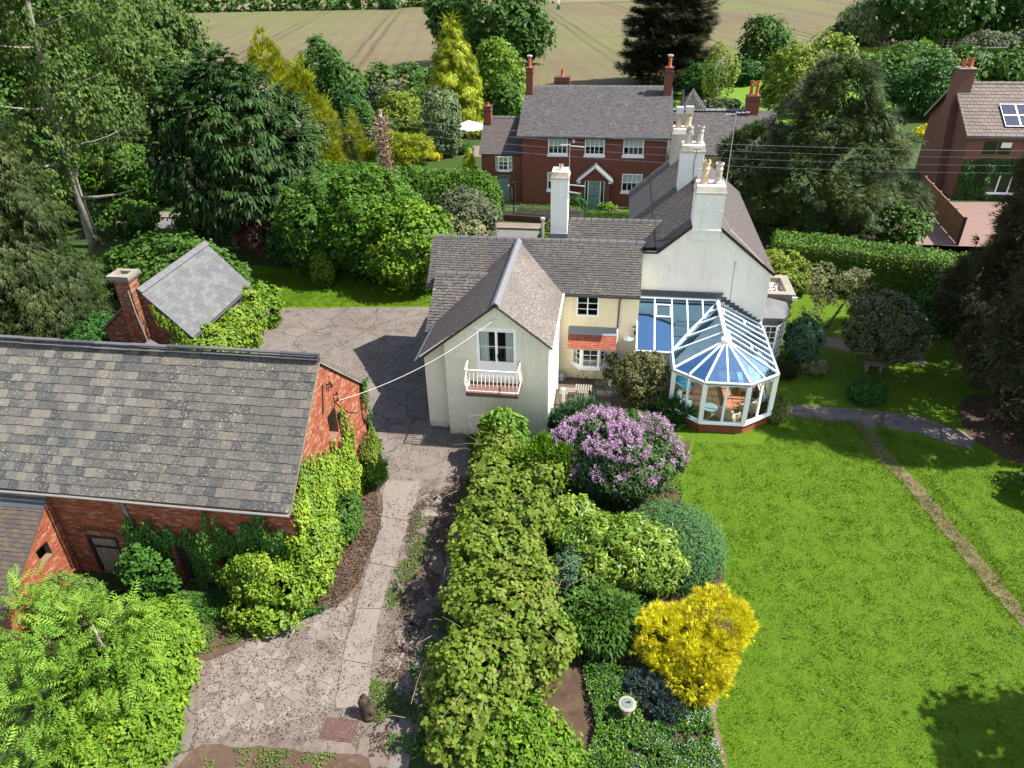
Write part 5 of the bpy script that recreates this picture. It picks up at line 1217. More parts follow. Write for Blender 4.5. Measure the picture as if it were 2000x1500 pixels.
# lean-to panes
lt = [Vector((1.22, CY-.03, 3.32)), RB+Z*.08]; lb = [Vector((1.22, 25.0, ch+.06)), V0]
sl0 = (lt[0]-lb[0])
xs_ = [1.22, 1.92, 2.62, 3.24, 3.86, 4.47]
def valley_y(x): t = (x-V0.x)/(RB.x-V0.x); return V0.lerp(RB, t) if t > 0 else Vector((x, 25.0, ch+.06))
for a, b in zip(xs_, xs_[1:]):
    p0, p1 = valley_y(a) if a > 2.62 else Vector((a, 25.0, ch+.06)), valley_y(b) if b > 2.62 else Vector((b, 25.0, ch+.06))
    q0, q1 = Vector((a, CY-.03, 3.30)), Vector((b, CY-.03, 3.30))
    p0.z = ch+.06+(3.30-ch-.06)*(p0.y-25.0)/(CY-.03-25.0); p1.z = ch+.06+(3.30-ch-.06)*(p1.y-25.0)/(CY-.03-25.0)
    if b < 4.4: gpane(p0, p1, q1, q0)
    else: gpane(p0, q1, q0)
    rafter(p0, q0, .05)
P = lambda x, t: Vector((x, 25.0+(CY-25.03)*t, ch+.06+(3.30-ch-.06)*t+.05)); q = MB()
for a, b in ((P(1.97, .62), P(2.57, .62)), (P(2.57, .62), P(2.57, .85)), (P(2.57, .85), P(1.97, .85)), (P(1.97, .85), P(1.97, .62))): q.bar(a, b, .06, .04)
q.build('roof_light', m['white_upvc'], CV)
q = MB(); q.bar((1.22, CY-.1, 3.36), (4.4, CY-.1, 3.36), .08, .07); q.build('head_bar', m['white_upvc'], CV)
q = MB(); q.box(1.2, 4.62, CY-.09, CY-.003, 3.42, 3.62); q.box(1.2, 4.66, CY-.14, CY-.003, 3.62, 3.655)
for i in range(9): t = (i+.5)/9; x = 4.62+(6.3-4.62)*t; z = 3.40-(3.40-2.35)*t; q.box(x-.11, x+.10, CY-.05, CY-.003, z-.08, z+.12)
q.build('flashing', m['lead_dark'], CV)
# side glazing where the lean-to stands clear of the house
q = MB(); q.bar((1.22, 25.0, ch), (1.22, 26.3, ch+.55), .06, .06); q.box(1.19, 1.25, 24.97, 25.03, .4, ch); q.build('side_frame', m['white_upvc'], CV)
q = MB(); q.box(1.215, 1.225, 25.03, 26.3, .45, 2.2); q.build('pane', m['glass_wall'], CV)
# tiled floor
q = MB(); q.solid([(p.x, p.y, .005) for p in bi]+[(1.22, 27.6, .005)], [(p.x, p.y, .05) for p in bi]+[(1.22, 27.6, .05)]); fl_ = q.build('floor', m['mortar_hut'], CV)
for i in range(9):
    for j in range(9):
        x, y = 2.9+i*.39, 23.1+j*.39
        if inside((x, y), [(p.x, p.y) for p in bi]) and inside((x+.36, y+.36), [(p.x, p.y) for p in bi]) and inside((x+.36, y), [(p.x, p.y) for p in bi]):
            q = MB(); q.box(x, x+.37, y, y+.37, .045, .062); q.build('floor_tile', m['terracotta_tile'], fl_)
# furniture inside
def wchair(name, label, x, y, rz, back=.75, cm='cushion', w=.62):
    o = thing(name, label, 'chair', (x, y, .06)); 
    c, s = cos(rz), sin(rz)
    def B(par, nm, mt, *bxs):
        k = MB()
        for (x0, x1, y0, y1, z0, z1) in bxs:
            k.solid([(x+a*c-b*s, y+a*s+b*c, z0+.06) for a, b in ((x0, y0), (x1, y0), (x1, y1), (x0, y1))], [(x+a*c-b*s, y+a*s+b*c, z1+.06) for a, b in ((x0, y0), (x1, y0), (x1, y1), (x0, y1))])
        k.build(nm, m[mt], par)
    h = w/2
    B(o, 'seat', 'wicker', (-h, h, -.28, .28, .22, .30)); B(o, 'backrest', 'wicker', (-h, h, .26, .33, .28, back)); B(o, 'arm', 'wicker', (-h-.05, -h+.02, -.28, .3, .28, .50)); B(o, 'arm', 'wicker', (h-.02, h+.05, -.28, .3, .28, .50))
    for a in (-h+.02, h-.06):
        for b in (-.26, .24): B(o, 'leg', 'wicker', (a, a+.04, b, b+.04, 0, .22))
    B(o, 'cushion', cm, (-h+.05, h-.05, -.25, .24, .30, .40)); B(o, 'cushion', cm, (-h+.05, h-.05, .18, .26, .40, back-.04))
wchair('armchair', 'cream cushioned wicker armchair at the right windows of the conservatory', 5.75, 24.3, -2.2)
wchair('armchair', 'cream cushioned wicker armchair near the front corner post of the conservatory', 4.85, 23.55, 2.5)
wchair('armchair', 'pale wicker armchair at the left windows behind the fern', 3.2, 24.2, 1.2)
wchair('armchair', 'wicker armchair with a bright blue cushion near the lean-to', 3.3, 25.6, .6, cm='cushion_blue')
wchair('sofa', 'long pale wicker sofa along the right hand glazing', 5.8, 26.2, -pi/2, w=1.3)
o = thing('side_table', 'round wicker table in the middle of the tiled conservatory floor', 'table', (4.2, 24.0, .06)); k = MB(); k.lathe((4.2, 24.0, .40), [(.30, 0), (.31, .02), (.30, .04)], 20); k.build('table_top', m['cushion'], o); k = MB(); k.lathe((4.2, 24.0, .06), [(.2, 0), (.05, .08), (.05, .3), (.18, .34)], 12); k.build('pedestal', m['wicker'], o)
# ---------------------------------------------------------------- brick barn in front
BX, BF, BB = -8.14, 13.40, 19.72; BRY = 16.62; BE, BR_ = 3.26, 5.98; BL = -24.0
BARN = thing('brick_barn', 'old orange brick barn with large grey slate roof and creeper on its gable', 'barn', (-15, 16.5, 0))
gp = [(0, BE), (BRY-BF, BR_), (BB-BF, BE)]
hole = (3.18, 3.82, 3.05, 4.0)
wall(BARN, (BX, BF, 0), Y, gp, m['mortar_barn'], [hole], .3, outward=X)
bricks(BARN, (BX, BF, 0), Y, gp, m['brick_barn'], [hole], outward=X, bl=.2, bh=.066, pr=.014)
doors = [(-14.72, -13.72, 0.05, 1.55), (-11.95, -11.05, .05, 1.6), (-10.62, -9.62, .05, 1.6)]
holes = [(a-BL, b-BL, c, d) for a, b, c, d in doors]
wall(BARN, (BL, BF, 0), X, [(0, BE), (BX-BL, BE)], m['mortar_barn'], holes, .3, outward=-Y)
bricks(BARN, (BL+6.5, BF, 0), X, [(0, BE-.05), (BX-BL-6.5, BE-.05)], m['brick_barn'], [(a-6.5, b-6.5, c, d) for a, b, c, d in holes], outward=-Y, bl=.2, bh=.066, pr=.014)
wall(BARN, (BL, BB, 0), X, [(0, BE), (BX-BL, BE)], m['mortar_barn'], (), .3, outward=Y)
wall(BARN, (BL, BF, 0), Y, gp, m['mortar_barn'], (), .3, outward=-X)
k = MB(); k.box(BX-1.6, BX-1.5, BF+2.4, BF+4.6, 2.4, 4.8); k.build('inner_wall', m['brick_dark'], BARN)
for i, (a, b, c, d) in enumerate(doors):
    f = MB(); f.box(a, a+.09, BF-.02, BF+.12, c, d); f.box(b-.09, b, BF-.02, BF+.12, c, d); f.box(a+.09, b-.09, BF-.02, BF+.12, d-.09, d); dr = f.build('door', m['dark_wood'], BARN)
    n_ = 6
    for j in range(n_): w = (b-a-.18)/n_; q = MB(); e = R.uniform(-.008, .008); q.box(a+.09+w*j+.006, a+.09+w*(j+1)-.006, BF+.05+e, BF+.08+e, c, d-.095); q.build('plank', m['grey_wood'] if i == 0 else m['dark_wood'], dr)
    q = MB(); q.bar((a+.1, BF+.03, d-.45), (b-.1, BF+.03, d-.45), .1, .03); q.build('ledge', m['dark_wood'], dr)
q = MB()
for t in np.linspace(-1, 1, 9): x = -14.22+t*.62; q.box(x-.06, x+.06, BF-.04, BF+.02, 1.66+.12*(1-t*t), 1.80+.12*(1-t*t))
q.build('door_arch', m['brick_dark'], BARN)
q = MB(); q.box(-15.0, -14.85, BF-.03, BF+.01, .75, .9); q.build('hinge_stone', m['stone_pale'], BARN)
# iron ties and wire bracket on the gable
q = MB(); q.bar((BX+.03, BRY+.02, 5.15), (BX+.03, BRY-.30, 4.35), .03, .05, up=X); q.build('iron_strap', m['dark_wood'], BARN)
for (y, z) in ((BRY+.28, 5.0), (BRY+.38, 4.86), (BRY+.62, 4.42), (BRY+.62, 4.2)):
    q = MB(); q.tube([(BX, y, z), (BX+.14, y, z), (BX+.16, y, z+.05)], .018, 6); q.lathe((BX+.15, y, z+.02), [(.02, 0), (.045, .02), (.03, .05), (.045, .08), (.02, .10)], 8); q.build('insulator', m['dark_wood'], BARN)
q = MB(); q.tube([(BX+.03, BRY+.62, 4.2), (BX+.03, BRY+1.0, 3.7), (BX+.03, BRY+1.5, 3.2), (BX+.03, BRY+2.2, 2.7), (BX+.03, BRY+2.6, 2.6)], .01, 4); q.build('wall_cable', m['black_iron'], BARN)
# slates
fe = Vector((BX+.10, BF-.16, BE-.02)); dv = Vector((0, BRY-fe.y, BR_+.10-fe.z)); ls = dv.length; dv.normalize()
indiv_name = 'slate'
W_ = 11.8
roof(BARN, fe-X*W_, X, dv, [[(0, 0), (W_, 0), (W_, ls), (0, ls)]], m['tile_slate_barn'], tw=.315, th=.262, t=.021, indiv=10**9, jit=.009, gap=.009, deckm=m['tile_slate_barn2'])
roof(BARN, fe-X*(W_+4.2), X, dv, [[(0, 0), (4.19, 0), (4.19, ls), (0, ls)]], m['tile_slate_barn2'], tw=.315, th=.262, t=.021, jit=.009, deckm=m['tile_slate_barn2'])
# keep the slates that show largest as pieces of their own, join the rest
sl_o = [o for o in BARN.children if o.name.split('.')[0] == 'slate']
sl_o.sort(key=lambda o: (Vector(CAMP)-(o.matrix_basis @ o.data.vertices[0].co+BARN.location)).length)
rest = sl_o[296:]
if rest:
    vv, ff, rr_, = [], [], []
    for o in rest:
        M4 = o.matrix_basis.copy()
        i0 = len(vv); r_ = R.random()
        vv += [tuple(M4 @ v.co + BARN.location) for v in o.data.vertices]; ff += [tuple(i0+q for q in p.vertices) for p in o.data.polygons]; rr_ += [r_]*len(o.data.polygons)
        bpy.data.objects.remove(o)
    k = MB(); k.v, k.f, k.r = vv, ff, rr_; k.build('slates', m['tile_slate_barn2'], BARN, kind='stuff')
be = Vector((BX+.10, BB+.16, BE-.02)); dv2 = Vector((0, BRY-be.y, BR_+.10-be.z))
roof(BARN, be, -X, dv2.normalized(), [[(0, 0), (W_+4.2, 0), (W_+4.2, dv2.length), (0, dv2.length)]], m['tile_slate_barn2'], tw=.6, th=.4, t=.013)
# lead rolled ridge
L0 = 0
for i in range(14):
    x1 = BX+.11-i*1.16; x0 = x1-1.15; q = MB(); e = .02*sin(i*.9)
    q.bar((x0, BRY-.10, BR_+.06+e), (x1, BRY-.10, BR_+.06+e), .03, .24, up=(0, .75, -.6)); q.tube([(x0, BRY, BR_+.19+e), (x1, BRY, BR_+.19+e)], .055, 6); q.build('ridge_cap', m['lead'] if i % 3 else m['lead_dark'], BARN)
q = MB(); q.bar((BX+.06, BF-.15, BE-.09), (BX+.06, BRY, BR_+.0), .06, .12); q.bar((BX+.06, BB+.15, BE-.09), (BX+.06, BRY, BR_+.0), .06, .12); q.build('verge', m['concrete_cap'], BARN)
q = MB()
q.tube([(BL+i*1.6, BF-.23, BE-.07+.012*sin(i*1.3)) for i in range(10)]+[(BX+.1, BF-.23, BE-.07)], .038, 6)
q.build('gutter', m['gutter'], BARN)
q = MB(); q.tube([(-13.15, BF-.22, 3.14), (-13.05, BF-.05, 2.95), (-12.98, BF-.05, 1.9)], .04, 7); q.build('downpipe', m['gutter'], BARN)
# lean-to shed at the barn's front
LX = -15.35; SH = thing('lean_to_shed', 'small brick lean-to with brown tiled roof against the barn front', 'shed', (-18, 12, 0))
z1, z0_ = 2.93, 1.05; y1_, y0_ = 13.36, 10.75
wall(SH, (LX, y0_, 0), Y, [(0, z0_), (y1_-y0_, z1)], m['mortar_barn'], [(1.55, 2.0, 1.35, 1.85)], .2, outward=X)
bricks(SH, (LX, y0_, 0), Y, [(0, z0_), (y1_-y0_, z1)], m['brick_barn'], [(1.55, 2.0, 1.35, 1.85)], outward=X)
wall(SH, (LX-7, y0_, 0), X, [(0, z0_), (7, z0_)], m['mortar_barn'], (), .2, outward=-Y)
q = MB(); q.box(LX-.6, LX-.5, y0_+1.3, y0_+2.4, .9, 1.75); q.build('inner_wall', m['brick_dark'], SH)
lo = Vector((LX+.04, y0_-.1, z0_-.02)); dv = Vector((0, y1_-lo.y, z1+.04-lo.z)); ll_ = dv.length; dv.normalize()
nv = X.cross(dv); indiv_name = 'roof_tile'
roof(SH, lo-X*3.2, X, dv, [[(0, 0), (3.2, 0), (3.2, ll_-.35), (0, ll_-.35)]], m['tile_lean'], tw=.19, th=.125, t=.018, jit=.012, gap=.008)
roof(SH, lo-X*7, X, dv, [[(0, 0), (3.79, 0), (3.79, ll_-.35), (0, ll_-.35)]], m['tile_lean'], tw=.19, th=.125, t=.018, jit=.012, gap=.008)
for i in range(9): q = MB(); q.obox(lo-X*(i*.42+.42), X, dv, nv, 0, .41, ll_-.38, ll_-.02, .01, .03); q.build('top_slate', m['lead_dark'], SH)
q = MB(); q.obox(lo-X*7, X, dv, nv, 0, 7.0, ll_-.06, ll_+.06, .02, .1); q.build('mortar_fillet', m['concrete_cap'], SH)
# ---------------------------------------------------------------- outhouse with chimney
HX0, HX1, HXR, HY0, HY1 = -20.7, -16.95, -18.62, 23.8, 28.95; hz, hr, hzl = 2.5, 4.42, 2.75
HUT = thing('brick_outhouse', 'small brick outhouse with pale grey slate roof, tall chimney and creeper walls', 'outhouse', (-18.8, 26, 0))
gp = [(0, hzl), (HXR-HX0, hr), (HX1-HX0, hz)]
wall(HUT, (HX0, HY0, 0), X, gp, m['mortar_hut'], (), .2, outward=-Y)
bricks(HUT, (HX0, HY0, 0), X, gp, m['brick_hut'], (), outward=-Y, bl=.19, bh=.064)
wall(HUT, (HX1, HY0, 0), Y, [(0, hz), (HY1-HY0, hz)], m['mortar_hut'], (), .2, outward=X)
wall(HUT, (HX0, HY0, 0), Y, [(0, hzl), (HY1-HY0, hzl)], m['mortar_hut'], (), .2, outward=-X)
wall(HUT, (HX0, HY1, 0), X, gp, m['mortar_hut'], (), .2, outward=Y)
hx1 = HX1+.14; ro = Vector((hx1, HY0-.10, hz-.05)); dv = Vector((HXR-hx1, 0, hr+.07-ro.z)); lh = dv.length; dv.normalize(); yl2 = HY1-HY0+.2
indiv_name = 'slate'
roof(HUT, ro, Y, dv, [[(0, 0), (yl2, 0), (yl2, lh), (0, lh)]], m['tile_slate_hut'], tw=.37, th=.195, t=.012, indiv=10**6, jit=.01, gap=.008)
ro2 = Vector((HX0-.12, HY1+.1, hzl-.1)); dv = Vector((HXR-ro2.x, 0, hr+.07-ro2.z)); roof(HUT, ro2, -Y, dv.normalized(), [[(0, 0), (yl2, 0), (yl2, dv.length), (0, dv.length)]], m['tile_slate_barn2'], tw=.37, th=.2)
indiv_name = 'ridge_slate'
for i in range(12): q = MB(); y = HY0-.1+i*.45; q.bar((HXR+.08, y, hr+.06), (HXR+.08, y+.44, hr+.06), .025, .26, up=(-.75, 0, .66)); q.bar((HXR-.08, y, hr+.06), (HXR-.08, y+.44, hr+.06), .02, .26, up=(.75, 0, .66)); q.build('ridge_slate', m['lead'], HUT)
q = MB(); q.tube([(hx1+.05, HY0, hz-.10), (hx1+.05, HY1, hz-.10)], .045, 6); q.build('gutter', m['gutter_dark'], HUT)
cx0, cx1 = -19.42, -18.66
q = MB(); q.box(cx0, cx1, HY0-.42, HY0+.15, 0, 2.2); q.box(cx0+.08, cx1-.04, HY0-.36, HY0+.2, 2.2, 5.0); hc = q.build('chimney', m['mortar_hut'], HUT)
for (a, b, c, d, z0q, z1q) in ((cx0, cx1, HY0-.42, HY0+.15, 0, 2.2), (cx0+.08, cx1-.04, HY0-.36, HY0+.2, 2.2, 4.98)):
    for (o_, u_, w_, n_) in (((a, c, 0), X, b-a, -Y), ((b, c, 0), Y, d-c, X)): bricks(hc, o_, u_, [(0, z1q), (w_, z1q)], m['brick_hut'], (), z0=z0q, outward=n_, bl=.19, bh=.064)
q = MB(); q.box(cx0, cx1+.04, HY0-.44, HY0+.28, 4.98, 5.081)
for (a, b, c, d) in ((cx0-.06, cx0+.16, HY0-.5, HY0+.34), (cx1-.12, cx1+.10, HY0-.5, HY0+.34), (cx0+.16, cx1-.12, HY0-.5, HY0-.28), (cx0+.16, cx1-.12, HY0+.12, HY0+.34)): q.box(a, b, c, d, 5.08, 5.22)
q.build('chimney_cap', m['concrete_cap'], hc)
q = MB(); q.tube([(cx1-.14, HY0-.40, 4.6), (cx1-.10, HY0-.42, 3.6), (cx1+.05, HY0-.46, 2.4), (cx1+.06, HY0-.46, 1.6)], .025, 5); q.build('drain_pipe', m['bark_grey'], hc)
# little gabled porch roof between outhouse and barn
PR = thing('low_roof', 'tiny pale gabled roof peeping over the barn ridge beside the outhouse', 'roof', (-18.4, 21.8, 0))
q = MB(); q.box(-19.3, -17.6, 21.2, 23.3, 0, 1.9); q.build('wall', m['mortar_hut'], PR)
for i in range(6): q = MB(); q.solid([(-19.4+i*.165, 21.1, 1.86+i*.1), (-19.4+i*.165+.18, 21.1, 1.86+i*.1+.11), (-19.4+i*.165+.18, 23.3, 1.86+i*.1+.11), (-19.4+i*.165, 23.3, 1.86+i*.1)], [(-19.4+i*.165, 21.1, 1.9+i*.1), (-19.4+i*.165+.18, 21.1, 1.9+i*.1+.11), (-19.4+i*.165+.18, 23.3, 1.9+i*.1+.11), (-19.4+i*.165, 23.3, 1.9+i*.1)]); q.build('roof_tile', m['tile_red'], PR)
for i in range(6): q = MB(); q.solid([(-17.45-i*.165, 21.1, 1.86+i*.1), (-17.45-i*.165, 23.3, 1.86+i*.1), (-17.45-i*.165-.18, 23.3, 1.86+i*.1+.11), (-17.45-i*.165-.18, 21.1, 1.86+i*.1+.11)], [(-17.45-i*.165, 21.1, 1.9+i*.1), (-17.45-i*.165, 23.3, 1.9+i*.1), (-17.45-i*.165-.18, 23.3, 1.9+i*.1+.11), (-17.45-i*.165-.18, 21.1, 1.9+i*.1+.11)]); q.build('roof_sheet', m['tile_slate_hut'], PR)
q = MB(); q.bar((-17.4, 21.08, 1.82), (-18.43, 21.08, 2.5), .05, .06); q.build('barge_board', m['white_paint'], PR)
# white cable from the wing gable to the barn
def wire(name, label, pts, mat, sag=.5, rad=.01, group=None):
    a, b = Vector(pts[0]), Vector(pts[1]); P = []
    for i in range(25): t = i/24; p = a.lerp(b, t); p.z -= sag*4*t*(1-t); P.append(p)
    k = MB(); k.tube(P, rad, 4); return centre(k, name, mat, label, 'cable', group)
wire('overhead_cable', 'pale cable hanging from the balcony gable down to the barn gable', ((-3.80, WY-.02, 5.02), (BX+.15, BRY+.62, 4.22)), m['cable'], .35, .007)
# ---------------------------------------------------------------- brick house across the road
NB = thing('brick_villa', 'red brick house with long grey tiled roof, white sash windows and green porch door', 'house', (-1.5, 50, 0))
ny, nx0, nx1, nze = 50.0, -6.52, 3.30, 4.82; nry, nrz = 55.55, 7.0
wd = [(-4.72, 3.58, 1.34, 1.10), (-2.20, 3.58, 1.34, 1.10), (.40, 3.58, 1.38, 1.10), (.45, 1.10, 1.40, 1.22), (-4.75, 1.10, 1.34, 1.22)]
hs = [(a-nx0, a-nx0+w, b, b+h) for a, b, w, h in wd] + [(-1.98-nx0, -.85-nx0, 0, 2.1)]
wall(NB, (nx0, ny, 0), X, [(0, nze), (nx1-nx0, nze)], m['brick_neigh_x'], hs, .25, outward=-Y)
wall(NB, (nx0, ny, 0), Y, [(0, nze), (nry-ny, nrz), (2*(nry-ny), nze)], m['brick_neigh_y'], (), .25, outward=-X)
wall(NB, (nx1, ny, 0), Y, [(0, nze), (nry-ny, nrz), (2*(nry-ny), nze)], m['brick_neigh_y'], (), .25, outward=X)
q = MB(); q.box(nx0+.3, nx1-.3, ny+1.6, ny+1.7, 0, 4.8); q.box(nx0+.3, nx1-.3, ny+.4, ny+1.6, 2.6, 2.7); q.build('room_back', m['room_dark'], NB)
for (a, b, w, h) in wd: window(NB, (a, ny, b), X, w, h, 4, 2, whitep, glass, n=-Y, fr=.07, bar=.045, sash=.5, blind=.5, sillh=.17, sillw=.06, name='sash_window', dep=.07)
ne = Vector((nx0-.35, ny-.25, nze-.02)); dv = Vector((0, nry-ne.y, nrz+.06-ne.z)); ln = dv.length; nw = nx1-nx0+.72
roof(NB, ne, X, dv.normalized(), [[(0, 0), (nw*.5, 0), (nw*.5, ln), (0, ln)], [(nw*.5, 0), (nw, 0), (nw, ln), (nw*.5, ln)]], m['tile_neigh'], tw=.2, th=.115, t=.014, jit=.004)
ne2 = Vector((nx1+.37, 2*nry-ne.y, nze-.02)); dv = Vector((0, nry-ne2.y, nrz+.06-ne2.z)); roof(NB, ne2, -X, dv.normalized(), [[(0, 0), (nw, 0), (nw, dv.length), (0, dv.length)]], m['tile_neigh'], tw=.5, th=.4)
ridge(NB, (nx0-.3, nry, nrz+.10), (nx1+.35, nry, nrz+.10), m['ridge_grey'], L=.42, w=.14, h=.10)
q = MB(); q.bar((nx0-.35, ny-.3, nze-.08), (nx1+.37, ny-.3, nze-.08), .10, .1); q.build('gutter', m['gutter_dark'], NB)
q = MB(); q.tube([(nx1-.04, ny-.08, nze-.1), (nx1-.04, ny-.08, .1)], .045, 6); q.build('downpipe', m['gutter_dark'], NB)
q = MB(); q.box(-3.05, -2.88, ny-.07, ny, 4.35, 4.58); q.build('alarm_box', m['cream_metal'], NB)
def nstack(x0, x1, y0, y1, zb, zt, potz, mat, tex, par, potm='pot_red', npots=1, top=.35):
    q = MB(); q.box(x0, x1, y0, y1, zb, zt); c = q.build('chimney', tex, par); q = MB(); q.box(x0-.04, x1+.04, y0-.04, y1+.04, zt-.35, zt-.25); q.build('brick_band', m['brick_dark'], c); q = MB(); q.box(x0-.03, x1+.03, y0-.03, y1+.03, zt-.08, zt+.02); q.build('chimney_cap', m['brick_dark'], c)
    for i in range(npots): pot(c, ((x0+x1)/2+(i-(npots-1)/2)*.42, (y0+y1)/2, zt+.02), .13, potz, m[potm])
    return c
c = nstack(-6.78, -6.28, 54.4, 55.1, 5.9, 8.42, .68, None, m['brick_neigh_x'], NB); q = MB(); q.lathe((-6.53, 54.75, 9.1), [(.1, 0), (.2, .04), (.2, .12), (.05, .16)], 10); q.build('cowl', m['steel'], c)
c = nstack(3.02, 3.56, 54.4, 55.1, 5.9, 8.46, .68, None, m['brick_neigh_x'], NB); q = MB(); q.lathe((3.29, 54.75, 9.14), [(.1, 0), (.2, .04), (.2, .12), (.05, .16)], 10); q.build('cowl', m['steel'], c)
nstack(-5.0, -3.85, 57.5, 58.4, 4.5, 7.35, .5, None, m['brick_neigh_x'], NB)
for x in (-6.53, 3.29): q = MB(); q.box(x-.32, x+.32, 54.28, 54.39, 6.42, 6.6); q.build('chimney_flashing', m['flash_lead'], NB)
# porch
pxm, pz, phw = -1.40, 3.12, 1.22; pe_ = 2.06; py = 49.0
q = MB(); q.box(-2.38, -2.08, py, ny, 0, 2.05); PO = q.build('porch', m['brick_neigh_x'], NB); q = MB(); q.box(-.70, -.40, py, ny, 0, 2.05); q.build('porch_pier', m['brick_neigh_x'], PO)
q = MB(); q.solid([(-2.38, py+.02, 2.05), (-.40, py+.02, 2.05), (pxm, py+.02, 2.95)], [(-2.38, py+.2, 2.05), (-.40, py+.2, 2.05), (pxm, py+.2, 2.95)]); q.build('porch_gable', m['brick_neigh_x'], PO)
for s in (-1, 1):
    e_ = Vector((pxm+s*phw, py-.12 if s > 0 else ny, pe_)); t_ = Vector((pxm, e_.y, pz)); d_ = (t_-e_)
    roof(NB, e_, Y*s, d_.normalized(), [[(0, 0), (1.12, 0), (1.12, d_.length), (0, d_.length)]], m['tile_wing'], tw=.2, th=.12, name='porch_tiles', deck='porch_deck')
    q = MB(); q.bar((pxm+s*phw, py-.14, pe_-.04), (pxm, py-.14, pz-.06), .04, .15); q.build('barge_board', m['white_paint'], PO)
    q = MB(); q.box(min(pxm+s*phw, pxm+s*.95), max(pxm+s*phw, pxm+s*.95), py-.16, py-.12, 1.93, 2.06); q.build('barge_foot', m['white_paint'], PO)
q = MB(); q.box(-2.07, -.71, py+.05, py+.10, 2.02, 2.09); q.box(-2.07, -2.02, py+.05, py+.1, .55, 2.02); q.box(-.76, -.71, py+.05, py+.1, .55, 2.02); q.box(-1.86, -1.80, py+.05, py+.1, 0, 2.02); q.box(-1.02, -.96, py+.05, py+.1, 0, 2.02)
q.box(-2.12, -1.86, py-.0, py+.1, .42, .55); q.box(-.96, -.66, py-.0, py+.1, .42, .55); df = q.build('door_frame', whitep, PO)
q = MB(); q.box(-1.79, -1.03, py+.06, py+.09, .03, 2.0); dr = q.build('front_door', m['door_sage'], PO, label='sage green front door with black letterbox')
q = MB(); q.box(-1.50, -1.28, py+.045, py+.06, .98, 1.03); q.box(-1.43, -1.36, py+.045, py+.06, 1.38, 1.46); q.box(-1.735, -1.71, py+.04, py+.06, .92, 1.06); q.build('door_furniture', m['black_iron'], dr)
for (a, b) in ((-2.01, -1.87), (-.95, -.77)):
    q = MB(); q.box(a, b, py+.07, py+.08, .56, 2.01); q.build('side_light', glass, PO)
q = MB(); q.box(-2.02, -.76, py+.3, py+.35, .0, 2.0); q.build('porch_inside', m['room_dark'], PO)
for x in (-2.25, -.52): q = MB(); q.lathe((x, py-.06, 1.45), [(.02, 0), (.05, .04), (.05, .16), (.02, .2)], 6); q.build('wall_lantern', m['black_iron'], PO)
# lower wing at its left
wx0, wx1, wy, wze = -9.5, -6.54, 50.45, 3.42
hs = [(-8.45-wx0, -7.35-wx0, 2.36, 3.25), (-8.32-wx0, -7.50-wx0, 0, 1.86)]
wall(NB, (wx0, wy, 0), X, [(0, wze), (wx1-wx0, wze)], m['brick_neigh_x'], hs, .25, outward=-Y, name='wing_wall')
wall(NB, (wx0, wy, 0), Y, [(0, wze), (2.6, 5.2), (5.2, wze)], m['brick_neigh_y'], (), .25, outward=-X, name='wing_wall')
we = Vector((wx0-.15, wy-.2, wze)); dv = Vector((0, 2.75, 1.95)); lw_ = dv.length
roof(NB, we, X, dv.normalized(), [[(0, 0), (3.4, 0), (3.4, lw_), (0, lw_)]], m['tile_brown'], tw=.2, th=.115, t=.014, name='wing_tiles'); ridge(NB, (wx0-.1, wy+2.55, wze+2.0), (nx0-.1, wy+2.55, wze+2.0), m['ridge_grey'], L=.35, w=.12)
we2 = we+Vector((3.4, 5.5, 0)); roof(NB, we2, -X, Vector((0, -2.75, 1.95)).normalized(), [[(0, 0), (3.4, 0), (3.4, lw_), (0, lw_)]], m['tile_brown'], tw=.5, th=.3)
nstack(-9.55, -9.05, wy+1.9, wy+2.5, 3.5, 6.2, .2, None, m['brick_neigh_x'], NB)
q = MB(); ring = [(-8.5, wy), (-8.25, wy-.28), (-7.55, wy-.28), (-7.30, wy)]
q.solid([(a, b, 2.22) for a, b in ring], [(a, b, 2.34) for a, b in ring]); ob_ = q.build('oriel_window', m['white_paint'], NB)
for (a, b) in zip(ring, ring[1:]): gridwin(a, b, 2.34, 3.3, 2, 3, ob_, fr=.06, bar=.04)
q = MB(); q.solid([(-8.30+0, wy-.02, 0), (-7.52, wy-.02, 0), (-7.52, wy+.05, 0), (-8.30, wy+.05, 0)], [(-8.30, wy-.02, 1.72), (-7.52, wy-.02, 1.72), (-7.52, wy+.05, 1.72), (-8.30, wy+.05, 1.72)]); q.build('side_door', m['door_sage'], NB)
q = MB()
for i in range(7): t = -1+2*i/6; q.box(-7.91+t*.42-.06, -7.91+t*.42+.06, wy-.05, wy+.02, 1.74+.1*(1-t*t), 1.92+.1*(1-t*t))
q.build('door_arch', m['concrete_cap'], NB)
# range behind to the right
BK = thing('back_cottage', 'low tiled range with pyramid roof behind the white chimneys', 'house', (7, 58, 0))
q = MB(); q.box(3.7, 11.5, 55.5, 61, 0, 2.9); q.build('wall', m['paint_warm'], BK)
e_ = Vector((3.68, 54.6, 2.55)); dv = Vector((0, 3.4, 2.5)); roof(BK, e_, X, dv.normalized(), [[(0, 0), (7.9, 0), (7.9, dv.length), (0, dv.length)]], m['tile_neigh'], tw=.22, th=.13)
e_ = Vector((11.6, 61.4, 2.55)); roof(BK, e_, -X, Vector((0, -3.4, 2.5)).normalized(), [[(0, 0), (7.9, 0), (7.9, dv.length), (0, dv.length)]], m['tile_neigh'], tw=.5, th=.3)
ridge(BK, (3.7, 58, 5.12), (9.2, 58, 5.12), m['ridge_wing'], L=.5, w=.2)
q = MB(); a4 = [(4.6, 57.8, 5.0), (6.55, 57.8, 5.0), (6.55, 59.8, 5.0), (4.6, 59.8, 5.0)]; ap = (5.45, 58.9, 6.45)
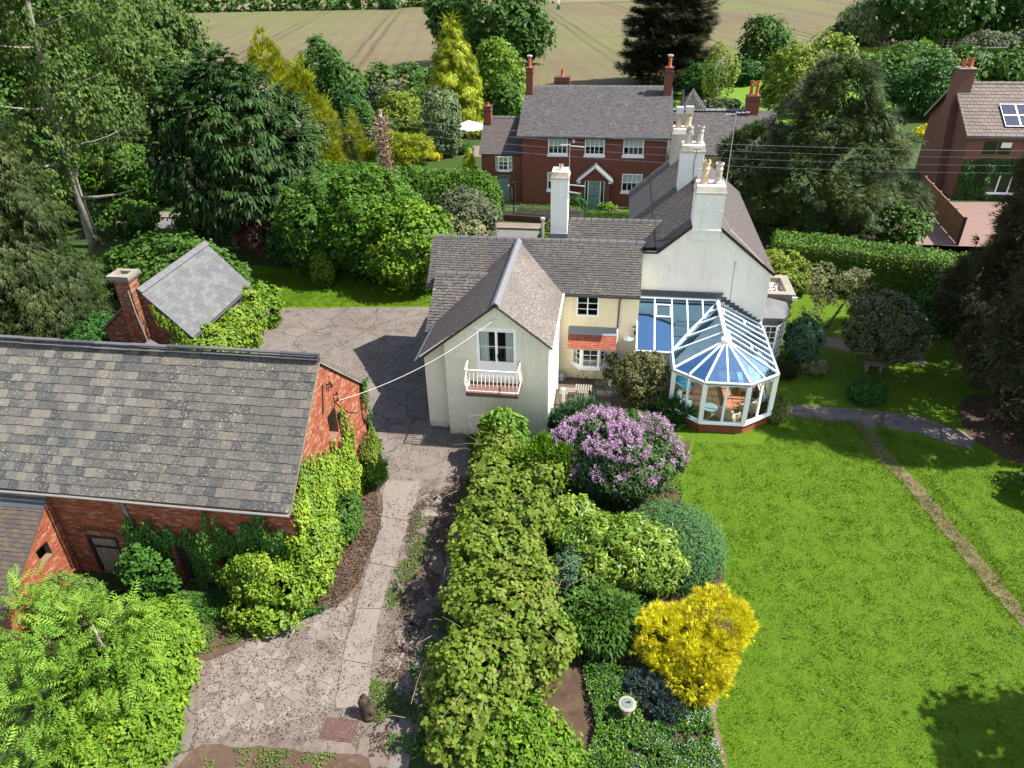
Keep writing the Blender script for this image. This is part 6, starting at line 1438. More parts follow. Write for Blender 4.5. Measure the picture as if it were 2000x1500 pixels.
for i in range(4): q.quad(a4[i], a4[(i+1) % 4], ap)
q.build('pyramid_roof', m['tile_house'], BK)
q = MB()
for i in range(9): t = (i+.5)/9; x = 4.6+1.95*t; pk = Vector((x, 57.78, 5.0)); tp = Vector((x, 57.78, 5.0)).lerp(Vector(ap), 1-abs(2*t-.87)*.95 if abs(2*t-.87) < 1 else .1); q.bar(pk, tp, .035, .03)
q.build('roof_battens', m['ridge_dark'], BK)
q = MB(); q.tube([(4.55, 57.0, 4.6), (4.55, 57.0, 6.6)], .09, 8); q.build('flue', m['gutter_dark'], BK)
nstack(9.3, 10.25, 57.6, 58.3, 4, 6.1, 1.0, None, m['brick_neigh_x'], BK, npots=2)
q = MB(); q.solid([(7.6, 54.3, 3.3), (9.6, 54.3, 2.7), (9.6, 54.4, 2.7), (7.6, 54.4, 3.3)], [(7.6, 54.3, 3.42), (9.6, 54.3, 2.82), (9.6, 54.4, 2.82), (7.6, 54.4, 3.42)]); q.build('dormer_verge', m['concrete_cap'], BK)
# ---------------------------------------------------------------- brick house at the far right
FH = thing('red_brick_house', 'red brick house with brown tiled roof, broad chimney breast and solar panels', 'house', (28, 56, 0))
fx, fy, fze = 23.8, 53.95, 4.36; fry, frz = 58.1, 6.95; fby, fbz = 61.6, 4.2
wall(FH, (fx, fy, 0), Y, [(0, fze), (fry-fy, frz-.1), (fby-fy, fbz)], m['brick_far_y'], (), .25, outward=-X)
hs = [(.95, 2.95, 3.0, 4.05), (1.9, 4.4, .4, 1.9)]
wall(FH, (fx, fy, 0), X, [(0, fze), (11, fze)], m['brick_far_x'], hs, .25, outward=-Y)
q = MB(); q.box(fx+.4, fx+9, fy+1.2, fy+1.3, 0, 4.3); q.build('room_back', m['room_dark'], FH)
window(FH, (fx+.95, fy, 3.0), X, 2.0, 1.05, 1, 1, m['fence_wood'], glass, n=-Y, fr=.09, mull=2); window(FH, (fx+1.9, fy, .4), X, 2.5, 1.5, 1, 1, whitep, glass, n=-Y, fr=.09, mull=3)
q = MB(); q.obox((fx+1.95, fy-.02, 3.0), X, Z, -Y, .2, .85, .55, .9, -.05, .01); q.build('top_light', m['white_paint'], FH)
fe_ = Vector((fx-.30, fy-.3, fze-.02)); dv = Vector((0, fry-fe_.y, frz+.08-fe_.z)); lf = dv.length; dn = dv.normalized()
indiv_name = 'roof_tile'
roof(FH, fe_, X, dn, [[(0, 0), (7.8, 0), (7.8, lf), (0, lf)]], m['tile_far'], tw=.44, th=.335, t=.03, indiv=10**6, jit=.006, gap=.02)
roof(FH, fe_+X*7.81, X, dn, [[(0, 0), (3.8, 0), (3.8, lf), (0, lf)]], m['tile_far'], tw=.44, th=.335, t=.03)
fe2 = Vector((fx+11.3, fby+.3, fbz-.1)); dv2 = Vector((0, fry-fe2.y, frz+.08-fe2.z)); roof(FH, fe2, -X, dv2.normalized(), [[(0, 0), (11.6, 0), (11.6, dv2.length), (0, dv2.length)]], m['tile_far'], tw=.6, th=.5, t=.03)
indiv_name = 'ridge_tile'; ridge(FH, (fx+.9, fry, frz+.14), (fx+11.2, fry, frz+.14), m['tile_far'], L=.5, w=.16)
q = MB(); q.bar((fx-.26, fy-.35, fze-.12), (fx+11, fy-.35, fze-.12), .12, .12); q.build('gutter', m['gutter_dark'], FH)
q = MB(); q.bar((fx-.3, fby+.3, fbz-.15), (fx-.3, fry, frz), .07, .16); q.bar((fx-.28, fy-.3, fze-.08), (fx-.28, fry, frz), .05, .16); q.build('barge_board', m['stone_pale'], FH)
q = MB(); q.solid([(fx-.52, fry-2.3, 0), (fx, fry-2.3, 0), (fx, fry+.6, 0), (fx-.52, fry+.6, 0)], [(fx-.52, fry-1.0, 5.4), (fx, fry-1.0, 5.4), (fx, fry+.3, 5.4), (fx-.52, fry+.3, 5.4)]); q.solid([(fx-.52, fry-1.0, 5.4), (fx+.55, fry-1.0, 5.4), (fx+.55, fry+.3, 5.4), (fx-.52, fry+.3, 5.4)], [(fx-.45, fry-.8, 8.0), (fx+.55, fry-.8, 8.0), (fx+.55, fry+.2, 8.0), (fx-.45, fry+.2, 8.0)])
c = q.build('chimney', m['brick_far_y'], FH); q = MB(); q.box(fx-.52, fx+.62, fry-.87, fry+.27, 8.0, 8.08); q.build('chimney_cap', m['concrete_cap'], c); pot(c, (fx-.15, fry-.3, 8.08), .15, .5, m['pot_red']); pot(c, (fx+.28, fry-.3, 8.08), .15, .62, m['pot_red'])
q = MB(); q.box(fx-.1, fx+.9, fry-1.0, fry-.85, 6.35, 6.5); q.build('chimney_flashing', m['flash_lead'], FH)
nf = X.cross(dn)
for i in range(5):
    for j in range(2):
        q = MB(); q.obox(fe_, X, dn, nf, 2.5+i*1.0, 3.46+i*1.0, .85+j*1.08, 1.88+j*1.08, .10, .14); sp = q.build('solar_panel', m['aluminium'], FH)
        q = MB()
        for a in range(6): 
            for b in range(2): q.obox(fe_, X, dn, nf, 2.53+i*1.0+a*.151, 2.53+i*1.0+a*.151+.143, .88+j*1.08+b*.49, .88+j*1.08+b*.49+.48, .14, .146)
        q.build('cells', m['panel_cell'], sp)
aerial('tv_aerial', 'aerial on a thin pole behind the chimney of the solar panel house', (fx+.9, fry-.1, 7.0), (fx+1.1, fry-.1, 9.4), [(9.3, 1, -.05, 1.3, 7, .12)])
# ---------------------------------------------------------------- pole and overhead lines
g = Vector((-13.14, 40.0, 0))
o = thing('utility_pole', 'old wooden pole wrapped in dead ivy standing behind the clipped hedge', 'pole', g)
k = MB(); k.tube([g, (g.x, g.y, 8.3)], [.14, .11], 8); k.build('post', m['bark_grey'], o)
k = MB()
for z in (7.95, 7.6, 7.2, 6.8): k.box(g.x-.04, g.x+.10, g.y-.2, g.y-.1, z, z+.08)
k.build('insulators', m['pot_grey'], o)
q = NR.normal([g.x, g.y, 0], [.17, .17, 0], (2600, 3)); q[:, 2] = NR.uniform(2.2, 7.8, 2600); leafmesh('dead_ivy', q, sphere_dirs(2600)+np.array([0, 0, .8]), sphere_dirs(2600), .3, 'needle', m['twig'], o, kind='stuff')
names = ['topmost', 'second', 'third', 'lowest']
for i, z in enumerate((7.9, 7.55, 7.15, 6.75)):
    wire('overhead_wire', f'{names[i]} of four wires between the ivy wrapped pole and the white chimneys', ((g.x, g.y, z), (9.9, 40.5, z-1.35)), m['cable_dark'], .25, .010, 'overhead wires over the village street')
    wire('overhead_wire', f'{names[i]} of four wires passing the dark yew', ((9.9, 40.5, z-1.35), (32, 41.5, z-1.25)), m['cable_dark'], .2, .010, 'overhead wires over the village street')
    wire('overhead_wire', f'{names[i]} of four wires left of the ivy wrapped pole', ((g.x, g.y, z), (-45, 40, z+.1)), m['cable_dark'], .6, .010, 'overhead wires over the village street')
# ---------------------------------------------------------------- fences, sign, parasol and the rest
fa, fb = Vector((21.4, 53.1, 0)), Vector((20.7, 44.3, 0)); n_ = 5
o = thing('panel_fence', 'brown closeboard panel fence beside the pink paved drive', 'fence', (21, 49, 0))
d_ = (fb-fa)
for i in range(n_+1): p = fa+d_*(i/n_); q = MB(); q.box(p.x-.07, p.x+.07, p.y-.07, p.y+.07, 0, 1.75); q.build('post', m['concrete_cap'] if i < n_ else m['dark_wood'], o)
for i in range(n_):
    a, b = fa+d_*((i+.03)/n_), fa+d_*((i+.97)/n_)
    f = MB(); f.bar(a+Z*1.66, b+Z*1.66, .06, .05); f.bar(a+Z*.12, b+Z*.12, .05, .1); f.bar(a+Z*.9, b+Z*.9, .05, .05); pn = f.build('panel', m['fence_wood2'], o)
    for j in range(11): c_ = a.lerp(b, (j+.5)/11); w = (b-a).length/11; q = MB(); u = (b-a).normalized(); q.obox(c_-u*w*.5, u, Z, u.cross(Z), .004, w-.004, .12, 1.62, .0+.004*(j % 2), .025); q.build('board', m['fence_wood'], pn)
# picket fence on its low wall
pa, pb = Vector((-7.35, 46.35, 0)), Vector((-3.9, 46.0, 0)); pb2 = Vector((-2.0, 45.85, 0))
o = thing('picket_fence', 'weathered grey picket fence on a low brick wall by the road', 'fence', ((-5.5, 46.2, 0)))
q = MB(); q.bar(pa+Z*.2, pb2+Z*.2, .22, .4); q.build('low_wall', m['brick_dark'], o); u = (pb2-pa).normalized()
q = MB(); q.bar(pa+Z*.6, pb2+Z*.6, .03, .07); q.bar(pa+Z*.95, pb2+Z*.95, .03, .07); q.build('rail', m['grey_wood'], o)
for i in range(40): p = pa+u*(.08+i*.135); q = MB(); q.obox(p, u, Z, u.cross(Z), 0, .075, .42, 1.1+R.uniform(-.02, .03), .02, .04); q.build('picket', m['grey_wood'], o)
# sign / lamp post by the side door
sp = Vector((-6.75, 47.3, 0)); o = thing('lamp_post', 'dark wooden post with bracket lamp and hanging name board by the side door', 'lamp post', sp)
q = MB(); q.box(sp.x-.07, sp.x+.07, sp.y-.07, sp.y+.07, 0, 2.35); q.build('post', m['dark_wood'], o)
q = MB(); q.bar((sp.x-.5, sp.y, 2.28), (sp.x+.08, sp.y, 2.28), .05); q.lathe((sp.x-.42, sp.y, 2.10), [(.16, 0), (.14, .03), (.04, .12)], 10); q.build('lamp', m['black_iron'], o)
q = MB(); q.box(sp.x-.2, sp.x-.09, sp.y-.02, sp.y+.02, 1.2, 1.95); q.build('sign_board', m['grey_wood'], o)
# parasol
g = G(918, 292); o = thing('parasol', 'white garden parasol open beside the lower brick wing', 'parasol', g)
q = MB(); n8 = 8; zt, zb_, rr8 = 2.55, 2.05, 1.45
for i in range(n8):
    a, b = 2*pi*i/n8, 2*pi*(i+1)/n8; q.quad((g.x, g.y, zt), (g.x+cos(a)*rr8, g.y+sin(a)*rr8, zb_), (g.x+cos(b)*rr8, g.y+sin(b)*rr8, zb_)); q.quad((g.x+cos(a)*rr8, g.y+sin(a)*rr8, zb_), (g.x+cos(a)*rr8, g.y+sin(a)*rr8, zb_-.14), (g.x+cos(b)*rr8, g.y+sin(b)*rr8, zb_-.14), (g.x+cos(b)*rr8, g.y+sin(b)*rr8, zb_))
q.build('canopy', m['canvas_white'], o); q = MB(); q.tube([g, g+Z*zt], .03, 6); q.build('pole', m['grey_wood'], o); q = MB(); q.lathe(g, [(.3, 0), (.3, .06), (.05, .1)], 10); q.build('base', m['concrete_cap'], o)
g = G(917, 298); ground('terrace', [(g.x-2.2, g.y-1.4), (g.x+3, g.y-1.4), (g.x+3, g.y+2.5), (g.x-2.2, g.y+2.5)], .014, m['pave_mat'])
# post and rail fence far right
fa, fb = G(1806, 96), G(1880, 97); o = thing('rail_fence', 'grey post and rail fence at the back of the yellow meadow', 'fence', (fa+fb)/2); u = (fb-fa).normalized(); Lf = (fb-fa).length
for i in range(8): p = fa+u*(Lf*i/7); q = MB(); q.box(p.x-.12, p.x+.12, p.y-.12, p.y+.12, 0, 1.7); q.build('post', m['grey_wood'], o)
for z in (.6, 1.05, 1.5): q = MB(); q.bar(fa+Z*z, fb+Z*z, .08, .12); q.build('rail', m['grey_wood'], o)
# sundial
g = G(1222, 1402); o = thing('sundial', 'round stone sundial with pale green plate among the flowers', 'sundial', g)
q = MB(); q.lathe(g, [(.17, 0), (.17, .05), (.11, .09), (.10, .42), (.15, .47), (.21, .5), (.22, .56), (.19, .58)], 12); q.build('pedestal', m['stone_pale'], o, smooth=False)
q = MB(); q.lathe(g+Z*.58, [(.135, 0), (.135, .012), (.01, .013)], 20); pl = q.build('dial', m['brass_green'], o); q = MB(); q.solid([(g.x-.06, g.y-.004, .593), (g.x+.07, g.y-.004, .593), (g.x+.07, g.y-.004, .68)], [(g.x-.06, g.y+.004, .593), (g.x+.07, g.y+.004, .593), (g.x+.07, g.y+.004, .68)]); q.build('gnomon', m['lead_dark'], pl)
# dark stump by the manhole
g = G(722, 1398); mb = MB(); P, Q = [], []
for i in range(9):
    t = i/8; P.append((g.x-.13*t+.02*sin(i*2), g.y+.06*t, .62*t)); Q.append(.20*(1-t*.45)*(1+.13*sin(i*2.3)))
mb.tube(P, Q, 10); mb.tube([(g.x+.13, g.y-.03, 0), (g.x+.09, g.y-.02, .25), (g.x+.02, g.y, .42)], [.10, .085, .03], 8); mb.tube([(g.x-.02, g.y-.14, 0), (g.x-.04, g.y-.08, .2), (g.x-.05, g.y, .35)], [.07, .06, .02], 7)
for i in range(len(mb.v)):
    v = Vector(mb.v[i]); n_ = mnoise.noise(v*9)*.05; mb.v[i] = (v.x+n_, v.y+n_*.7, max(0, v.z+n_*.6))
centre(mb, 'tree_stump', m['stump_wood'], 'dark shaggy upright stump at the drive edge above the manhole', 'stump', smooth=True)
# white potted plant, watering can, duckboard on the patio
g = G(1195, 752); o = thing('potted_olive', 'small standard tree in a white decorated pot under the oriel window', 'potted plant', g)
q = MB(); q.lathe(g, [(.13, 0), (.155, .02), (.165, .36), (.175, .38), (.15, .38), (.14, .33)], 16); q.build('pot', m['pot_white'], o, smooth=False); q = MB(); q.tube([g+Z*.3, g+Vector((.02, 0, .8)), g+Vector((0, 0, 1.2))], [.025, .02, .012], 6); q.build('stem', m['bark'], o)
q = MB(); q.lathe(g+Z*.12, [(.165, 0), (.169, .01), (.172, .14), (.168, .15)], 16); q.build('painted_band', m['pot_buff'], o)
p, y_, nn, s_, r_ = crown([(g.x, g.y, 1.25, .22, .22, .25), (g.x-.15, g.y-.1, .65, .2, .15, .12)], 'long', .12, 1.6, zmin=.4); leafmesh('crown', p, y_, nn, s_, 'long', m['lf_olive'], o, r_)
g = G(1096, 742); o = thing('watering_can', 'grey plastic watering can standing in the corner of the patio', 'watering can', g)
q = MB(); q.lathe(g, [(.13, 0), (.14, .03), (.14, .26), (.09, .32), (.08, .34)], 14); q.build('body', m['plastic_grey'], o, smooth=False); q = MB(); q.tube([g+Vector((.13, 0, .08)), g+Vector((.28, -.02, .26)), g+Vector((.36, -.02, .36))], .018, 6); q.lathe(g+Vector((.38, -.02, .36)), [(.02, 0), (.05, .04)], 8); q.build('spout', m['plastic_grey'], o); q = MB(); q.tube([g+Vector((-.08, 0, .32)), g+Vector((-.02, 0, .46)), g+Vector((.06, 0, .34))], .012, 6); q.build('handle', m['plastic_grey'], o)
g = G(1092, 738); q = MB(); q.tube([(g.x-.03, g.y+.05, 0), (g.x-.03, g.y+.22, 1.15)], .016, 6); q.box(g.x-.1, g.x+.04, g.y-.02, g.y+.08, 0, .05); centre(q, 'garden_tool', m['dark_wood'], 'dark long handled tool leaning in the corner behind the watering can', 'garden tool')
g = G(1140, 775); o = thing('slatted_bench', 'pale weathered slatted bench on the patio behind the blue green shrub', 'bench', g)
for i in range(7): q = MB(); q.box(g.x-.35+i*.1, g.x-.35+i*.1+.055, g.y-.22, g.y+.25, .42, .45); q.build('slat', m['stone_pale'], o)
for (a, b) in ((-.33, -.2), (.28, -.2), (-.33, .2), (.28, .2)): q = MB(); q.box(g.x+a, g.x+a+.05, g.y+b-.03, g.y+b+.03, 0, .42); q.build('leg', m['stone_pale'], o)
g = G(1100, 792); q = MB(); q.box(g.x-.05, g.x+.05, g.y-.05, g.y+.05, 0, .75); q.box(g.x-.07, g.x+.07, g.y-.07, g.y+.07, .75, .8); centre(q, 'bollard', m['cream_metal'], 'short cream post between the wing wall and the shrubs', 'post')
g = G(1597, 722); q = MB(); q.box(g.x-.25, g.x+.25, g.y-.16, g.y+.16, 0, .32); q.box(g.x-.29, g.x+.29, g.y-.2, g.y+.2, .32, .38); centre(q, 'stone_block', m['stone_pale'], 'square pale stone plinth in the bed by the side bay', 'plinth')
g = G(1703, 724); o = thing('garden_bench', 'little weathered bench seat under the round clipped tree', 'bench', g)
for i in range(4): q = MB(); q.box(g.x-.36, g.x+.36, g.y-.2+i*.1, g.y-.12+i*.1, .34, .37); q.build('slat', m['grey_wood'], o)
for a in (-.3, .25): q = MB(); q.box(g.x+a, g.x+a+.06, g.y-.18, g.y+.18, 0, .34); q.build('leg', m['grey_wood'], o)
g = G(683, 308); q = MB(); q.lathe((g.x+.0, g.y, 0), [(.05, 0), (.05, 1.9), (.22, 2.0), (.28, 2.2), (.2, 2.38), (.05, 2.42)], 12)
# golfers' picnic beyond: people round a table
def person(base, lab, shirt, leg, face, seat=.42, sc=.95):
    """seated figure: one continuous skinned body, clothes and hair as its own pieces"""
    b = Vector(base); c, s = cos(face), sin(face); F = Vector((c, s, 0)); S = Vector((-s, c, 0))
    J = {'hip': (0, 0, seat), 'waist': (-.02, 0, seat+.18), 'chest': (.02, 0, seat+.38), 'neck': (.04, 0, seat+.52), 'head': (.07, 0, seat+.66), 'crown': (.07, 0, seat+.76)}
    pts = [(k, v) for k, v in J.items()]; V = []; E = []; Rr = []
    def add(f, l, z, r, par):
        V.append(tuple(b+F*f*sc+S*l*sc+Z*z*sc)); Rr.append(r*sc); 
        if par is not None: E.append((par, len(V)-1))
        return len(V)-1
    hp = add(0, 0, seat, .14, None); wa = add(-.02, 0, seat+.18, .12, hp); chh = add(.02, 0, seat+.36, .13, wa); nk = add(.05, 0, seat+.50, .055, chh); h1_ = add(.07, 0, seat+.60, .08, nk); add(.07, 0, seat+.70, .085, h1_)
    for sd_ in (-1, 1):
        th = add(.18, .10*sd_, seat, .085, hp); kn = add(.40, .11*sd_, seat-.02, .06, th); an = add(.42, .11*sd_, .08, .042, kn); add(.52, .11*sd_, .03, .035, an)
        sh = add(.02, .19*sd_, seat+.42, .055, chh); el = add(.12, .24*sd_, seat+.20, .042, sh); wr = add(.34, .16*sd_, seat+.24, .032, el); add(.42, .14*sd_, seat+.25, .03, wr)
    me = bpy.data.meshes.new('body'); me.from_pydata([tuple(Vector(q)-b) for q in V], E, []); ob = bpy.data.objects.new('person', me); COL.objects.link(ob); ob.location = b
    md = ob.modifiers.new('skin', 'SKIN'); sv = me.skin_vertices[0] if me.skin_vertices else None
    return ob, V, E, Rr, F, S, b, sc
def people():
    import bmesh
    g = G(1352, 186)
    o = thing('picnic_table', 'dark picnic table with cloth on the far green lawn, people seated at it', 'table', g)
    q = MB(); q.box(g.x-.8, g.x+.8, g.y-.35, g.y+.35, .68, .72); q.build('top', m['cloth_white'], o); q = MB()
    for a in (-.65, .6): q.box(g.x+a, g.x+a+.06, g.y-.3, g.y+.3, 0, .68)
    q.build('trestle', m['cloth_black'], o); q = MB(); q.box(g.x-.9, g.x+.9, g.y-.8, g.y-.5, .38, .42); q.box(g.x-.9, g.x+.9, g.y+.5, g.y+.8, .38, .42); q.build('bench_board', m['cloth_black'], o)
    for i, (dx, dy, fc, sh, lab) in enumerate(((-1.15, 0, 0, 'cloth_teal', 'person in a teal top seated at the left end of the picnic table'), (-.5, .65, -pi/2, 'cloth_black', 'person in dark clothes at the far side of the picnic table'), (.4, .65, -pi/2, 'cloth_white', 'person in a white top at the far side of the picnic table'), (.3, -.65, pi/2, 'cloth_black', 'person in black with their back to the camera at the picnic table'))):
        seat = .42; b = Vector((g.x+dx, g.y+dy, 0)); ob, V, E, Rr, F, S, b, sc = person(b, lab, sh, sh, fc)
        bm = bmesh.new(); bm.from_mesh(ob.data); ly = bm.verts.layers.skin.verify(); bm.verts.ensure_lookup_table()
        for v, r in zip(bm.verts, Rr): v[ly].radius = (r, r)
        bm.verts[0][ly].use_root = True; bm.to_mesh(ob.data); bm.free()
        ob.modifiers.new('sub', 'SUBSURF').levels = 1
        dg = bpy.context.evaluated_depsgraph_get(); me = bpy.data.meshes.new_from_object(ob.evaluated_get(dg)); ob.modifiers.clear(); ob.data = me; me.materials.clear(); me.materials.append(m['skin']); me.materials.append(m[sh])
        hd = seat*.95+.5; me.polygons.foreach_set('material_index', [1 if p.center.z < hd else 0 for p in me.polygons])
        tag(ob, lab, 'person', None)
        k = MB(); h = b+F*.05+Z*(seat+.70)*.95; k.lathe(h-Z*.02, [(.085, 0), (.10, .04), (.09, .10), (.04, .14)], 10); k.build('hair', m['cloth_black'], ob, smooth=True)
people()
g = G(1430, 163); o = thing('far_picnic_table', 'dark empty picnic table further along the green lawn', 'table', g); q = MB(); q.box(g.x-.9, g.x+.9, g.y-.35, g.y+.35, .68, .74); q.build('top', m['cloth_black'], o); q = MB(); q.box(g.x-.9, g.x+.9, g.y-.85, g.y-.55, .38, .43); q.box(g.x-.9, g.x+.9, g.y+.55, g.y+.85, .38, .43); q.build('bench_board', m['cloth_black'], o); q = MB(); q.bar((g.x-.7, g.y-.7, 0), (g.x-.7, g.y+.1, .7), .06); q.bar((g.x-.7, g.y+.7, 0), (g.x-.7, g.y-.1, .7), .06); q.bar((g.x+.7, g.y-.7, 0), (g.x+.7, g.y+.1, .7), .06); q.bar((g.x+.7, g.y+.7, 0), (g.x+.7, g.y-.1, .7), .06); q.build('leg_frame', m['cloth_black'], o)
# golf flag in the field
g = G(1091, 18); o = thing('white_post', 'thin tall white post standing in the crop field right of the oak', 'post', g); q = MB(); q.tube([g, g+Z*9], .12, 6); q.build('shaft', m['white_paint'], o); q = MB(); q.lathe(g, [(.6, 0), (.4, .9), (.1, 1.3)], 8); q.build('weeds', m['lf_dark'], o)
# ---------------------------------------------------------------- plants near the camera
def pl(name, label, cat, foot, top, wpx, leaf, size, mt, cov=1.5, depth=1.0, n=10, lump=.42, z0=.0, dy=0.0, xs=0.0, **kw):
    """foot pixel on the ground, pixel height of the top, width in pixels"""
    g, h, w = M_(foot[0], foot[1], top, wpx); c = Vector((g.x+xs, g.y+dy, 0))
    return plant(name, label, cat, (c.x, c.y), blobset(c, w, w*depth, h, z0*h, n, lump, seed=int(foot[0]*7+foot[1])), leaf, size, mt, cov, **kw)
def bl(*lst): return [(a, b, c, d, e, f) for a, b, c, d, e, f in lst]
# vine covered hedge along the drive
VB = []
for (x, y, w, d, h) in ((-3.55, 19.6, 1.5, 1.7, 1.7), (-3.0, 18.2, 1.9, 1.9, 1.8), (-2.6, 16.8, 2.3, 2.0, 2.0), (-2.75, 15.2, 2.5, 2.2, 2.2), (-2.4, 13.8, 2.6, 2.2, 2.3), (-2.3, 12.3, 2.6, 2.2, 2.3), (-2.35, 10.9, 2.5, 2.0, 2.0), (-2.5, 9.6, 2.3, 2.0, 1.5), (-1.7, 11.6, 2.4, 2.2, 1.8)):
    VB.append((x, y, h*.45, w/2, d/2, h*.55)); 
    for k in range(4): VB.append((x+R.uniform(-w*.42, w*.42), y+R.uniform(-d*.4, d*.4), h*R.uniform(.4, .85), w*.26, w*.26, h*.26))
plant('vine_hedge', 'long tangled hedge of yellow green vine leaves between drive and flower bed', 'hedge', (-2.6, 14), VB, 'vine', .10, 'lf_vine', 1.3, tr=False, clr=.19, mode='leafy', up=.45, jitter=.3, cn=.85)
tw = MB()
for i in range(110):
    x, y = R.choice(VB)[:2]; p = Vector((x+R.uniform(-1.1, 1.1), y+R.uniform(-1, 1), R.uniform(.8, 2.3))); d = Vector((R.uniform(-1, 1), R.uniform(-1, 1), R.uniform(-.2, .8))).normalized()*R.uniform(.4, 1.1); tw.tube([p, p+d*.5+Z*.06, p+d], [.007, .005, .002], 4)
tw.build('vine_stems', m['twig'], bpy.data.objects['vine_hedge'], kind='stuff')
plant('laurel_bush', 'tall bright laurel growing up under the balcony', 'bush', (-3.3, 20.3), blobset((-3.4, 20.3), 1.75, 1.3, 2.15, 0, 12, .4, seed=3), 'fold', .13, 'lf_laurel', 1.6)
plant('laurel_bush', 'bright green laurel left of the lilac', 'bush', (-2.0, 18.9), blobset((-1.75, 18.7), 2.5, 1.9, 2.2, 0, 14, .42, seed=4), 'lance', .15, 'lf_laurel', 1.8, mode='out')
plant('grey_green_shrub', 'blue green shrub in front of the patio bench', 'bush', (-.6, 22.1), blobset((-.7, 22.0), 2.8, 1.3, 1.45, 0, 14, .4, seed=5), 'long', .17, 'lf_blue', 1.9, mode='up')
lb = blobset((.6, 19.2), 4.3, 3.2, 2.75, .1, 26, .33, seed=6)
lil = plant('lilac', 'large lilac covered in pale purple flower heads', 'lilac', (.7, 19.2), lb, 'fold', .12, 'lf_lilac', 1.4, tr=.1)
p, y_, nn, s_, r_ = crown(lb, 'diamond', .04, .1, cull=.97, core=False); 
def heads(blobs, n, length, rad, zlo, mt, leaf, size, per, parent, name, cond=None, group_up=.7):
    P, D = [], []
    B = np.array(blobs)
    while len(P) < n:
        b = B[NR.integers(len(B))]; d = sphere_dirs(1)[0]
        if d[2] < -.1: continue
        q = b[:3]+d*b[3:]*1.02
        if q[2] < zlo or ((((q-B[:, :3])/B[:, 3:])**2).sum(1) < .9).sum() > 0: continue
        if cond and not cond(q): continue
        P.append(q); D.append(norm(d*.5+np.array([0, 0, group_up])+sphere_dirs(1)[0]*.25))
    P, D = np.array(P), np.array(D); i = np.repeat(np.arange(n), per); t = NR.random((len(i), 1)); L = length*NR.uniform(.7, 1.3, (n, 1))[i]
    q = P[i]+D[i]*t*L + sphere_dirs(len(i))*rad*(1-t*.75); od = norm(q-P[i]-D[i]*t*L+1e-6)
    NLEAF[0] += len(i)*TPT[leaf]
    leafmesh(name, q, norm(od+D[i]*.4), norm(sphere_dirs(len(i))+od), size*NR.uniform(.7, 1.3, len(i)), leaf, m[mt], parent, NR.random(len(i))*.5+NR.random(n)[i]*.5, kind='stuff')
heads(lb, 560, .24, .075, 1.0, 'fl_lilac', 'diamond', .05, 34, lil, 'flower_heads', cond=lambda q: q[2] > 1.35+.35*mnoise.noise(Vector(q)*.9) or q[0] > 1.9)
plant('rhododendron', 'wide bright rhododendron with upright pointed leaves in the middle of the bed', 'bush', (.6, 15.1), blobset((.75, 15.2), 3.7, 2.5, 1.85, 0, 18, .36, seed=8), 'lance', .17, 'lf_rhodo', 1.9, mode='leafy', up=.5, clr=.2)
plant('rhododendron', 'smaller bright shrub between the vine hedge and the big rhododendron', 'bush', (-.75, 16.3), blobset((-.7, 16.4), 1.7, 1.6, 1.7, 0, 10, .4, seed=9), 'lance', .16, 'lf_rhodo', 1.9, mode='leafy', up=.5, clr=.2)
plant('blue_shrub', 'small blue green shrub squeezed beside the vine hedge', 'bush', (-.75, 14.2), blobset((-.65, 14.5), 1.1, 1.3, 1.5, 0, 8, .4, seed=10), 'fold', .07, 'lf_blue', 1.5)
d_ = [(2.35, 16.1, .55, 1.55, 1.6, 1.0)]
plant('clipped_dome', 'smooth clipped green dome beside the lawn', 'topiary', (2.35, 16.0), d_, 'diamond', .05, 'lf_clip', 1.5, tr=False, clump=.12, jitter=.01, clr=.05)
plant('dark_shrub', 'deep green leafy shrub in shade below the rhododendron', 'bush', (.3, 12.9), blobset((.35, 12.9), 2.2, 1.9, 1.25, 0, 12, .4, seed=12), 'lance', .16, 'lf_mid', 1.8, mode='droop', clr=.2)
gb = blobset((2.65, 12.35), 2.2, 2.2, 1.35, 0, 12, .42, seed=13); gb += [(3.3, 13.1, .9, .85, .85, .6), (2.1, 12.6, .7, .8, .8, .55), (2.6, 11.5, .45, .6, .5, .45)]
plant('golden_conifer_bush', 'brilliant yellow dwarf conifer at the edge of the lawn', 'conifer', (2.6, 12.3), gb, 'sprig', .14, 'lf_gold', 2.6, mode='out', clr=.15, tr=.06)
plant('blue_juniper', 'low spreading blue grey juniper above the sundial', 'conifer', (1.75, 11.2), bl((1.45, 11.45, .18, .42, .3, .24), (1.8, 11.15, .2, .45, .35, .28), (2.05, 10.85, .16, .4, .3, .22)), 'tuft', .1, 'lf_juniper', 2.6, mode='out', tr=False, clr=.1)
plant('bottom_shrub', 'bright fresh green shrub at the bottom of the bed', 'bush', (-1.4, 9.3), blobset((-1.35, 9.2), 2.6, 1.9, 1.35, 0, 14, .4, seed=15), 'fold', .1, 'lf_fresh', 1.7, clr=.17)
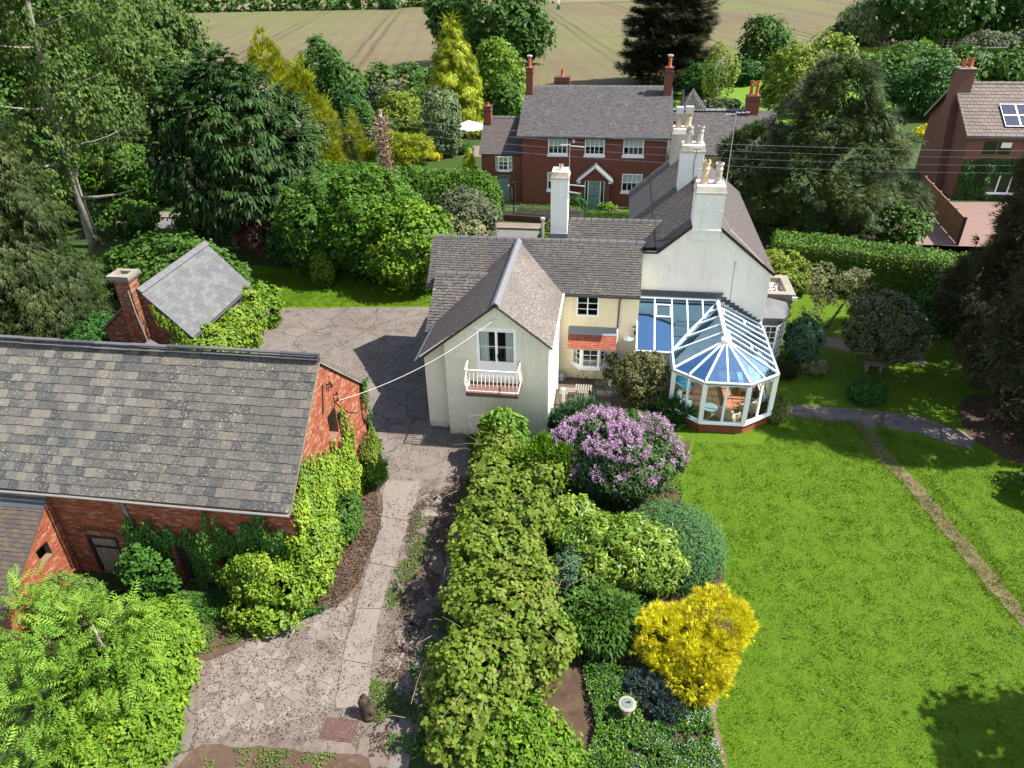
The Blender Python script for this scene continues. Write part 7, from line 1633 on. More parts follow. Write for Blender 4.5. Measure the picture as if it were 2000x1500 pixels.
# low border plants: uncountable ground cover
def cover(name, label, poly, n, hmax, leaf, size, mt, mode='mix', cl=.5, kind='stuff', cat='ground cover', dens=None, zoff=0.015):
    xs = [p[0] for p in poly]; ys = [p[1] for p in poly]; P = []
    poly = [tuple(p)[:2] for p in poly]
    q = np.stack([NR.uniform(min(xs), max(xs), n*2), NR.uniform(min(ys), max(ys), n*2)], 1); keep = np.zeros(len(q), bool)
    for a, b in zip(poly, poly[1:]+poly[:1]):
        if abs(b[1]-a[1]) < 1e-9: continue
        c = ((a[1] > q[:, 1]) != (b[1] > q[:, 1])) & (q[:, 0] < (b[0]-a[0])*(q[:, 1]-a[1])/(b[1]-a[1])+a[0]); keep ^= c
    q = q[keep]
    f = np.array([mnoise.noise(Vector((a*1.6, b*1.6, 3.1)))+.5*mnoise.noise(Vector((a*5, b*5, 7))) for a, b in q]) if len(q) < 60000 else np.sin(q[:, 0]*3)*np.sin(q[:, 1]*2.3)*.5
    q = q[f > (cl-.5)*1.0-.15+NR.normal(0, .08, len(q))][:n]; k = len(q); hh = hmax*(.35+.65*np.clip(np.array([mnoise.noise(Vector((a*2.2, b*2.2, 9))) for a, b in q])+.5, 0, 1)) if k < 60000 else np.full(k, hmax)
    p = np.concatenate([q, (zoff+hh*NR.random(k)**.7)[:, None]], 1)
    rv = sphere_dirs(k)
    if mode == 'blade': yd = rv*.45+np.array([0, 0, 1.0]); nr = sphere_dirs(k); p[:, 2] = zoff-.01
    else: yd = rv+np.array([0, 0, .25]); nr = rv*.5+np.array([0, 0, 1.0]); nr = norm(nr); 
    NLEAF[0] += k*TPT[leaf]
    o = leafmesh(name, p, norm(yd), norm(nr+sphere_dirs(k)*.2), size*NR.uniform(.6, 1.3, k), leaf, m[mt], None, kind=kind)
    return tag(o, label, cat)
bed = [tuple(p)[:2] for p in px((1135, 1300), (1270, 1320), (1380, 1370), (1395, 1460), (1430, 1560), (1130, 1560), (1165, 1420))]
cover('border_plants', 'mixed low leafy plants filling the lower flower bed', bed, 16000, .28, 'fold', .07, 'lf_dark', cl=.3)
cover('border_plants', 'light green seedlings scattered in the lower flower bed', bed, 9000, .3, 'fold', .065, 'lf_fresh', cl=.45)
cover('forget_me_nots', 'tiny pale blue flowers at the bottom edge of the bed', [tuple(p)[:2] for p in px((1260, 1440), (1330, 1400), (1390, 1350), (1400, 1440), (1440, 1560), (1200, 1560))], 2600, .34, 'diamond', .03, 'fl_blue', cl=.55, cat='flowers')
cover('white_flowers', 'scattered small white blossoms right of the sundial', bed, 700, .33, 'diamond', .04, 'fl_white', cl=.5, cat='flowers')
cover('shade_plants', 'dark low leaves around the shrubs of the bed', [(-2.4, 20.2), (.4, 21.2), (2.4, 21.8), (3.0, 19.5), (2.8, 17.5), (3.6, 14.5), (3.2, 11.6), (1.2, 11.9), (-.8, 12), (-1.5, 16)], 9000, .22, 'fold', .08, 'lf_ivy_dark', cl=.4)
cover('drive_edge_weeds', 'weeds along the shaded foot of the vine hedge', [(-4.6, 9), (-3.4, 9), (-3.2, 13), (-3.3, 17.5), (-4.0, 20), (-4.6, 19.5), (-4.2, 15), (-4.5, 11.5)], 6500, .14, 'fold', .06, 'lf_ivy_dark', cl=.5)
cover('yard_weeds', 'patchy weeds in front of the barn doors', [tuple(p)[:2] for p in px((215, 1165), (540, 1195), (560, 1215), (420, 1275), (200, 1320), (130, 1260))], 9000, .14, 'fold', .06, 'lf_weed', cl=.55)
cover('yard_weeds', 'greener taller weeds at the foot of the barn wall', [tuple(p)[:2] for p in px((180, 1150), (520, 1180), (640, 1195), (560, 1225), (300, 1210), (150, 1200))], 8000, .3, 'fold', .075, 'lf_ivy_dark', cl=.45)
cover('crack_weeds', 'small weeds growing at the right edge of the concrete strip', [tuple(p)[:2] for p in px((815, 1000), (850, 1010), (835, 1080), (800, 1150), (770, 1190), (745, 1200), (770, 1120), (800, 1060))], 2500, .07, 'fold', .05, 'lf_weed', cl=.6)
cover('crack_weeds', 'weeds and moss beside the dark stump', [tuple(p)[:2] for p in px((722, 1330), (770, 1320), (780, 1390), (740, 1420), (725, 1380))], 1800, .08, 'fold', .05, 'lf_weed', cl=.5)
cover('verge_weeds', 'tufts along the bottom of the drive', [tuple(p)[:2] for p in px((400, 1460), (640, 1470), (760, 1500), (740, 1560), (380, 1560))], 2500, .1, 'fold', .055, 'lf_weed', cl=.66)
# lawn blades
lawnp = [(-2.0, 5.0), (2.7, 5.0), (2.8, 10.2), (3.6, 12.2), (4.0, 14), (3.9, 16.5), (2.9, 19.4), (3.5, 22.2), (6, 22.3), (7.2, 24.6), (9.6, 24.2), (13.6, 22.4), (16, 18), (17, 12), (17, 5)]
def blades(poly, n, h, size, mt, label):
    poly = [tuple(p)[:2] for p in poly]; xs = [p[0] for p in poly]; ys = [p[1] for p in poly]
    q = np.stack([NR.uniform(min(xs), max(xs), n*2), NR.uniform(min(ys), max(ys), n*2)], 1); keep = np.zeros(len(q), bool)
    for a, b in zip(poly, poly[1:]+poly[:1]):
        if abs(b[1]-a[1]) < 1e-9: continue
        c = ((a[1] > q[:, 1]) != (b[1] > q[:, 1])) & (q[:, 0] < (b[0]-a[0])*(q[:, 1]-a[1])/(b[1]-a[1])+a[0]); keep ^= c
    q = q[keep][:n]; k = len(q)
    clump = .5+.5*np.sin(q[:, 0]*5.1+np.sin(q[:, 1]*3.7)*2)*np.sin(q[:, 1]*4.3+np.sin(q[:, 0]*2.9)*2)
    lean = np.stack([.5*np.sin(q[:, 0]*.8+q[:, 1]*.5), .5*np.cos(q[:, 1]*1.1), np.zeros(k)], 1)
    p = np.concatenate([q, np.full((k, 1), .008)], 1); yd = norm(sphere_dirs(k)*.75+lean*.5+np.array([0, 0, 1.0])); NLEAF[0] += k
    o = leafmesh('grass', p, yd, sphere_dirs(k), h*(.6+.8*clump)*NR.uniform(.6, 1.2, k), 'blade', m[mt], None, np.clip(.35*clump+.65*NR.random(k), 0, 1), kind='stuff'); return tag(o, label, 'grass')
LEAF['needle_g'] = LEAF['needle']
blades(lawnp, 145000, .075, .07, 'lf_grassblade', 'short bright lawn grass of the right hand garden')
blades([tuple(p)[:2] for p in px((480, 535), (600, 530), (860, 565), (860, 598), (525, 600))], 26000, .09, .07, 'lf_grassblade', 'mown grass of the small lawn behind the yard')
trk = [tuple(p)[:2] for p in px((1650, 820), (1725, 825), (1810, 930), (1880, 1000), (1960, 1100), (2060, 1225), (2060, 1330), (1950, 1200), (1850, 1060), (1780, 970), (1700, 880))]
cover('track_grass', 'sparse grass growing over the worn track in the lawn', trk, 16000, .05, 'blade', .07, 'lf_grassblade', mode='blade', cl=.38, cat='grass')
dr = [tuple(p)[:2] for p in px((385, 1300), (560, 1225), (700, 1140), (760, 980), (900, 930), (890, 1040), (840, 1200), (790, 1330), (760, 1450), (380, 1452))]
cover('drive_debris', 'fine dark leaf litter and grit scattered over the broken drive', dr, 9000, .006, 'diamond', .045, 'lf_debris', cl=.38, cat='leaf litter', zoff=.03)
cover('drive_debris', 'pale grit and bud scales scattered over the broken drive', dr, 5000, .006, 'diamond', .028, 'lf_grit', cl=.38, cat='grit', zoff=.032)
cover('drive_debris', 'dead leaves and moss lumps gathered at the shaded right side of the drive', [tuple(p)[:2] for p in px((800, 1000), (880, 930), (920, 940), (880, 1060), (840, 1200), (790, 1330), (770, 1480), (720, 1480), (740, 1320), (780, 1180))], 7000, .012, 'diamond', .06, 'lf_debris', cl=.4, cat='leaf litter', zoff=.03)
cover('bank_moss', 'dead leaves lying on the mossy bank beside the barn shrubs', [tuple(p)[:2] for p in px((640, 940), (735, 955), (748, 1030), (700, 1140), (660, 1185), (560, 1210), (600, 1080))], 6000, .02, 'diamond', .07, 'lf_debris', cl=.35, cat='leaf litter', zoff=.03)
yd_ = [(-17.5, 31.3), (-9.4, 32.3), (-7.2, 31), (-7.0, 22), (-5, 20.3), (-3.8, 17), (-7.2, 18), (-8.0, 21.5), (-14.5, 21.5), (-16.2, 27)]
cover('yard_debris', 'dark grit and leaf bits over the asphalt yard', yd_, 9000, .006, 'diamond', .05, 'lf_debris', cl=.5, cat='leaf litter', zoff=.018)
cover('lawn_daisies', 'a few tiny white daisies dotted over the lawn', lawnp, 170, .05, 'diamond', .03, 'fl_white', cl=.1, cat='flowers', zoff=.06)
cover('fallen_leaves', 'a few brown leaves lying on the lawn', lawnp, 90, .03, 'diamond', .09, 'lf_debris', cl=.1, cat='leaf litter', zoff=.07)
cover('lawn_tufts', 'darker coarser tufts scattered through the lawn', lawnp, 26000, .06, 'blade', .1, 'lf_tuft', mode='blade', cl=.86, cat='grass')
# lower left corner: rowan and shrub
rb = []
for k in range(26):
    rb.append((R.uniform(-14.2, -10.9), R.uniform(6.6, 10.2), R.uniform(.8, 2.5), R.uniform(.6, 1.0), R.uniform(.6, 1.0), R.uniform(.4, .7)))
plant('rowan_tree', 'feathery bright green rowan filling the lower left corner', 'tree', (-11.3, 9.2), rb, 'pinnate', .34, 'lf_rowan', 1.0, clr=.42, mode='droop', core=False, tm='bark_grey', tr=.12, limbs=14, stem_to=2.6)
plant('privet_bush', 'dense fresh green bush between the rowan and the drive', 'bush', (-10.9, 9.9), blobset((-10.9, 9.9), 2.7, 3.6, 2.1, 0, 18, .4, seed=22), 'fold', .105, 'lf_fresh', 1.8, clr=.2)
plant('privet_bush', 'lower spreading part of green bush at the bottom left beside the drive', 'bush', (-10.4, 8.3), blobset((-10.5, 8.4), 2.5, 2.6, 1.5, 0, 14, .4, seed=24), 'fold', .105, 'lf_fresh', 1.7, clr=.2)
plant('elder_shrub', 'thin leafy shrub growing before the lean-to shed', 'bush', (-14.2, 11.6), blobset((-14.2, 11.6), 1.9, 1.4, 1.6, .2, 14, .35, seed=23), 'fold', .085, 'lf_weed', 1.0, clr=.2, core=False)
plant('rowan_sapling', 'small rowan sapling with drooping leaves at the shed corner', 'tree', (-13.9, 10.3), bl((-14.1, 10.5, 1.1, .9, .7, .45), (-13.3, 10.8, 1.0, .7, .6, .4), (-14.8, 10.7, 1.2, .6, .6, .4), (-12.7, 11.0, .8, .5, .5, .35)), 'pinnate', .34, 'lf_rowan', 1.0, clr=.4, mode='droop', core=False)
plant('overhanging_branch', 'leafy branch reaching in from the left over the shed roof', 'branch', (-17.2, 10.2), bl((-16.2, 11.2, 3.6, .8, .6, .4), (-16.3, 11.0, 3.9, .5, .5, .35), (-17, 10.8, 3.8, .8, .6, .5)), 'pinnate', .34, 'lf_rowan', 1.0, clr=.4, mode='droop', core=False, zmin=2.6, stem_to=3.6)
# ---------------------------------------------------------------- creepers
def creeper(name, label, O, u, n_, region, size, cov, mt, thick=.12, leaf='fold', extra=None, holes=()):
    """leaves over a wall: region(a, z) gives how densely it is grown (0..1)"""
    O = np.array(O, float); u = np.array(u, float); n_ = np.array(n_, float); a0, a1, z0, z1 = region[0]; fn = region[1]
    la = .33*size*size; n = int(cov*(a1-a0)*(z1-z0)/la); a = NR.uniform(a0, a1, n); z = NR.uniform(z0, z1, n)
    d = np.array([fn(x, y) for x, y in zip(a, z)]); lump = np.array([mnoise.noise(Vector((x*1.4, y*1.4, 5))) for x, y in zip(a, z)])
    k = NR.random(n) < d
    for h in holes: k &= ~((a > h[0]) & (a < h[1]) & (z > h[2]) & (z < h[3]))
    a, z, lump, d = a[k], z[k], lump[k], d[k]; n = len(a)
    t = thick*(.35+np.clip(lump+.4, 0, 1)*1.3)*NR.random(n)**.5
    if extra is not None: t = t*np.array([extra(x, y) for x, y in zip(a, z)])
    p = O+u*a[:, None]+np.array([0, 0, 1.0])*z[:, None]+n_*(.03+t)[:, None]; rv = sphere_dirs(n)
    nr = norm(n_+rv*.55+np.array([0, 0, .35])); yd = norm(np.array([0, 0, -1.0])+rv*.6+n_*.3); NLEAF[0] += n*TPT[leaf]
    c = O+u*a.mean()+n_*.1; c[2] = 0; o = thing(name, label, 'climbing plant', tuple(c)); leafmesh('foliage', p, yd, nr, size*NR.uniform(.6, 1.25, n), leaf, m[mt], o, np.clip(lump*.6+.3+NR.random(n)*.4, 0, 1))
    q = MB()
    for i in range(9):
        b = a0+(a1-a0)*(i+.5)/9; zz = z0; P = []
        while zz < z1 and fn(b, zz) > .25: P.append(tuple(O+u*b+np.array([0, 0, zz])+n_*.02)); zz += .25; b += R.uniform(-.08, .08)
        if len(P) > 2: q.tube(P, [.03*(1-j/len(P))+.006 for j in range(len(P))], 5)
    if q.f: q.build('stems', m['bark'], o)
    return o
def gab(a, z):   # barn gable, a measured from the front corner
    roofz = BE+(BR_-BE)*a/(BRY-BF) if a < BRY-BF else BR_-(BR_-BE)*(a-(BRY-BF))/(BB-BRY)
    if z > roofz-.05: return 0
    edge = min(4.5, 4.75-.62*a)+.16*sin(a*11)+.12*sin(a*23+1) if a < 3.3 else (2.8+.2*sin(a*16) if a < 4.15 else 1.5-2.2*(a-4.4)+.2*sin(a*9))
    if z < edge: return 1.0
    if any(abs(a-c) < .07 and z < t for c, t in ((3.95, 3.9), (4.15, 3.7), (4.5, 3.1), (3.05, 3.4))): return .9
    return 0
creeper('barn_creeper', 'bright yellow green creeper covering the lower barn gable', (BX+.01, BF, 0), (0, 1, 0), (1, 0, 0), ((0, 6.1, 0, 4.2), gab), .105, 2.6, 'lf_ivy', thick=.16, holes=[hole])
creeper('barn_creeper', 'narrow green creeper hanging down the rear corner of the barn gable', (BX+.02, BF, 0), (0, 1, 0), (1, 0, 0), ((5.5, 6.35, 1.3, 3.6), lambda a, z: 1.0 if abs(a-6.0+.15*sin(z*3)) < .16+.12*sin(z*2) else 0), .1, 3, 'lf_ivy_dark', thick=.2)
creeper('barn_creeper', 'reddish mixed climber at the lower rear part of the barn gable', (BX+.05, BF, 0), (0, 1, 0), (1, 0, 0), ((4.7, 6.2, 0, 2.0), lambda a, z: .8 if z < 1.9-.4*abs(a-5.5) else 0), .09, 2.6, 'lf_vine', thick=.45)
def frn(a, z):   # front wall, a = x + 24
    x = a+BL; e = 2.75 if x > -9.9 else (2.3 if x > -11.1 else (2.15 if x > -12.1 else (2.35 if x > -13.3 else 0)))
    if -10.75 < x < -10.2: e = 2.6+.4*sin(x*20)
    if -9.9 < x: e = 2.7+.4*sin(x*4)
    e += .25*sin(x*11); lo = 0
    if -10.55 < x < -9.75: lo = 1.45
    if -11.15 < x < -10.55: lo = .35
    if -12.0 < x < -11.5: lo = 1.65
    return 1.0 if lo < z < e and x > -13.3 else 0
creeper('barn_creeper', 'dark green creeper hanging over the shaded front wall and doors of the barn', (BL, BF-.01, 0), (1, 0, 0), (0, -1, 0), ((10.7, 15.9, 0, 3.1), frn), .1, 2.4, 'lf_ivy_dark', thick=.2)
plant('ivy_bush', 'rounded bush of glossy ivy growing against the barn front', 'bush', (-12.7, 12.9), blobset((-12.65, 12.85), 1.65, .9, 1.75, 0, 12, .42, seed=31), 'fold', .12, 'lf_ivy_dark', 1.8, clr=.2)
plant('ivy_bush', 'bulging yellow green bush at the barn corner', 'bush', (-8.7, 12.6), blobset((-8.85, 12.8), 2.3, 1.3, 1.95, 0, 20, .36, seed=32)+[(-7.95, 13.6, 1.2, .45, .9, 1.2), (-8.0, 14.6, 1.1, .35, .8, 1.1), (-9.8, 13.0, .9, .5, .4, .7), (-8.9, 12.1, .45, .9, .4, .4)], 'fold', .105, 'lf_ivy', 1.7, clr=.22)
plant('gable_shrub', 'dark green shrub at the foot of the creeper covered gable', 'bush', (-7.6, 15.7), blobset((-7.75, 15.9), .7, 1.9, 1.45, 0, 12, .4, seed=33), 'fold', .085, 'lf_mid', 1.7, clr=.16)
plant('gable_shrub', 'small bright shrub at the rear corner of the barn gable', 'bush', (-7.75, 18.4), blobset((-7.75, 18.4), .95, 1.2, 1.0, 0, 8, .4, seed=34), 'long', .14, 'lf_mid', 2.4, mode='up', clr=.15)
def hutr(a, z): return 1.0 if z < hz-.05 else 0
plant('outhouse_creeper', 'thick bright creeper swelling out below the outhouse eaves', 'climbing plant', (HX1+.3, 26.2), [(HX1+.25, HY0+.3+i*.62, 1.05+.25*sin(i*2), .55+.15*sin(i*1.7), .62, 1.15) for i in range(8)]+[(HX1+.1, HY0-.15, 1.2, .5, .5, 1.2)], 'fold', .125, 'lf_ivy', 1.9, clr=.24, tr=False)
creeper('outhouse_creeper', 'green creeper spreading over the right half of the outhouse gable wall', (HX0, HY0-.01, 0), (1, 0, 0), (0, -1, 0), ((1.9, 3.9, 0, 4.0), lambda a, z: 1.0 if z < topat(gp, a)+.08 and (a > 3.0 or z < 1.0+ (a-2.2)*1.7) or (2.5 < a and topat(gp, a)-.5 < z < topat(gp, a)+.1) else 0), .115, 2.6, 'lf_ivy', thick=.3)
gp = [(0, hzl), (HXR-HX0, hr), (HX1-HX0, hz)]
# around the house
plant('holly_bush', 'rounded olive and yellow bush before the lean-to glass', 'bush', (1.65, 24.3), blobset((1.55, 24.4), 2.35, 1.7, 2.45, .1, 14, .38, seed=41), 'fold', .085, 'lf_holly', 1.8, clr=.16, tr=.07)
def fern(name, label, base, n, L, mt='lf_fern'):
    b = Vector(base); o = thing(name, label, 'fern', b); P, Yd, NN, S = [], [], [], []
    for i in range(n):
        a = i*2.4; l = L*R.uniform(.7, 1.1); d = np.array([cos(a), sin(a), 0])
        for t in np.linspace(.1, 1, 13):
            p = np.array(b)+d*l*t*.85+np.array([0, 0, l*(1.1*t-.95*t*t)]); side = np.array([-sin(a), cos(a), 0])
            for s in (-1, 1): P.append(p); Yd.append(side*s+d*.45-np.array([0, 0, .1])); NN.append(np.array([0, 0, 1])-d*(.5-t)); S.append(.26*l*sin(pi*min(t*.9+.12, 1)))
    NLEAF[0] += len(P)*2; leafmesh('fronds', np.array(P), np.array(Yd), np.array(NN), np.array(S), 'long', m[mt], o)
for i, (a, b, n, L, lab) in enumerate(((1305, 790, 22, .95, 'large dark fern left of the conservatory base'), (1345, 812, 20, .85, 'fern with pale arching fronds at the conservatory corner'), (1325, 830, 16, .7, 'lower fern in front of the other two by the lawn'), (1280, 775, 16, .8, 'fern half hidden under the olive bush'))): fern('fern', lab, G(a, b), n, L)
plant('fern_thicket', 'dense feathery green shrub against the left conservatory panes', 'bush', (2.65, 23.3), blobset((2.75, 23.2), 1.1, .9, 1.15, 0, 8, .4, seed=43), 'sprig', .13, 'lf_dark', 1.6, clr=.15, mode='up')
plant('variegated_bush', 'small variegated yellow bush at the right conservatory corner', 'bush', (6.75, 24.0), blobset((6.75, 24.0), .95, .85, 1.05, 0, 8, .4, seed=44), 'fold', .085, 'lf_varieg', 1.7, clr=.14)
plant('patio_shrubs', 'dark low shrub under the olive bush beside the patio', 'bush', (.9, 22.9), blobset((.9, 22.9), 2.4, 1.1, .6, 0, 10, .4, seed=45), 'fold', .07, 'lf_ivy_dark', 1.7, clr=.15)
plant('euphorbia', 'small lime yellow plant at the corner of the wing', 'plant', (-1.65, 22.6), blobset((-1.7, 22.5), .5, .5, .5, 0, 5, .4, seed=46), 'fold', .07, 'lf_yellowgreen', 1.7, clr=.12)
plant('camellia', 'blue green evergreen shrub in front of the side bay', 'bush', (8.05, 29.0), blobset((8.55, 28.75), 1.5, 1.5, 2.3, 0, 14, .4, seed=47), 'fold', .1, 'lf_blue', 1.7, clr=.2)
plant('low_heather', 'low brownish green plants below the side bay', 'plant', (7.3, 27.4), blobset((7.5, 27.4), 1.5, .8, .5, 0, 8, .4, seed=48), 'long', .1, 'lf_olive', 1.8, mode='up', clr=.12)
plant('hebe', 'pale flowering low shrub beside the stone plinth', 'bush', (8.9, 27.9), blobset((8.9, 27.8), 1.0, .8, .6, 0, 8, .4, seed=49), 'fold', .08, 'lf_blossom', 1.4, clr=.13)
plant('yellow_laurel', 'big rounded yellow green shrub behind the flat roofed porch', 'bush', (8.6, 35.2), blobset((8.3, 34.8), 3.1, 3.4, 2.9, 0, 12, .42, seed=50), 'fold', .14, 'lf_yellowgreen', 1.6, clr=.22)
plant('round_tree', 'dense ball shaped tree on a short trunk in the lawn', 'tree', (11.6, 28.6), blobset((11.6, 28.6), 3.5, 3.2, 3.35, .55, 14, .36, seed=51), 'diamond', .105, 'lf_olive', 1.8, clr=.22, tr=.12)
plant('clipped_box', 'low square clipped box bush in the shade', 'topiary', (10.55, 25.9), bl((10.55, 25.9, .4, .68, .55, .55), (10.25, 25.8, .35, .4, .45, .45), (10.9, 25.95, .35, .4, .45, .45)), 'diamond', .06, 'lf_dark', 2.0, tr=False, clr=.12)
plant('blossom_tree', 'loose small tree with cream blossom by the long hedge', 'tree', (10.4, 32.2), [(10.4+R.uniform(-1.3, 1.3), 32.2+R.uniform(-.9, .9), R.uniform(1.2, 3.0), R.uniform(.2, .45), R.uniform(.2, .45), .3) for _ in range(16)], 'fold', .09, 'lf_blossom', .75, clr=.25, core=False, tr=.07, limbs=9)
# long clipped hedge
def hedge(name, label, poly, z1, size, cov, mt, z0=.05, leaf='diamond', bulge=.14, inner=True, mode='leafy'):
    P = [Vector((p[0], p[1], 0)) for p in poly]; c = sum(P, Vector())/len(P); o = thing(name, label, 'hedge', c)
    p, y_, nn, s_, r_ = boxleaves(poly, z0, z1, size, cov, leaf, bulge); 
    leafmesh('foliage', p, y_, nn, s_, leaf, m[mt], o, r_)
    k = MB(); Q = [c+(q-c)*(1-.25/max((q-c).length, .3)) for q in P]; k.solid([(q.x, q.y, 0) for q in Q], [(q.x, q.y, z1-.22) for q in Q]); k.build('inner_twigs', m['bark'], o); return o
hedge('long_hedge', 'long clipped green hedge between the lawn and the yew garden', [(8.55, 37.2), (19.6, 34.0), (20.2, 36.0), (8.9, 39.3)], 2.35, .13, 2.2, 'lf_hedge')
hedge('low_box_hedge', 'low clipped hedge in front of the brick villa left of the porch', [(-6.4, 46.9), (-2.2, 46.6), (-2.2, 47.5), (-6.4, 47.8)], .62, .08, 2.2, 'lf_hedge')
hedge('low_box_hedge', 'low clipped hedge in front of the brick villa right of the porch', [(-1.9, 46.5), (2.6, 46.3), (2.6, 47.0), (-1.9, 47.3)], .55, .08, 2.2, 'lf_mid')
plant('porch_shrub', 'dark shrub left of the green porch door', 'bush', (-2.6, 48.3), blobset((-2.6, 48.3), 1.5, 1.1, 1.2, 0, 8, .4, seed=55), 'fold', .12, 'lf_dark', 1.5)
plant('porch_shrub', 'bright round shrub right of the green porch door', 'bush', (-.45, 48.2), blobset((-.45, 48.1), 1.15, .9, .85, 0, 8, .4, seed=56), 'fold', .12, 'lf_fresh', 1.5)
plant('flue_shrub', 'bright shrub behind the steel flue pipe', 'bush', (-3.2, 38.5), blobset((-3.35, 38.0), 1.5, 1.6, 2.9, 0, 8, .4, seed=57), 'fold', .13, 'lf_yellowgreen', 1.5)
plant('golden_bush', 'green and gold upright conifer bush beside the lower wing', 'conifer', (-10.6, 51.4), cone((-10.55, 51.3), 1.6, 3.1, 0, 6, .3, 5), 'sprig', .22, 'lf_goldweep', 2, tr=.06)
plant('road_shrub', 'ivy clad brick pier overgrown beside the pavement', 'bush', (-7.9, 47.3), blobset((-7.95, 47.4), .9, .8, 1.2, 0, 6, .4, seed=58), 'fold', .11, 'lf_mid', 1.6)
# ---------------------------------------------------------------- trees
# horse chestnut
g = G(470, 478)
cx_ = g.x+1.7; cb = blobset((cx_-.8, g.y), 8.6, 8.4, 10.9, .4, 36, .3, seed=61)
ch_ = plant('horse_chestnut', 'huge dark horse chestnut with pale flower candles', 'tree', (g.x, g.y), cb, 'palmate', .42, 'lf_chestnut', 1.15, clr=.8, mode='droop', tr=.35)
heads([b for b in cb], 170, .38, .075, 2.0, 'fl_candle', 'diamond', .1, 24, ch_, 'flower_candles', group_up=1.4)
# big weeping birch at the left with bare white trunk
g = G(186, 482); b = Vector((g.x, g.y, 0)); o = thing('silver_birch', 'tall weeping silver birch with pale trunk at the left', 'tree', b)
trunk(o, b, (g.x+1.6, g.y+.6, 21), .27, .05, m['bark_pale'], bend=.5, limbs=[(.15+.05*i, i*2.1, 4.2-.15*i, .8) for i in range(15)], n=10)
bb = []
for i in range(46):
    a = R.uniform(0, 2*pi); zz = R.uniform(4.5, 21); rr_ = R.uniform(1.0, 6.6)*(1-.35*abs(zz-11)/11); bb.append((g.x+cos(a)*rr_-.5, g.y+sin(a)*rr_, zz, R.uniform(1.0, 1.9), R.uniform(1.0, 1.9), R.uniform(1.2, 2.4)))
p, y_, nn, s_, r_ = crown(bb, 'diamond', .2, .9, clr=.5, mode='hang', core=False); leafmesh('crown', p, y_, nn, s_, 'diamond', m['lf_birch'], o, r_)
# second birch-like tree, closing the left edge
for (fx_, fy_, top_, w_, lab, mt, sd) in ((330, 300, -20, 260, 'pale green birch rising behind the chestnut at the upper left', 'lf_birch', 3), (60, 330, -110, 330, 'feathery dark green tree filling the top left corner', 'lf_birch', 4), (250, 230, -60, 240, 'tall loose tree behind the silver birch', 'lf_mid', 5)):
    g, h, w = M_(fx_, fy_, top_, w_); plant('tall_tree', lab, 'tree', (g.x, g.y), blobset((g.x, g.y), w, w*.8, h, .1*h, 26, .3, seed=sd), 'diamond', .28, mt, .95, mode='hang', clr=.8, tr=.25)
for (bx_, by_, ty_, w_, mt, lab) in ((120, 440, 360, 130, 'lf_dark', 'dark holly understorey left of the birch trunk'), (255, 455, 395, 120, 'lf_mid', 'sunlit low bushes right of the birch trunk'), (310, 400, 290, 150, 'lf_mid', 'mid green understorey between birch and chestnut'), (60, 400, 250, 200, 'lf_dark', 'deep shaded shrubs behind the left conifer'), (220, 380, 260, 180, 'lf_hedge', 'green thicket across the road behind the birch'), (380, 330, 130, 150, 'lf_mid', 'bright green tree top between birch and chestnut'), (405, 455, 395, 110, 'lf_dark', 'shaded bushes at the foot of the chestnut')):
    g, h, w = M_(bx_, by_, ty_, w_); plant('understorey', lab, 'bush', (g.x, g.y), blobset((g.x, g.y), w, w*.7, h, 0, 16, .36, seed=bx_), 'diamond', .24, mt, 1.3, clr=.45)
for (bx_, by_, ty_, w_, mt, lab) in ((20, 300, -160, 260, 'lf_oak', 'dark full tree closing the upper left corner'), (140, 360, -60, 240, 'lf_mid', 'leafy mid green tree just behind the birch trunk'), (290, 330, 20, 200, 'lf_birch', 'soft green tree between the birch and chestnut crowns'), (-20, 420, 60, 200, 'lf_oak', 'dark tree crown above the left conifer')):
    g, h, w = M_(bx_, by_, ty_, w_); plant('backing_tree', lab, 'tree', (g.x, g.y), blobset((g.x, g.y), w, w*.8, h, .05*h, 26, .32, seed=bx_+9), 'diamond', .34, mt, 1.15, clr=.8, tr=.22)
# left conifer, drooping sprays
g = G(42, 705); o = thing('drooping_conifer', 'broad drooping green conifer at the left edge beside the outhouse', 'conifer', g)
conifer_branches((g.x-.4, g.y+1.2), 15.5, 11.2, .3, 120, .5, 'sprig', .36, 520, .5, 'lf_conifer', o, curtain=.8, taper=.75)
plant('dark_hedge_bush', 'dark evergreen bushes below the drooping conifer', 'bush', (-21.5, 21.6), blobset((-21.6, 21.6), 4.6, 2.4, 2.9, 0, 12, .4, seed=64), 'diamond', .14, 'lf_mid', 1.5)
plant('dark_hedge_bush', 'mid green bush at the left end of the outhouse', 'bush', (-22.2, 25), blobset((-22.4, 25), 3.0, 2.6, 2.4, 0, 12, .4, seed=65), 'diamond', .14, 'lf_dark', 1.5)
# cherry laurel behind the outhouse
plant('cherry_laurel', 'wide glossy green tree spreading behind the outhouse roof', 'tree', (-21.6, 31.3), blobset((-21.8, 30.8), 7.4, 3.8, 3.9, 0, 24, .32, seed=66), 'diamond', .2, 'lf_mid', 1.5, clr=.36, tr=.15)
plant('cherry_laurel', 'small green shrub at the far corner of the outhouse', 'bush', (-16.4, 30.2), blobset((-16.6, 29.6), 1.2, 1.4, 2.3, 0, 8, .4, seed=67), 'diamond', .15, 'lf_fresh', 1.3, clr=.26)
plant('copper_shrub', 'dark red leaved shrub in the shade under the chestnut', 'bush', (G(520, 505).x, G(520, 505).y), blobset(G(520, 505), 3.4, 2.4, 3.2, .1, 10, .4, seed=68), 'diamond', .13, 'lf_red', .9, core=False)
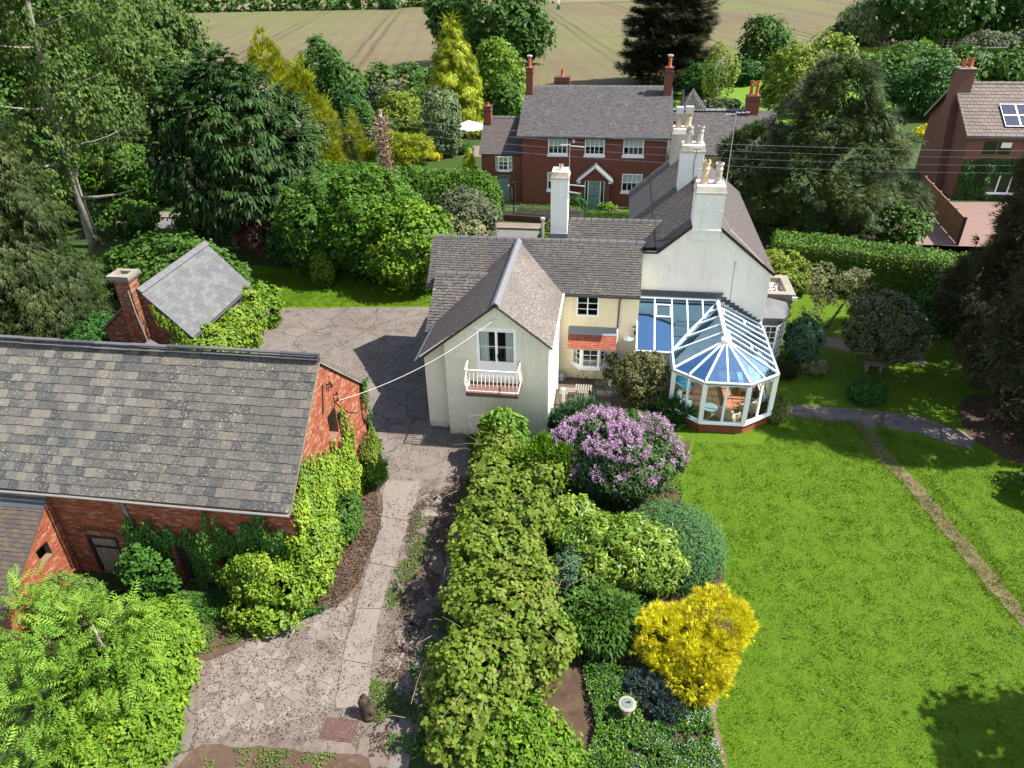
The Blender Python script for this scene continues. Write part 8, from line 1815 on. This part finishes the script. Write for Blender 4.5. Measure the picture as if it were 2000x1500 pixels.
# shrubs along the small lawn
def pv(name, label, cat, fx_, fy_, ty, w_, leaf, size, mt, cov=1.4, n=12, lump=.4, depth=.9, sd=None, z0=0, **kw):
    g, h, w = M_(fx_, fy_, ty, w_); return plant(name, label, cat, (g.x, g.y), blobset((g.x, g.y), w, w*depth, h, z0*h, n, lump, seed=sd or int(fx_+fy_)), leaf, size, mt, cov, **kw)
pv('lawn_shrub', 'big mid green shrub with a ragged face at the left of the small lawn', 'bush', 632, 532, 345, 165, 'diamond', .19, 'lf_mid', 1.5, clr=.35, sd=71, lump=.36, n=18)
pv('lawn_shrub', 'large bright green shrub in the middle behind the small lawn', 'bush', 735, 535, 330, 200, 'diamond', .19, 'lf_hedge', 1.5, clr=.35, sd=72, lump=.36, n=18)
pv('lawn_shrub', 'light green shrub beside the left end of the white house', 'bush', 812, 560, 392, 175, 'diamond', .18, 'lf_fresh', 1.4, clr=.35, sd=73, lump=.36, n=18)
pv('lawn_shrub', 'tiny bright self sown bush at the edge of the small lawn', 'bush', 634, 560, 490, 46, 'diamond', .13, 'lf_fresh', 1.5, sd=74)
pv('lawn_shrub', 'grey brown twiggy shrub above the left end of the roof', 'bush', 915, 478, 368, 125, 'diamond', .15, 'lf_grey', 1.1, sd=75, clr=.3)
pv('lawn_shrub', 'white flowering shrub peeping over the ridge', 'bush', 900, 500, 425, 95, 'diamond', .14, 'lf_blossom', .8, sd=76, clr=.25)
pv('lawn_shrub', 'dark green shrub under the chestnut at the rear of the lawn', 'bush', 560, 520, 440, 60, 'diamond', .15, 'lf_dark', 1.4, sd=77)
pv('filler_shrub', 'shaded evergreen behind the lawn shrubs', 'bush', 700, 440, 330, 240, 'diamond', .2, 'lf_mid', 1.4, sd=78, n=14)
# clipped rounded hedge
hb = []
for i in range(12):
    t = i/11; x, y = -21.5+(-8.9+21.5)*t, 47.6-1.6*t; hb.append((x, y, 1.5, 1.5, 1.35, 1.85+.1*sin(i*2)))
plant('rounded_hedge', 'long rounded clipped hedge ending beside the brick villa', 'hedge', (-14, 46.5), hb, 'diamond', .14, 'lf_hedge', 1.9, tr=False, clr=.16, cull=.9, jitter=.04)
q = MB(); q.box(-8.55, -8.2, 45.2, 47.0, 0, 1.9); centre(q, 'brick_pier', m['brick_neigh_x'], 'short brick wall end under the rounded hedge', 'wall')
# golden conifers
def gcone(name, label, fx_, fy_, ty, w_, mt='lf_goldcon', sz=.36, n=9, sd=1, cov=2.0, dy=0):
    g, h, w = M_(fx_, fy_, ty, w_); return plant(name, label, 'conifer', (g.x, g.y+dy), cone((g.x, g.y+dy), w, h, 0, n, .1, sd), 'sprig', sz, mt, cov, mode='up', clr=.32, tr=.12, limbs=0)
gcone('golden_cypress', 'tallest golden cypress, apex against the field', 560, 345, 78, 215, sd=1, n=11)
gcone('golden_cypress', 'golden cypress just right of the tallest one', 618, 340, 132, 130, sd=2, n=10)
gcone('golden_cypress', 'golden green cypress at the right end of the row', 655, 335, 205, 62, sd=3)
gcone('golden_cypress', 'narrow green cypress squeezed beside the golden row', 672, 330, 232, 26, mt='lf_hedge', sd=4, sz=.24)
gcone('golden_cypress', 'small rounded golden cypress right of the row', 700, 322, 228, 56, sd=5, sz=.26)
gcone('golden_cypress', 'low olive gold cypress in front of the row', 686, 335, 268, 40, mt='lf_olive', sd=6, sz=.24)
pv('bronze_shrub', 'olive green loose shrub in front of the golden row', 'bush', 590, 350, 190, 130, 'diamond', .22, 'lf_birch', 1.3, sd=81, n=16)
# background, left of the villa
pv('dark_tree', 'dark ragged tree standing against the ploughed field', 'tree', 640, 215, 72, 92, 'diamond', .32, 'lf_oak', 1.3, sd=82, n=18, lump=.34, clr=.6)
pv('garden_shrub', 'glossy green shrub left of the ivy wrapped pole', 'bush', 690, 252, 158, 75, 'diamond', .26, 'lf_dark', 1.4, sd=83)
pv('garden_shrub', 'bright green shrub low behind the dark tree', 'bush', 708, 270, 200, 60, 'diamond', .24, 'lf_mid', 1.4, sd=84)
pv('garden_shrub', 'yellow green open shrub right of the ivy wrapped pole', 'bush', 790, 290, 175, 105, 'diamond', .24, 'lf_yellowgreen', 1.1, sd=85, n=16)
pv('garden_shrub', 'brown budding bush at the field edge', 'bush', 760, 215, 160, 90, 'diamond', .24, 'lf_olive', 1.0, sd=86)
pv('garden_shrub', 'mid green bush at the field edge behind the small birch', 'bush', 825, 225, 165, 80, 'diamond', .26, 'lf_mid', 1.3, sd=87)
pv('garden_shrub', 'cream and pink flowering shrub beside the pole', 'bush', 732, 302, 248, 36, 'diamond', .2, 'lf_blossom', 1.3, sd=88)
pv('small_birch', 'small grey green birch before the golden weeping conifer', 'tree', 868, 305, 160, 72, 'diamond', .2, 'lf_willow', 1.25, mode='hang', sd=89, n=16, clr=.4)
pv('juniper_mound', 'spreading lime green juniper above the rounded hedge', 'conifer', 790, 322, 262, 120, 'sprig', .28, 'lf_goldweep', 2.0, sd=90, depth=.6, clr=.35, mode='droop')
pv('orange_azalea', 'small orange flowering bush at the end of the lime juniper', 'bush', 848, 312, 296, 28, 'diamond', .16, 'lf_gold', 1.3, sd=91)
pv('garden_shrub', 'low dark shrubs beneath the parasol', 'bush', 905, 300, 282, 40, 'diamond', .2, 'lf_dark', 1.3, sd=92)
g = G(893, 262); h = GY(880, 28, g.y).z; o = thing('weeping_golden_cedar', 'golden green weeping conifer with hanging tips left of the villa', 'conifer', g)
conifer_branches((g.x, g.y), h*1.02, 9.0, .6, 44, .36, 'sprig', .42, 620, .42, 'lf_goldweep', o, curtain=.75, taper=.7, top=.04, rise=.12)
pv('garden_tree', 'bright green rounded tree behind the villa chimney', 'tree', 975, 235, 75, 95, 'diamond', .32, 'lf_fresh', 1.2, sd=93, n=16, clr=.6)
pv('garden_tree', 'fresh green shrub tree beside the left villa chimney', 'tree', 985, 258, 148, 68, 'diamond', .28, 'lf_mid', 1.3, sd=94, n=14)
g, h, w = M_(955, 130, -70, 225); plant('field_oak', 'large oak standing at the ploughed field', 'tree', (g.x, g.y), blobset((g.x, g.y), w, w*.9, h, .12*h, 26, .33, seed=95), 'diamond', .6, 'lf_oak', 1.3, clr=1.3, tr=.5)
g, h, w = M_(1035, 125, 20, 85); plant('field_oak', 'lower lobe of green oak hanging right of the big oak', 'tree', (g.x, g.y), blobset((g.x, g.y), w, w*.8, h, .1*h, 14, .36, seed=96), 'diamond', .55, 'lf_oak', 1.3, clr=1.1, tr=.3)
# cedar / redwood behind the right villa chimney
g = G(1300, 168); o = thing('dark_redwood', 'tall dark brown green conifer behind the right villa chimney', 'conifer', g)
conifer_branches((g.x, g.y), 17.5, 14.2, 1.2, 90, .05, 'sprig', .85, 520, .5, 'lf_cedar', o, taper=.6, top=.25, upturn=.25)
pv('undergrowth', 'dark bushes beneath the tall dark conifer', 'bush', 1372, 190, 120, 90, 'diamond', .35, 'lf_dark', 1.4, sd=98)
pv('thin_tree', 'thin leaved young tree on the far green lawn', 'tree', 1398, 205, 82, 68, 'diamond', .22, 'lf_yellowgreen', .75, sd=99, core=False, tm='bark_grey', tr=.16)
pv('round_willow', 'rounded bright bush tree in front of the ploughed field', 'tree', 1484, 150, 32, 105, 'diamond', .42, 'lf_mid', 1.5, sd=100, n=16, clr=.9)
pv('garden_shrub', 'bush in shade beside the empty far table', 'bush', 1450, 165, 115, 70, 'diamond', .35, 'lf_dark', 1.3, sd=101)
pv('garden_shrub', 'brown and green low shrubs behind the tiled back range', 'bush', 1405, 225, 190, 90, 'diamond', .22, 'lf_olive', 1.3, sd=102, depth=.5)
pv('lime_tree_group', 'yellow green airy trees left of the yew', 'tree', 1530, 225, 90, 95, 'diamond', .3, 'lf_yellowgreen', 1.1, sd=103, n=20, clr=.7)
pv('lime_tree_group', 'taller yellow green tree behind the yew', 'tree', 1600, 205, 62, 100, 'diamond', .34, 'lf_yellowgreen', 1.15, sd=104, n=20, clr=.7)
pv('grey_willow', 'pale grey green willow at the edge of the ploughed field', 'tree', 1688, 88, -5, 100, 'diamond', .5, 'lf_willow', 1.3, mode='hang', sd=105, n=18, clr=1.1)
pv('field_bush', 'dark green bush under the pale willow', 'bush', 1648, 88, 38, 58, 'diamond', .5, 'lf_dark', 1.4, sd=106)
pv('right_oak', 'broad dark oak at the top right', 'tree', 1800, 92, -90, 210, 'diamond', .62, 'lf_oak', 1.25, sd=107, n=24, clr=1.4, tr=.5)
pv('right_oak', 'mid green oak right of the broad dark one', 'tree', 1915, 80, -80, 150, 'diamond', .62, 'lf_willow', 1.2, sd=108, n=20, clr=1.4, tr=.4)
pv('right_oak', 'dark oak at the right edge of the field', 'tree', 1990, 92, -90, 130, 'diamond', .62, 'lf_dark', 1.2, sd=109, n=20, clr=1.4, tr=.4)
pv('hawthorn', 'green hawthorn behind the yew top', 'tree', 1765, 150, 85, 130, 'diamond', .34, 'lf_mid', 1.4, sd=110, n=16)
pv('hawthorn', 'dark hawthorn mass left of the solar panel house', 'tree', 1800, 225, 115, 150, 'diamond', .32, 'lf_dark', 1.5, sd=111, n=20)
pv('hawthorn', 'lighter green bush above the meadow gap', 'tree', 1800, 118, 80, 60, 'diamond', .34, 'lf_fresh', 1.3, sd=112)
pv('hawthorn', 'olive green tree behind the roof of the solar panel house', 'tree', 1915, 140, 62, 120, 'diamond', .34, 'lf_grey', 1.3, sd=113, n=16)
pv('hawthorn', 'grey budding tree at the right edge above the roof', 'tree', 1985, 140, 58, 110, 'diamond', .34, 'lf_olive', 1.1, sd=114, n=16)
pv('hawthorn', 'bright lime shrub just above the tiled ridge of the solar panel house', 'bush', 1960, 152, 118, 70, 'diamond', .3, 'lf_yellowgreen', 1.2, sd=115)
pv('yellow_azalea', 'small yellow flowering bush left of the red brick gable', 'bush', 1802, 275, 245, 34, 'diamond', .2, 'lf_gold', 1.3, sd=116)
# yew
g = G(1625, 470)
yb = []
for i in range(70):
    t = R.random()**.8; a = R.uniform(0, 2*pi); zz = .7+t*8.9; rr_ = (5.3*(1-t)**.6+.6)*R.uniform(.35, .95); q_ = R.uniform(.6, 1.4)
    yb.append((g.x-1.1+cos(a)*rr_, g.y+sin(a)*rr_*.85, zz, q_, q_, q_*R.uniform(.6, .9)))
yb.append((g.x-1.1, g.y, 3.6, 3.9, 3.7, 3.7)); yb.append((g.x-1.3, g.y, 7.2, 2.0, 1.9, 2.8))
plant('yew_tree', 'huge dark yew with bronze tips behind the long hedge', 'tree', (g.x, g.y), yb, 'sprig', .31, 'lf_yew', 1.5, clr=.55, mode='droop', up=.9, tr=.45, cn=.85)
g = G(1450, 400); plant('yew_tree', 'darker evergreen left of the great yew behind the gable roof', 'tree', (g.x, g.y), blobset((g.x+.2, g.y), 4.2, 3.8, 5.6, .3, 20, .34, seed=121), 'sprig', .32, 'lf_yew', 1.6, clr=.45, mode='out', tr=.3)
pv('garden_shrub', 'rounded green shrub between the yew and the panel fence', 'bush', 1745, 492, 398, 95, 'diamond', .2, 'lf_mid', 1.5, sd=122, clr=.35)
pv('ornamental_grass', 'spiky tuft of ornamental grass behind the long hedge', 'plant', 1570, 470, 440, 46, 'needle', .9, 'lf_grey', 1.2, sd=123, mode='up', tr=False, core=False)
creeper('house_creeper', 'dark green creeper climbing the front of the solar panel house', (23.85, 53.93, 0), (1, 0, 0), (0, -1, 0), ((0, 7, 0, 3.0), lambda a, z: .95 if z < 2.9 and not (2.0 < a < 4.3 and .45 < z < 1.85) and not (z < 1.6 and a > 4.4) else 0), .2, 2.4, 'lf_dark', thick=.3)
creeper('villa_creeper', 'bright ivy on the right hand end wall of the brick villa', (3.45, 49.9, 0), (1, 0, 0), (0, -1, 0), ((0, 1.5, 0, 5.3), lambda a, z: 1.0), .2, 2.2, 'lf_yellowgreen', thick=.4)
# right edge dark conifers
for (x, y, h, w, sd, lab) in ((16.4, 24.6, 13.0, 6.6, 131, 'towering dark brown green conifer at the right edge'), (17.0, 28.6, 13.8, 6.0, 132, 'dark conifer behind the towering one at the right edge'), (19.6, 31.8, 12.5, 5.0, 133, 'dark conifer in front of the red brick house')):
    Bc = []
    for i in range(34):
        t = R.random()**.9; a = R.uniform(0, 2*pi); zz = .4+t*(h-1); rr_ = (w/2)*((1-t)**.6*.85+.12)*R.uniform(.5, 1.0); Bc.append((x+cos(a)*rr_, y+sin(a)*rr_, zz, R.uniform(.65, 1.15), R.uniform(.65, 1.15), R.uniform(.9, 1.6)))
    Bc += [(x, y, h*.35, w*.36, w*.36, h*.36), (x, y, h*.7, w*.2, w*.2, h*.26)]
    plant('dark_conifer', lab, 'conifer', (x, y), Bc, 'sprig', .28, 'lf_brownfir', 1.3, clr=.38, mode='out', tr=.3)
plant('conifer_skirt', 'low dark green shrubs along the foot of the right conifers', 'bush', (15.9, 20.4), blobset((16.0, 20.4), 4.0, 2.6, 2.0, 0, 12, .4, seed=134), 'diamond', .12, 'lf_dark', 1.4)
plant('conifer_skirt', 'dark undergrowth between the hedge and the right conifers', 'bush', (16.2, 32), blobset((16.2, 32.2), 4.2, 3.0, 3.2, 0, 12, .4, seed=135), 'diamond', .15, 'lf_dark', 1.4)
# tree outside the right of the frame whose shadow falls on the lawn
plant('garden_oak', 'oak standing right of the garden, throwing shade over the lawn corner', 'tree', (17.8, 10.4), blobset((17.6, 10.2), 8.4, 6.6, 10.0, 2.2, 26, .33, seed=136), 'diamond', .32, 'lf_oak', 1.3, clr=.7, tr=.4)
# far hedges
def farhedge(name, label, a, b, w, h, size, mt, cov=1.5):
    a, b = Vector(a), Vector(b); n = max(3, int((b-a).length/(w*1.4))); B = [((a.x+(b.x-a.x)*t), (a.y+(b.y-a.y)*t)+R.uniform(-.3, .3), h*.42, w*R.uniform(.8, 1.1), w*R.uniform(.7, 1), h*R.uniform(.5, .68)) for t in np.linspace(0, 1, n)]
    return plant(name, label, 'hedge', ((a.x+b.x)/2, (a.y+b.y)/2), B, 'diamond', size, mt, cov, tr=False, clr=1.0, cull=.9, crown_name='foliage')
farhedge('field_hedge', 'long dark field hedge across the far edge of the ploughed field', (h1.x-20, h1.y-3, 0), (G(760, 17).x, G(760, 17).y, 0), 2.6, 4.0, 1.1, 'lf_oak')
farhedge('field_hedge', 'right hand continuation of the far field hedge up to the oak', (G(790, 14).x, G(790, 14).y, 0), (G(845, 10).x+6, G(845, 10).y, 0), 2.6, 4.5, 1.1, 'lf_mid')
farhedge('field_hedge', 'dark wood edge at the top left horizon', (-215, 262, 0), (-150, 262, 0), 4.5, 6, 1.6, 'lf_dark')
for (a, b, t, w_, lab) in ((588, 6, -12, 36, 'dark round tree alone in the far field'), (762, 18, -2, 16, 'small dark pointed tree in the far hedge')):
    g, h, w = M_(a, b, t, w_); plant('field_tree', lab, 'tree', (g.x, g.y), blobset((g.x, g.y), w, w, h, .1*h, 12, .38, seed=a), 'diamond', 1.2, 'lf_dark', 1.4, clr=1.8, tr=.4)
farhedge('boundary_hedge', 'ragged boundary hedge behind the gardens at the field edge left', (-62, 84, 0), (-18, 93, 0), 2.4, 3.6, .45, 'lf_mid')
farhedge('boundary_hedge', 'green boundary hedge at the field edge behind the pub lawn', (22, 97, 0), (66, 108, 0), 2.6, 4.2, .5, 'lf_mid')
farhedge('horizon_wood', 'dark line of trees on the far horizon', (-420, 620, 0), (500, 560, 0), 16, 16, 4.5, 'lf_oak', 1.2)
GR = {'golden_cypress': 'row of golden cypresses', 'fern': 'ferns beside the conservatory', 'dark_conifer': 'tall conifers along the right edge', 'armchair': 'wicker chairs in the conservatory', 'lawn_shrub': 'shrubs behind the small lawn', 'understorey': 'bushes under the left hand trees', 'backing_tree': 'trees filling the upper left', 'tall_tree': 'trees filling the upper left', 'right_oak': 'oaks at the top right', 'hawthorn': 'hawthorns behind the yew', 'field_hedge': 'far field hedges', 'boundary_hedge': 'garden boundary hedges', 'barn_creeper': 'creepers on the barn', 'low_box_hedge': 'low hedges before the brick villa', 'tv_aerial': 'television aerials', 'porch_shrub': 'shrubs beside the porch', 'garden_shrub': 'garden shrubs around the village', 'rhododendron': 'rhododendrons in the bed', 'laurel_bush': 'laurels in the bed', 'overhead_wire': 'overhead wires over the village street', 'ivy_bush': 'ivy bushes at the barn front', 'gable_shrub': 'shrubs at the barn gable', 'dark_hedge_bush': 'bushes below the left conifer', 'cherry_laurel': 'greenery behind the outhouse', 'lime_tree_group': 'yellow green trees by the yew', 'field_tree': 'trees in the far fields', 'field_oak': 'oak crowns at the ploughed field'}
for o in list(COL.objects):
    b_ = o.name.split('.')[0]
    if o.parent is None and b_ in GR and o.get('category') and not o.get('group'): o['group'] = GR[b_]
print('LEAF TRIS', NLEAF[0])
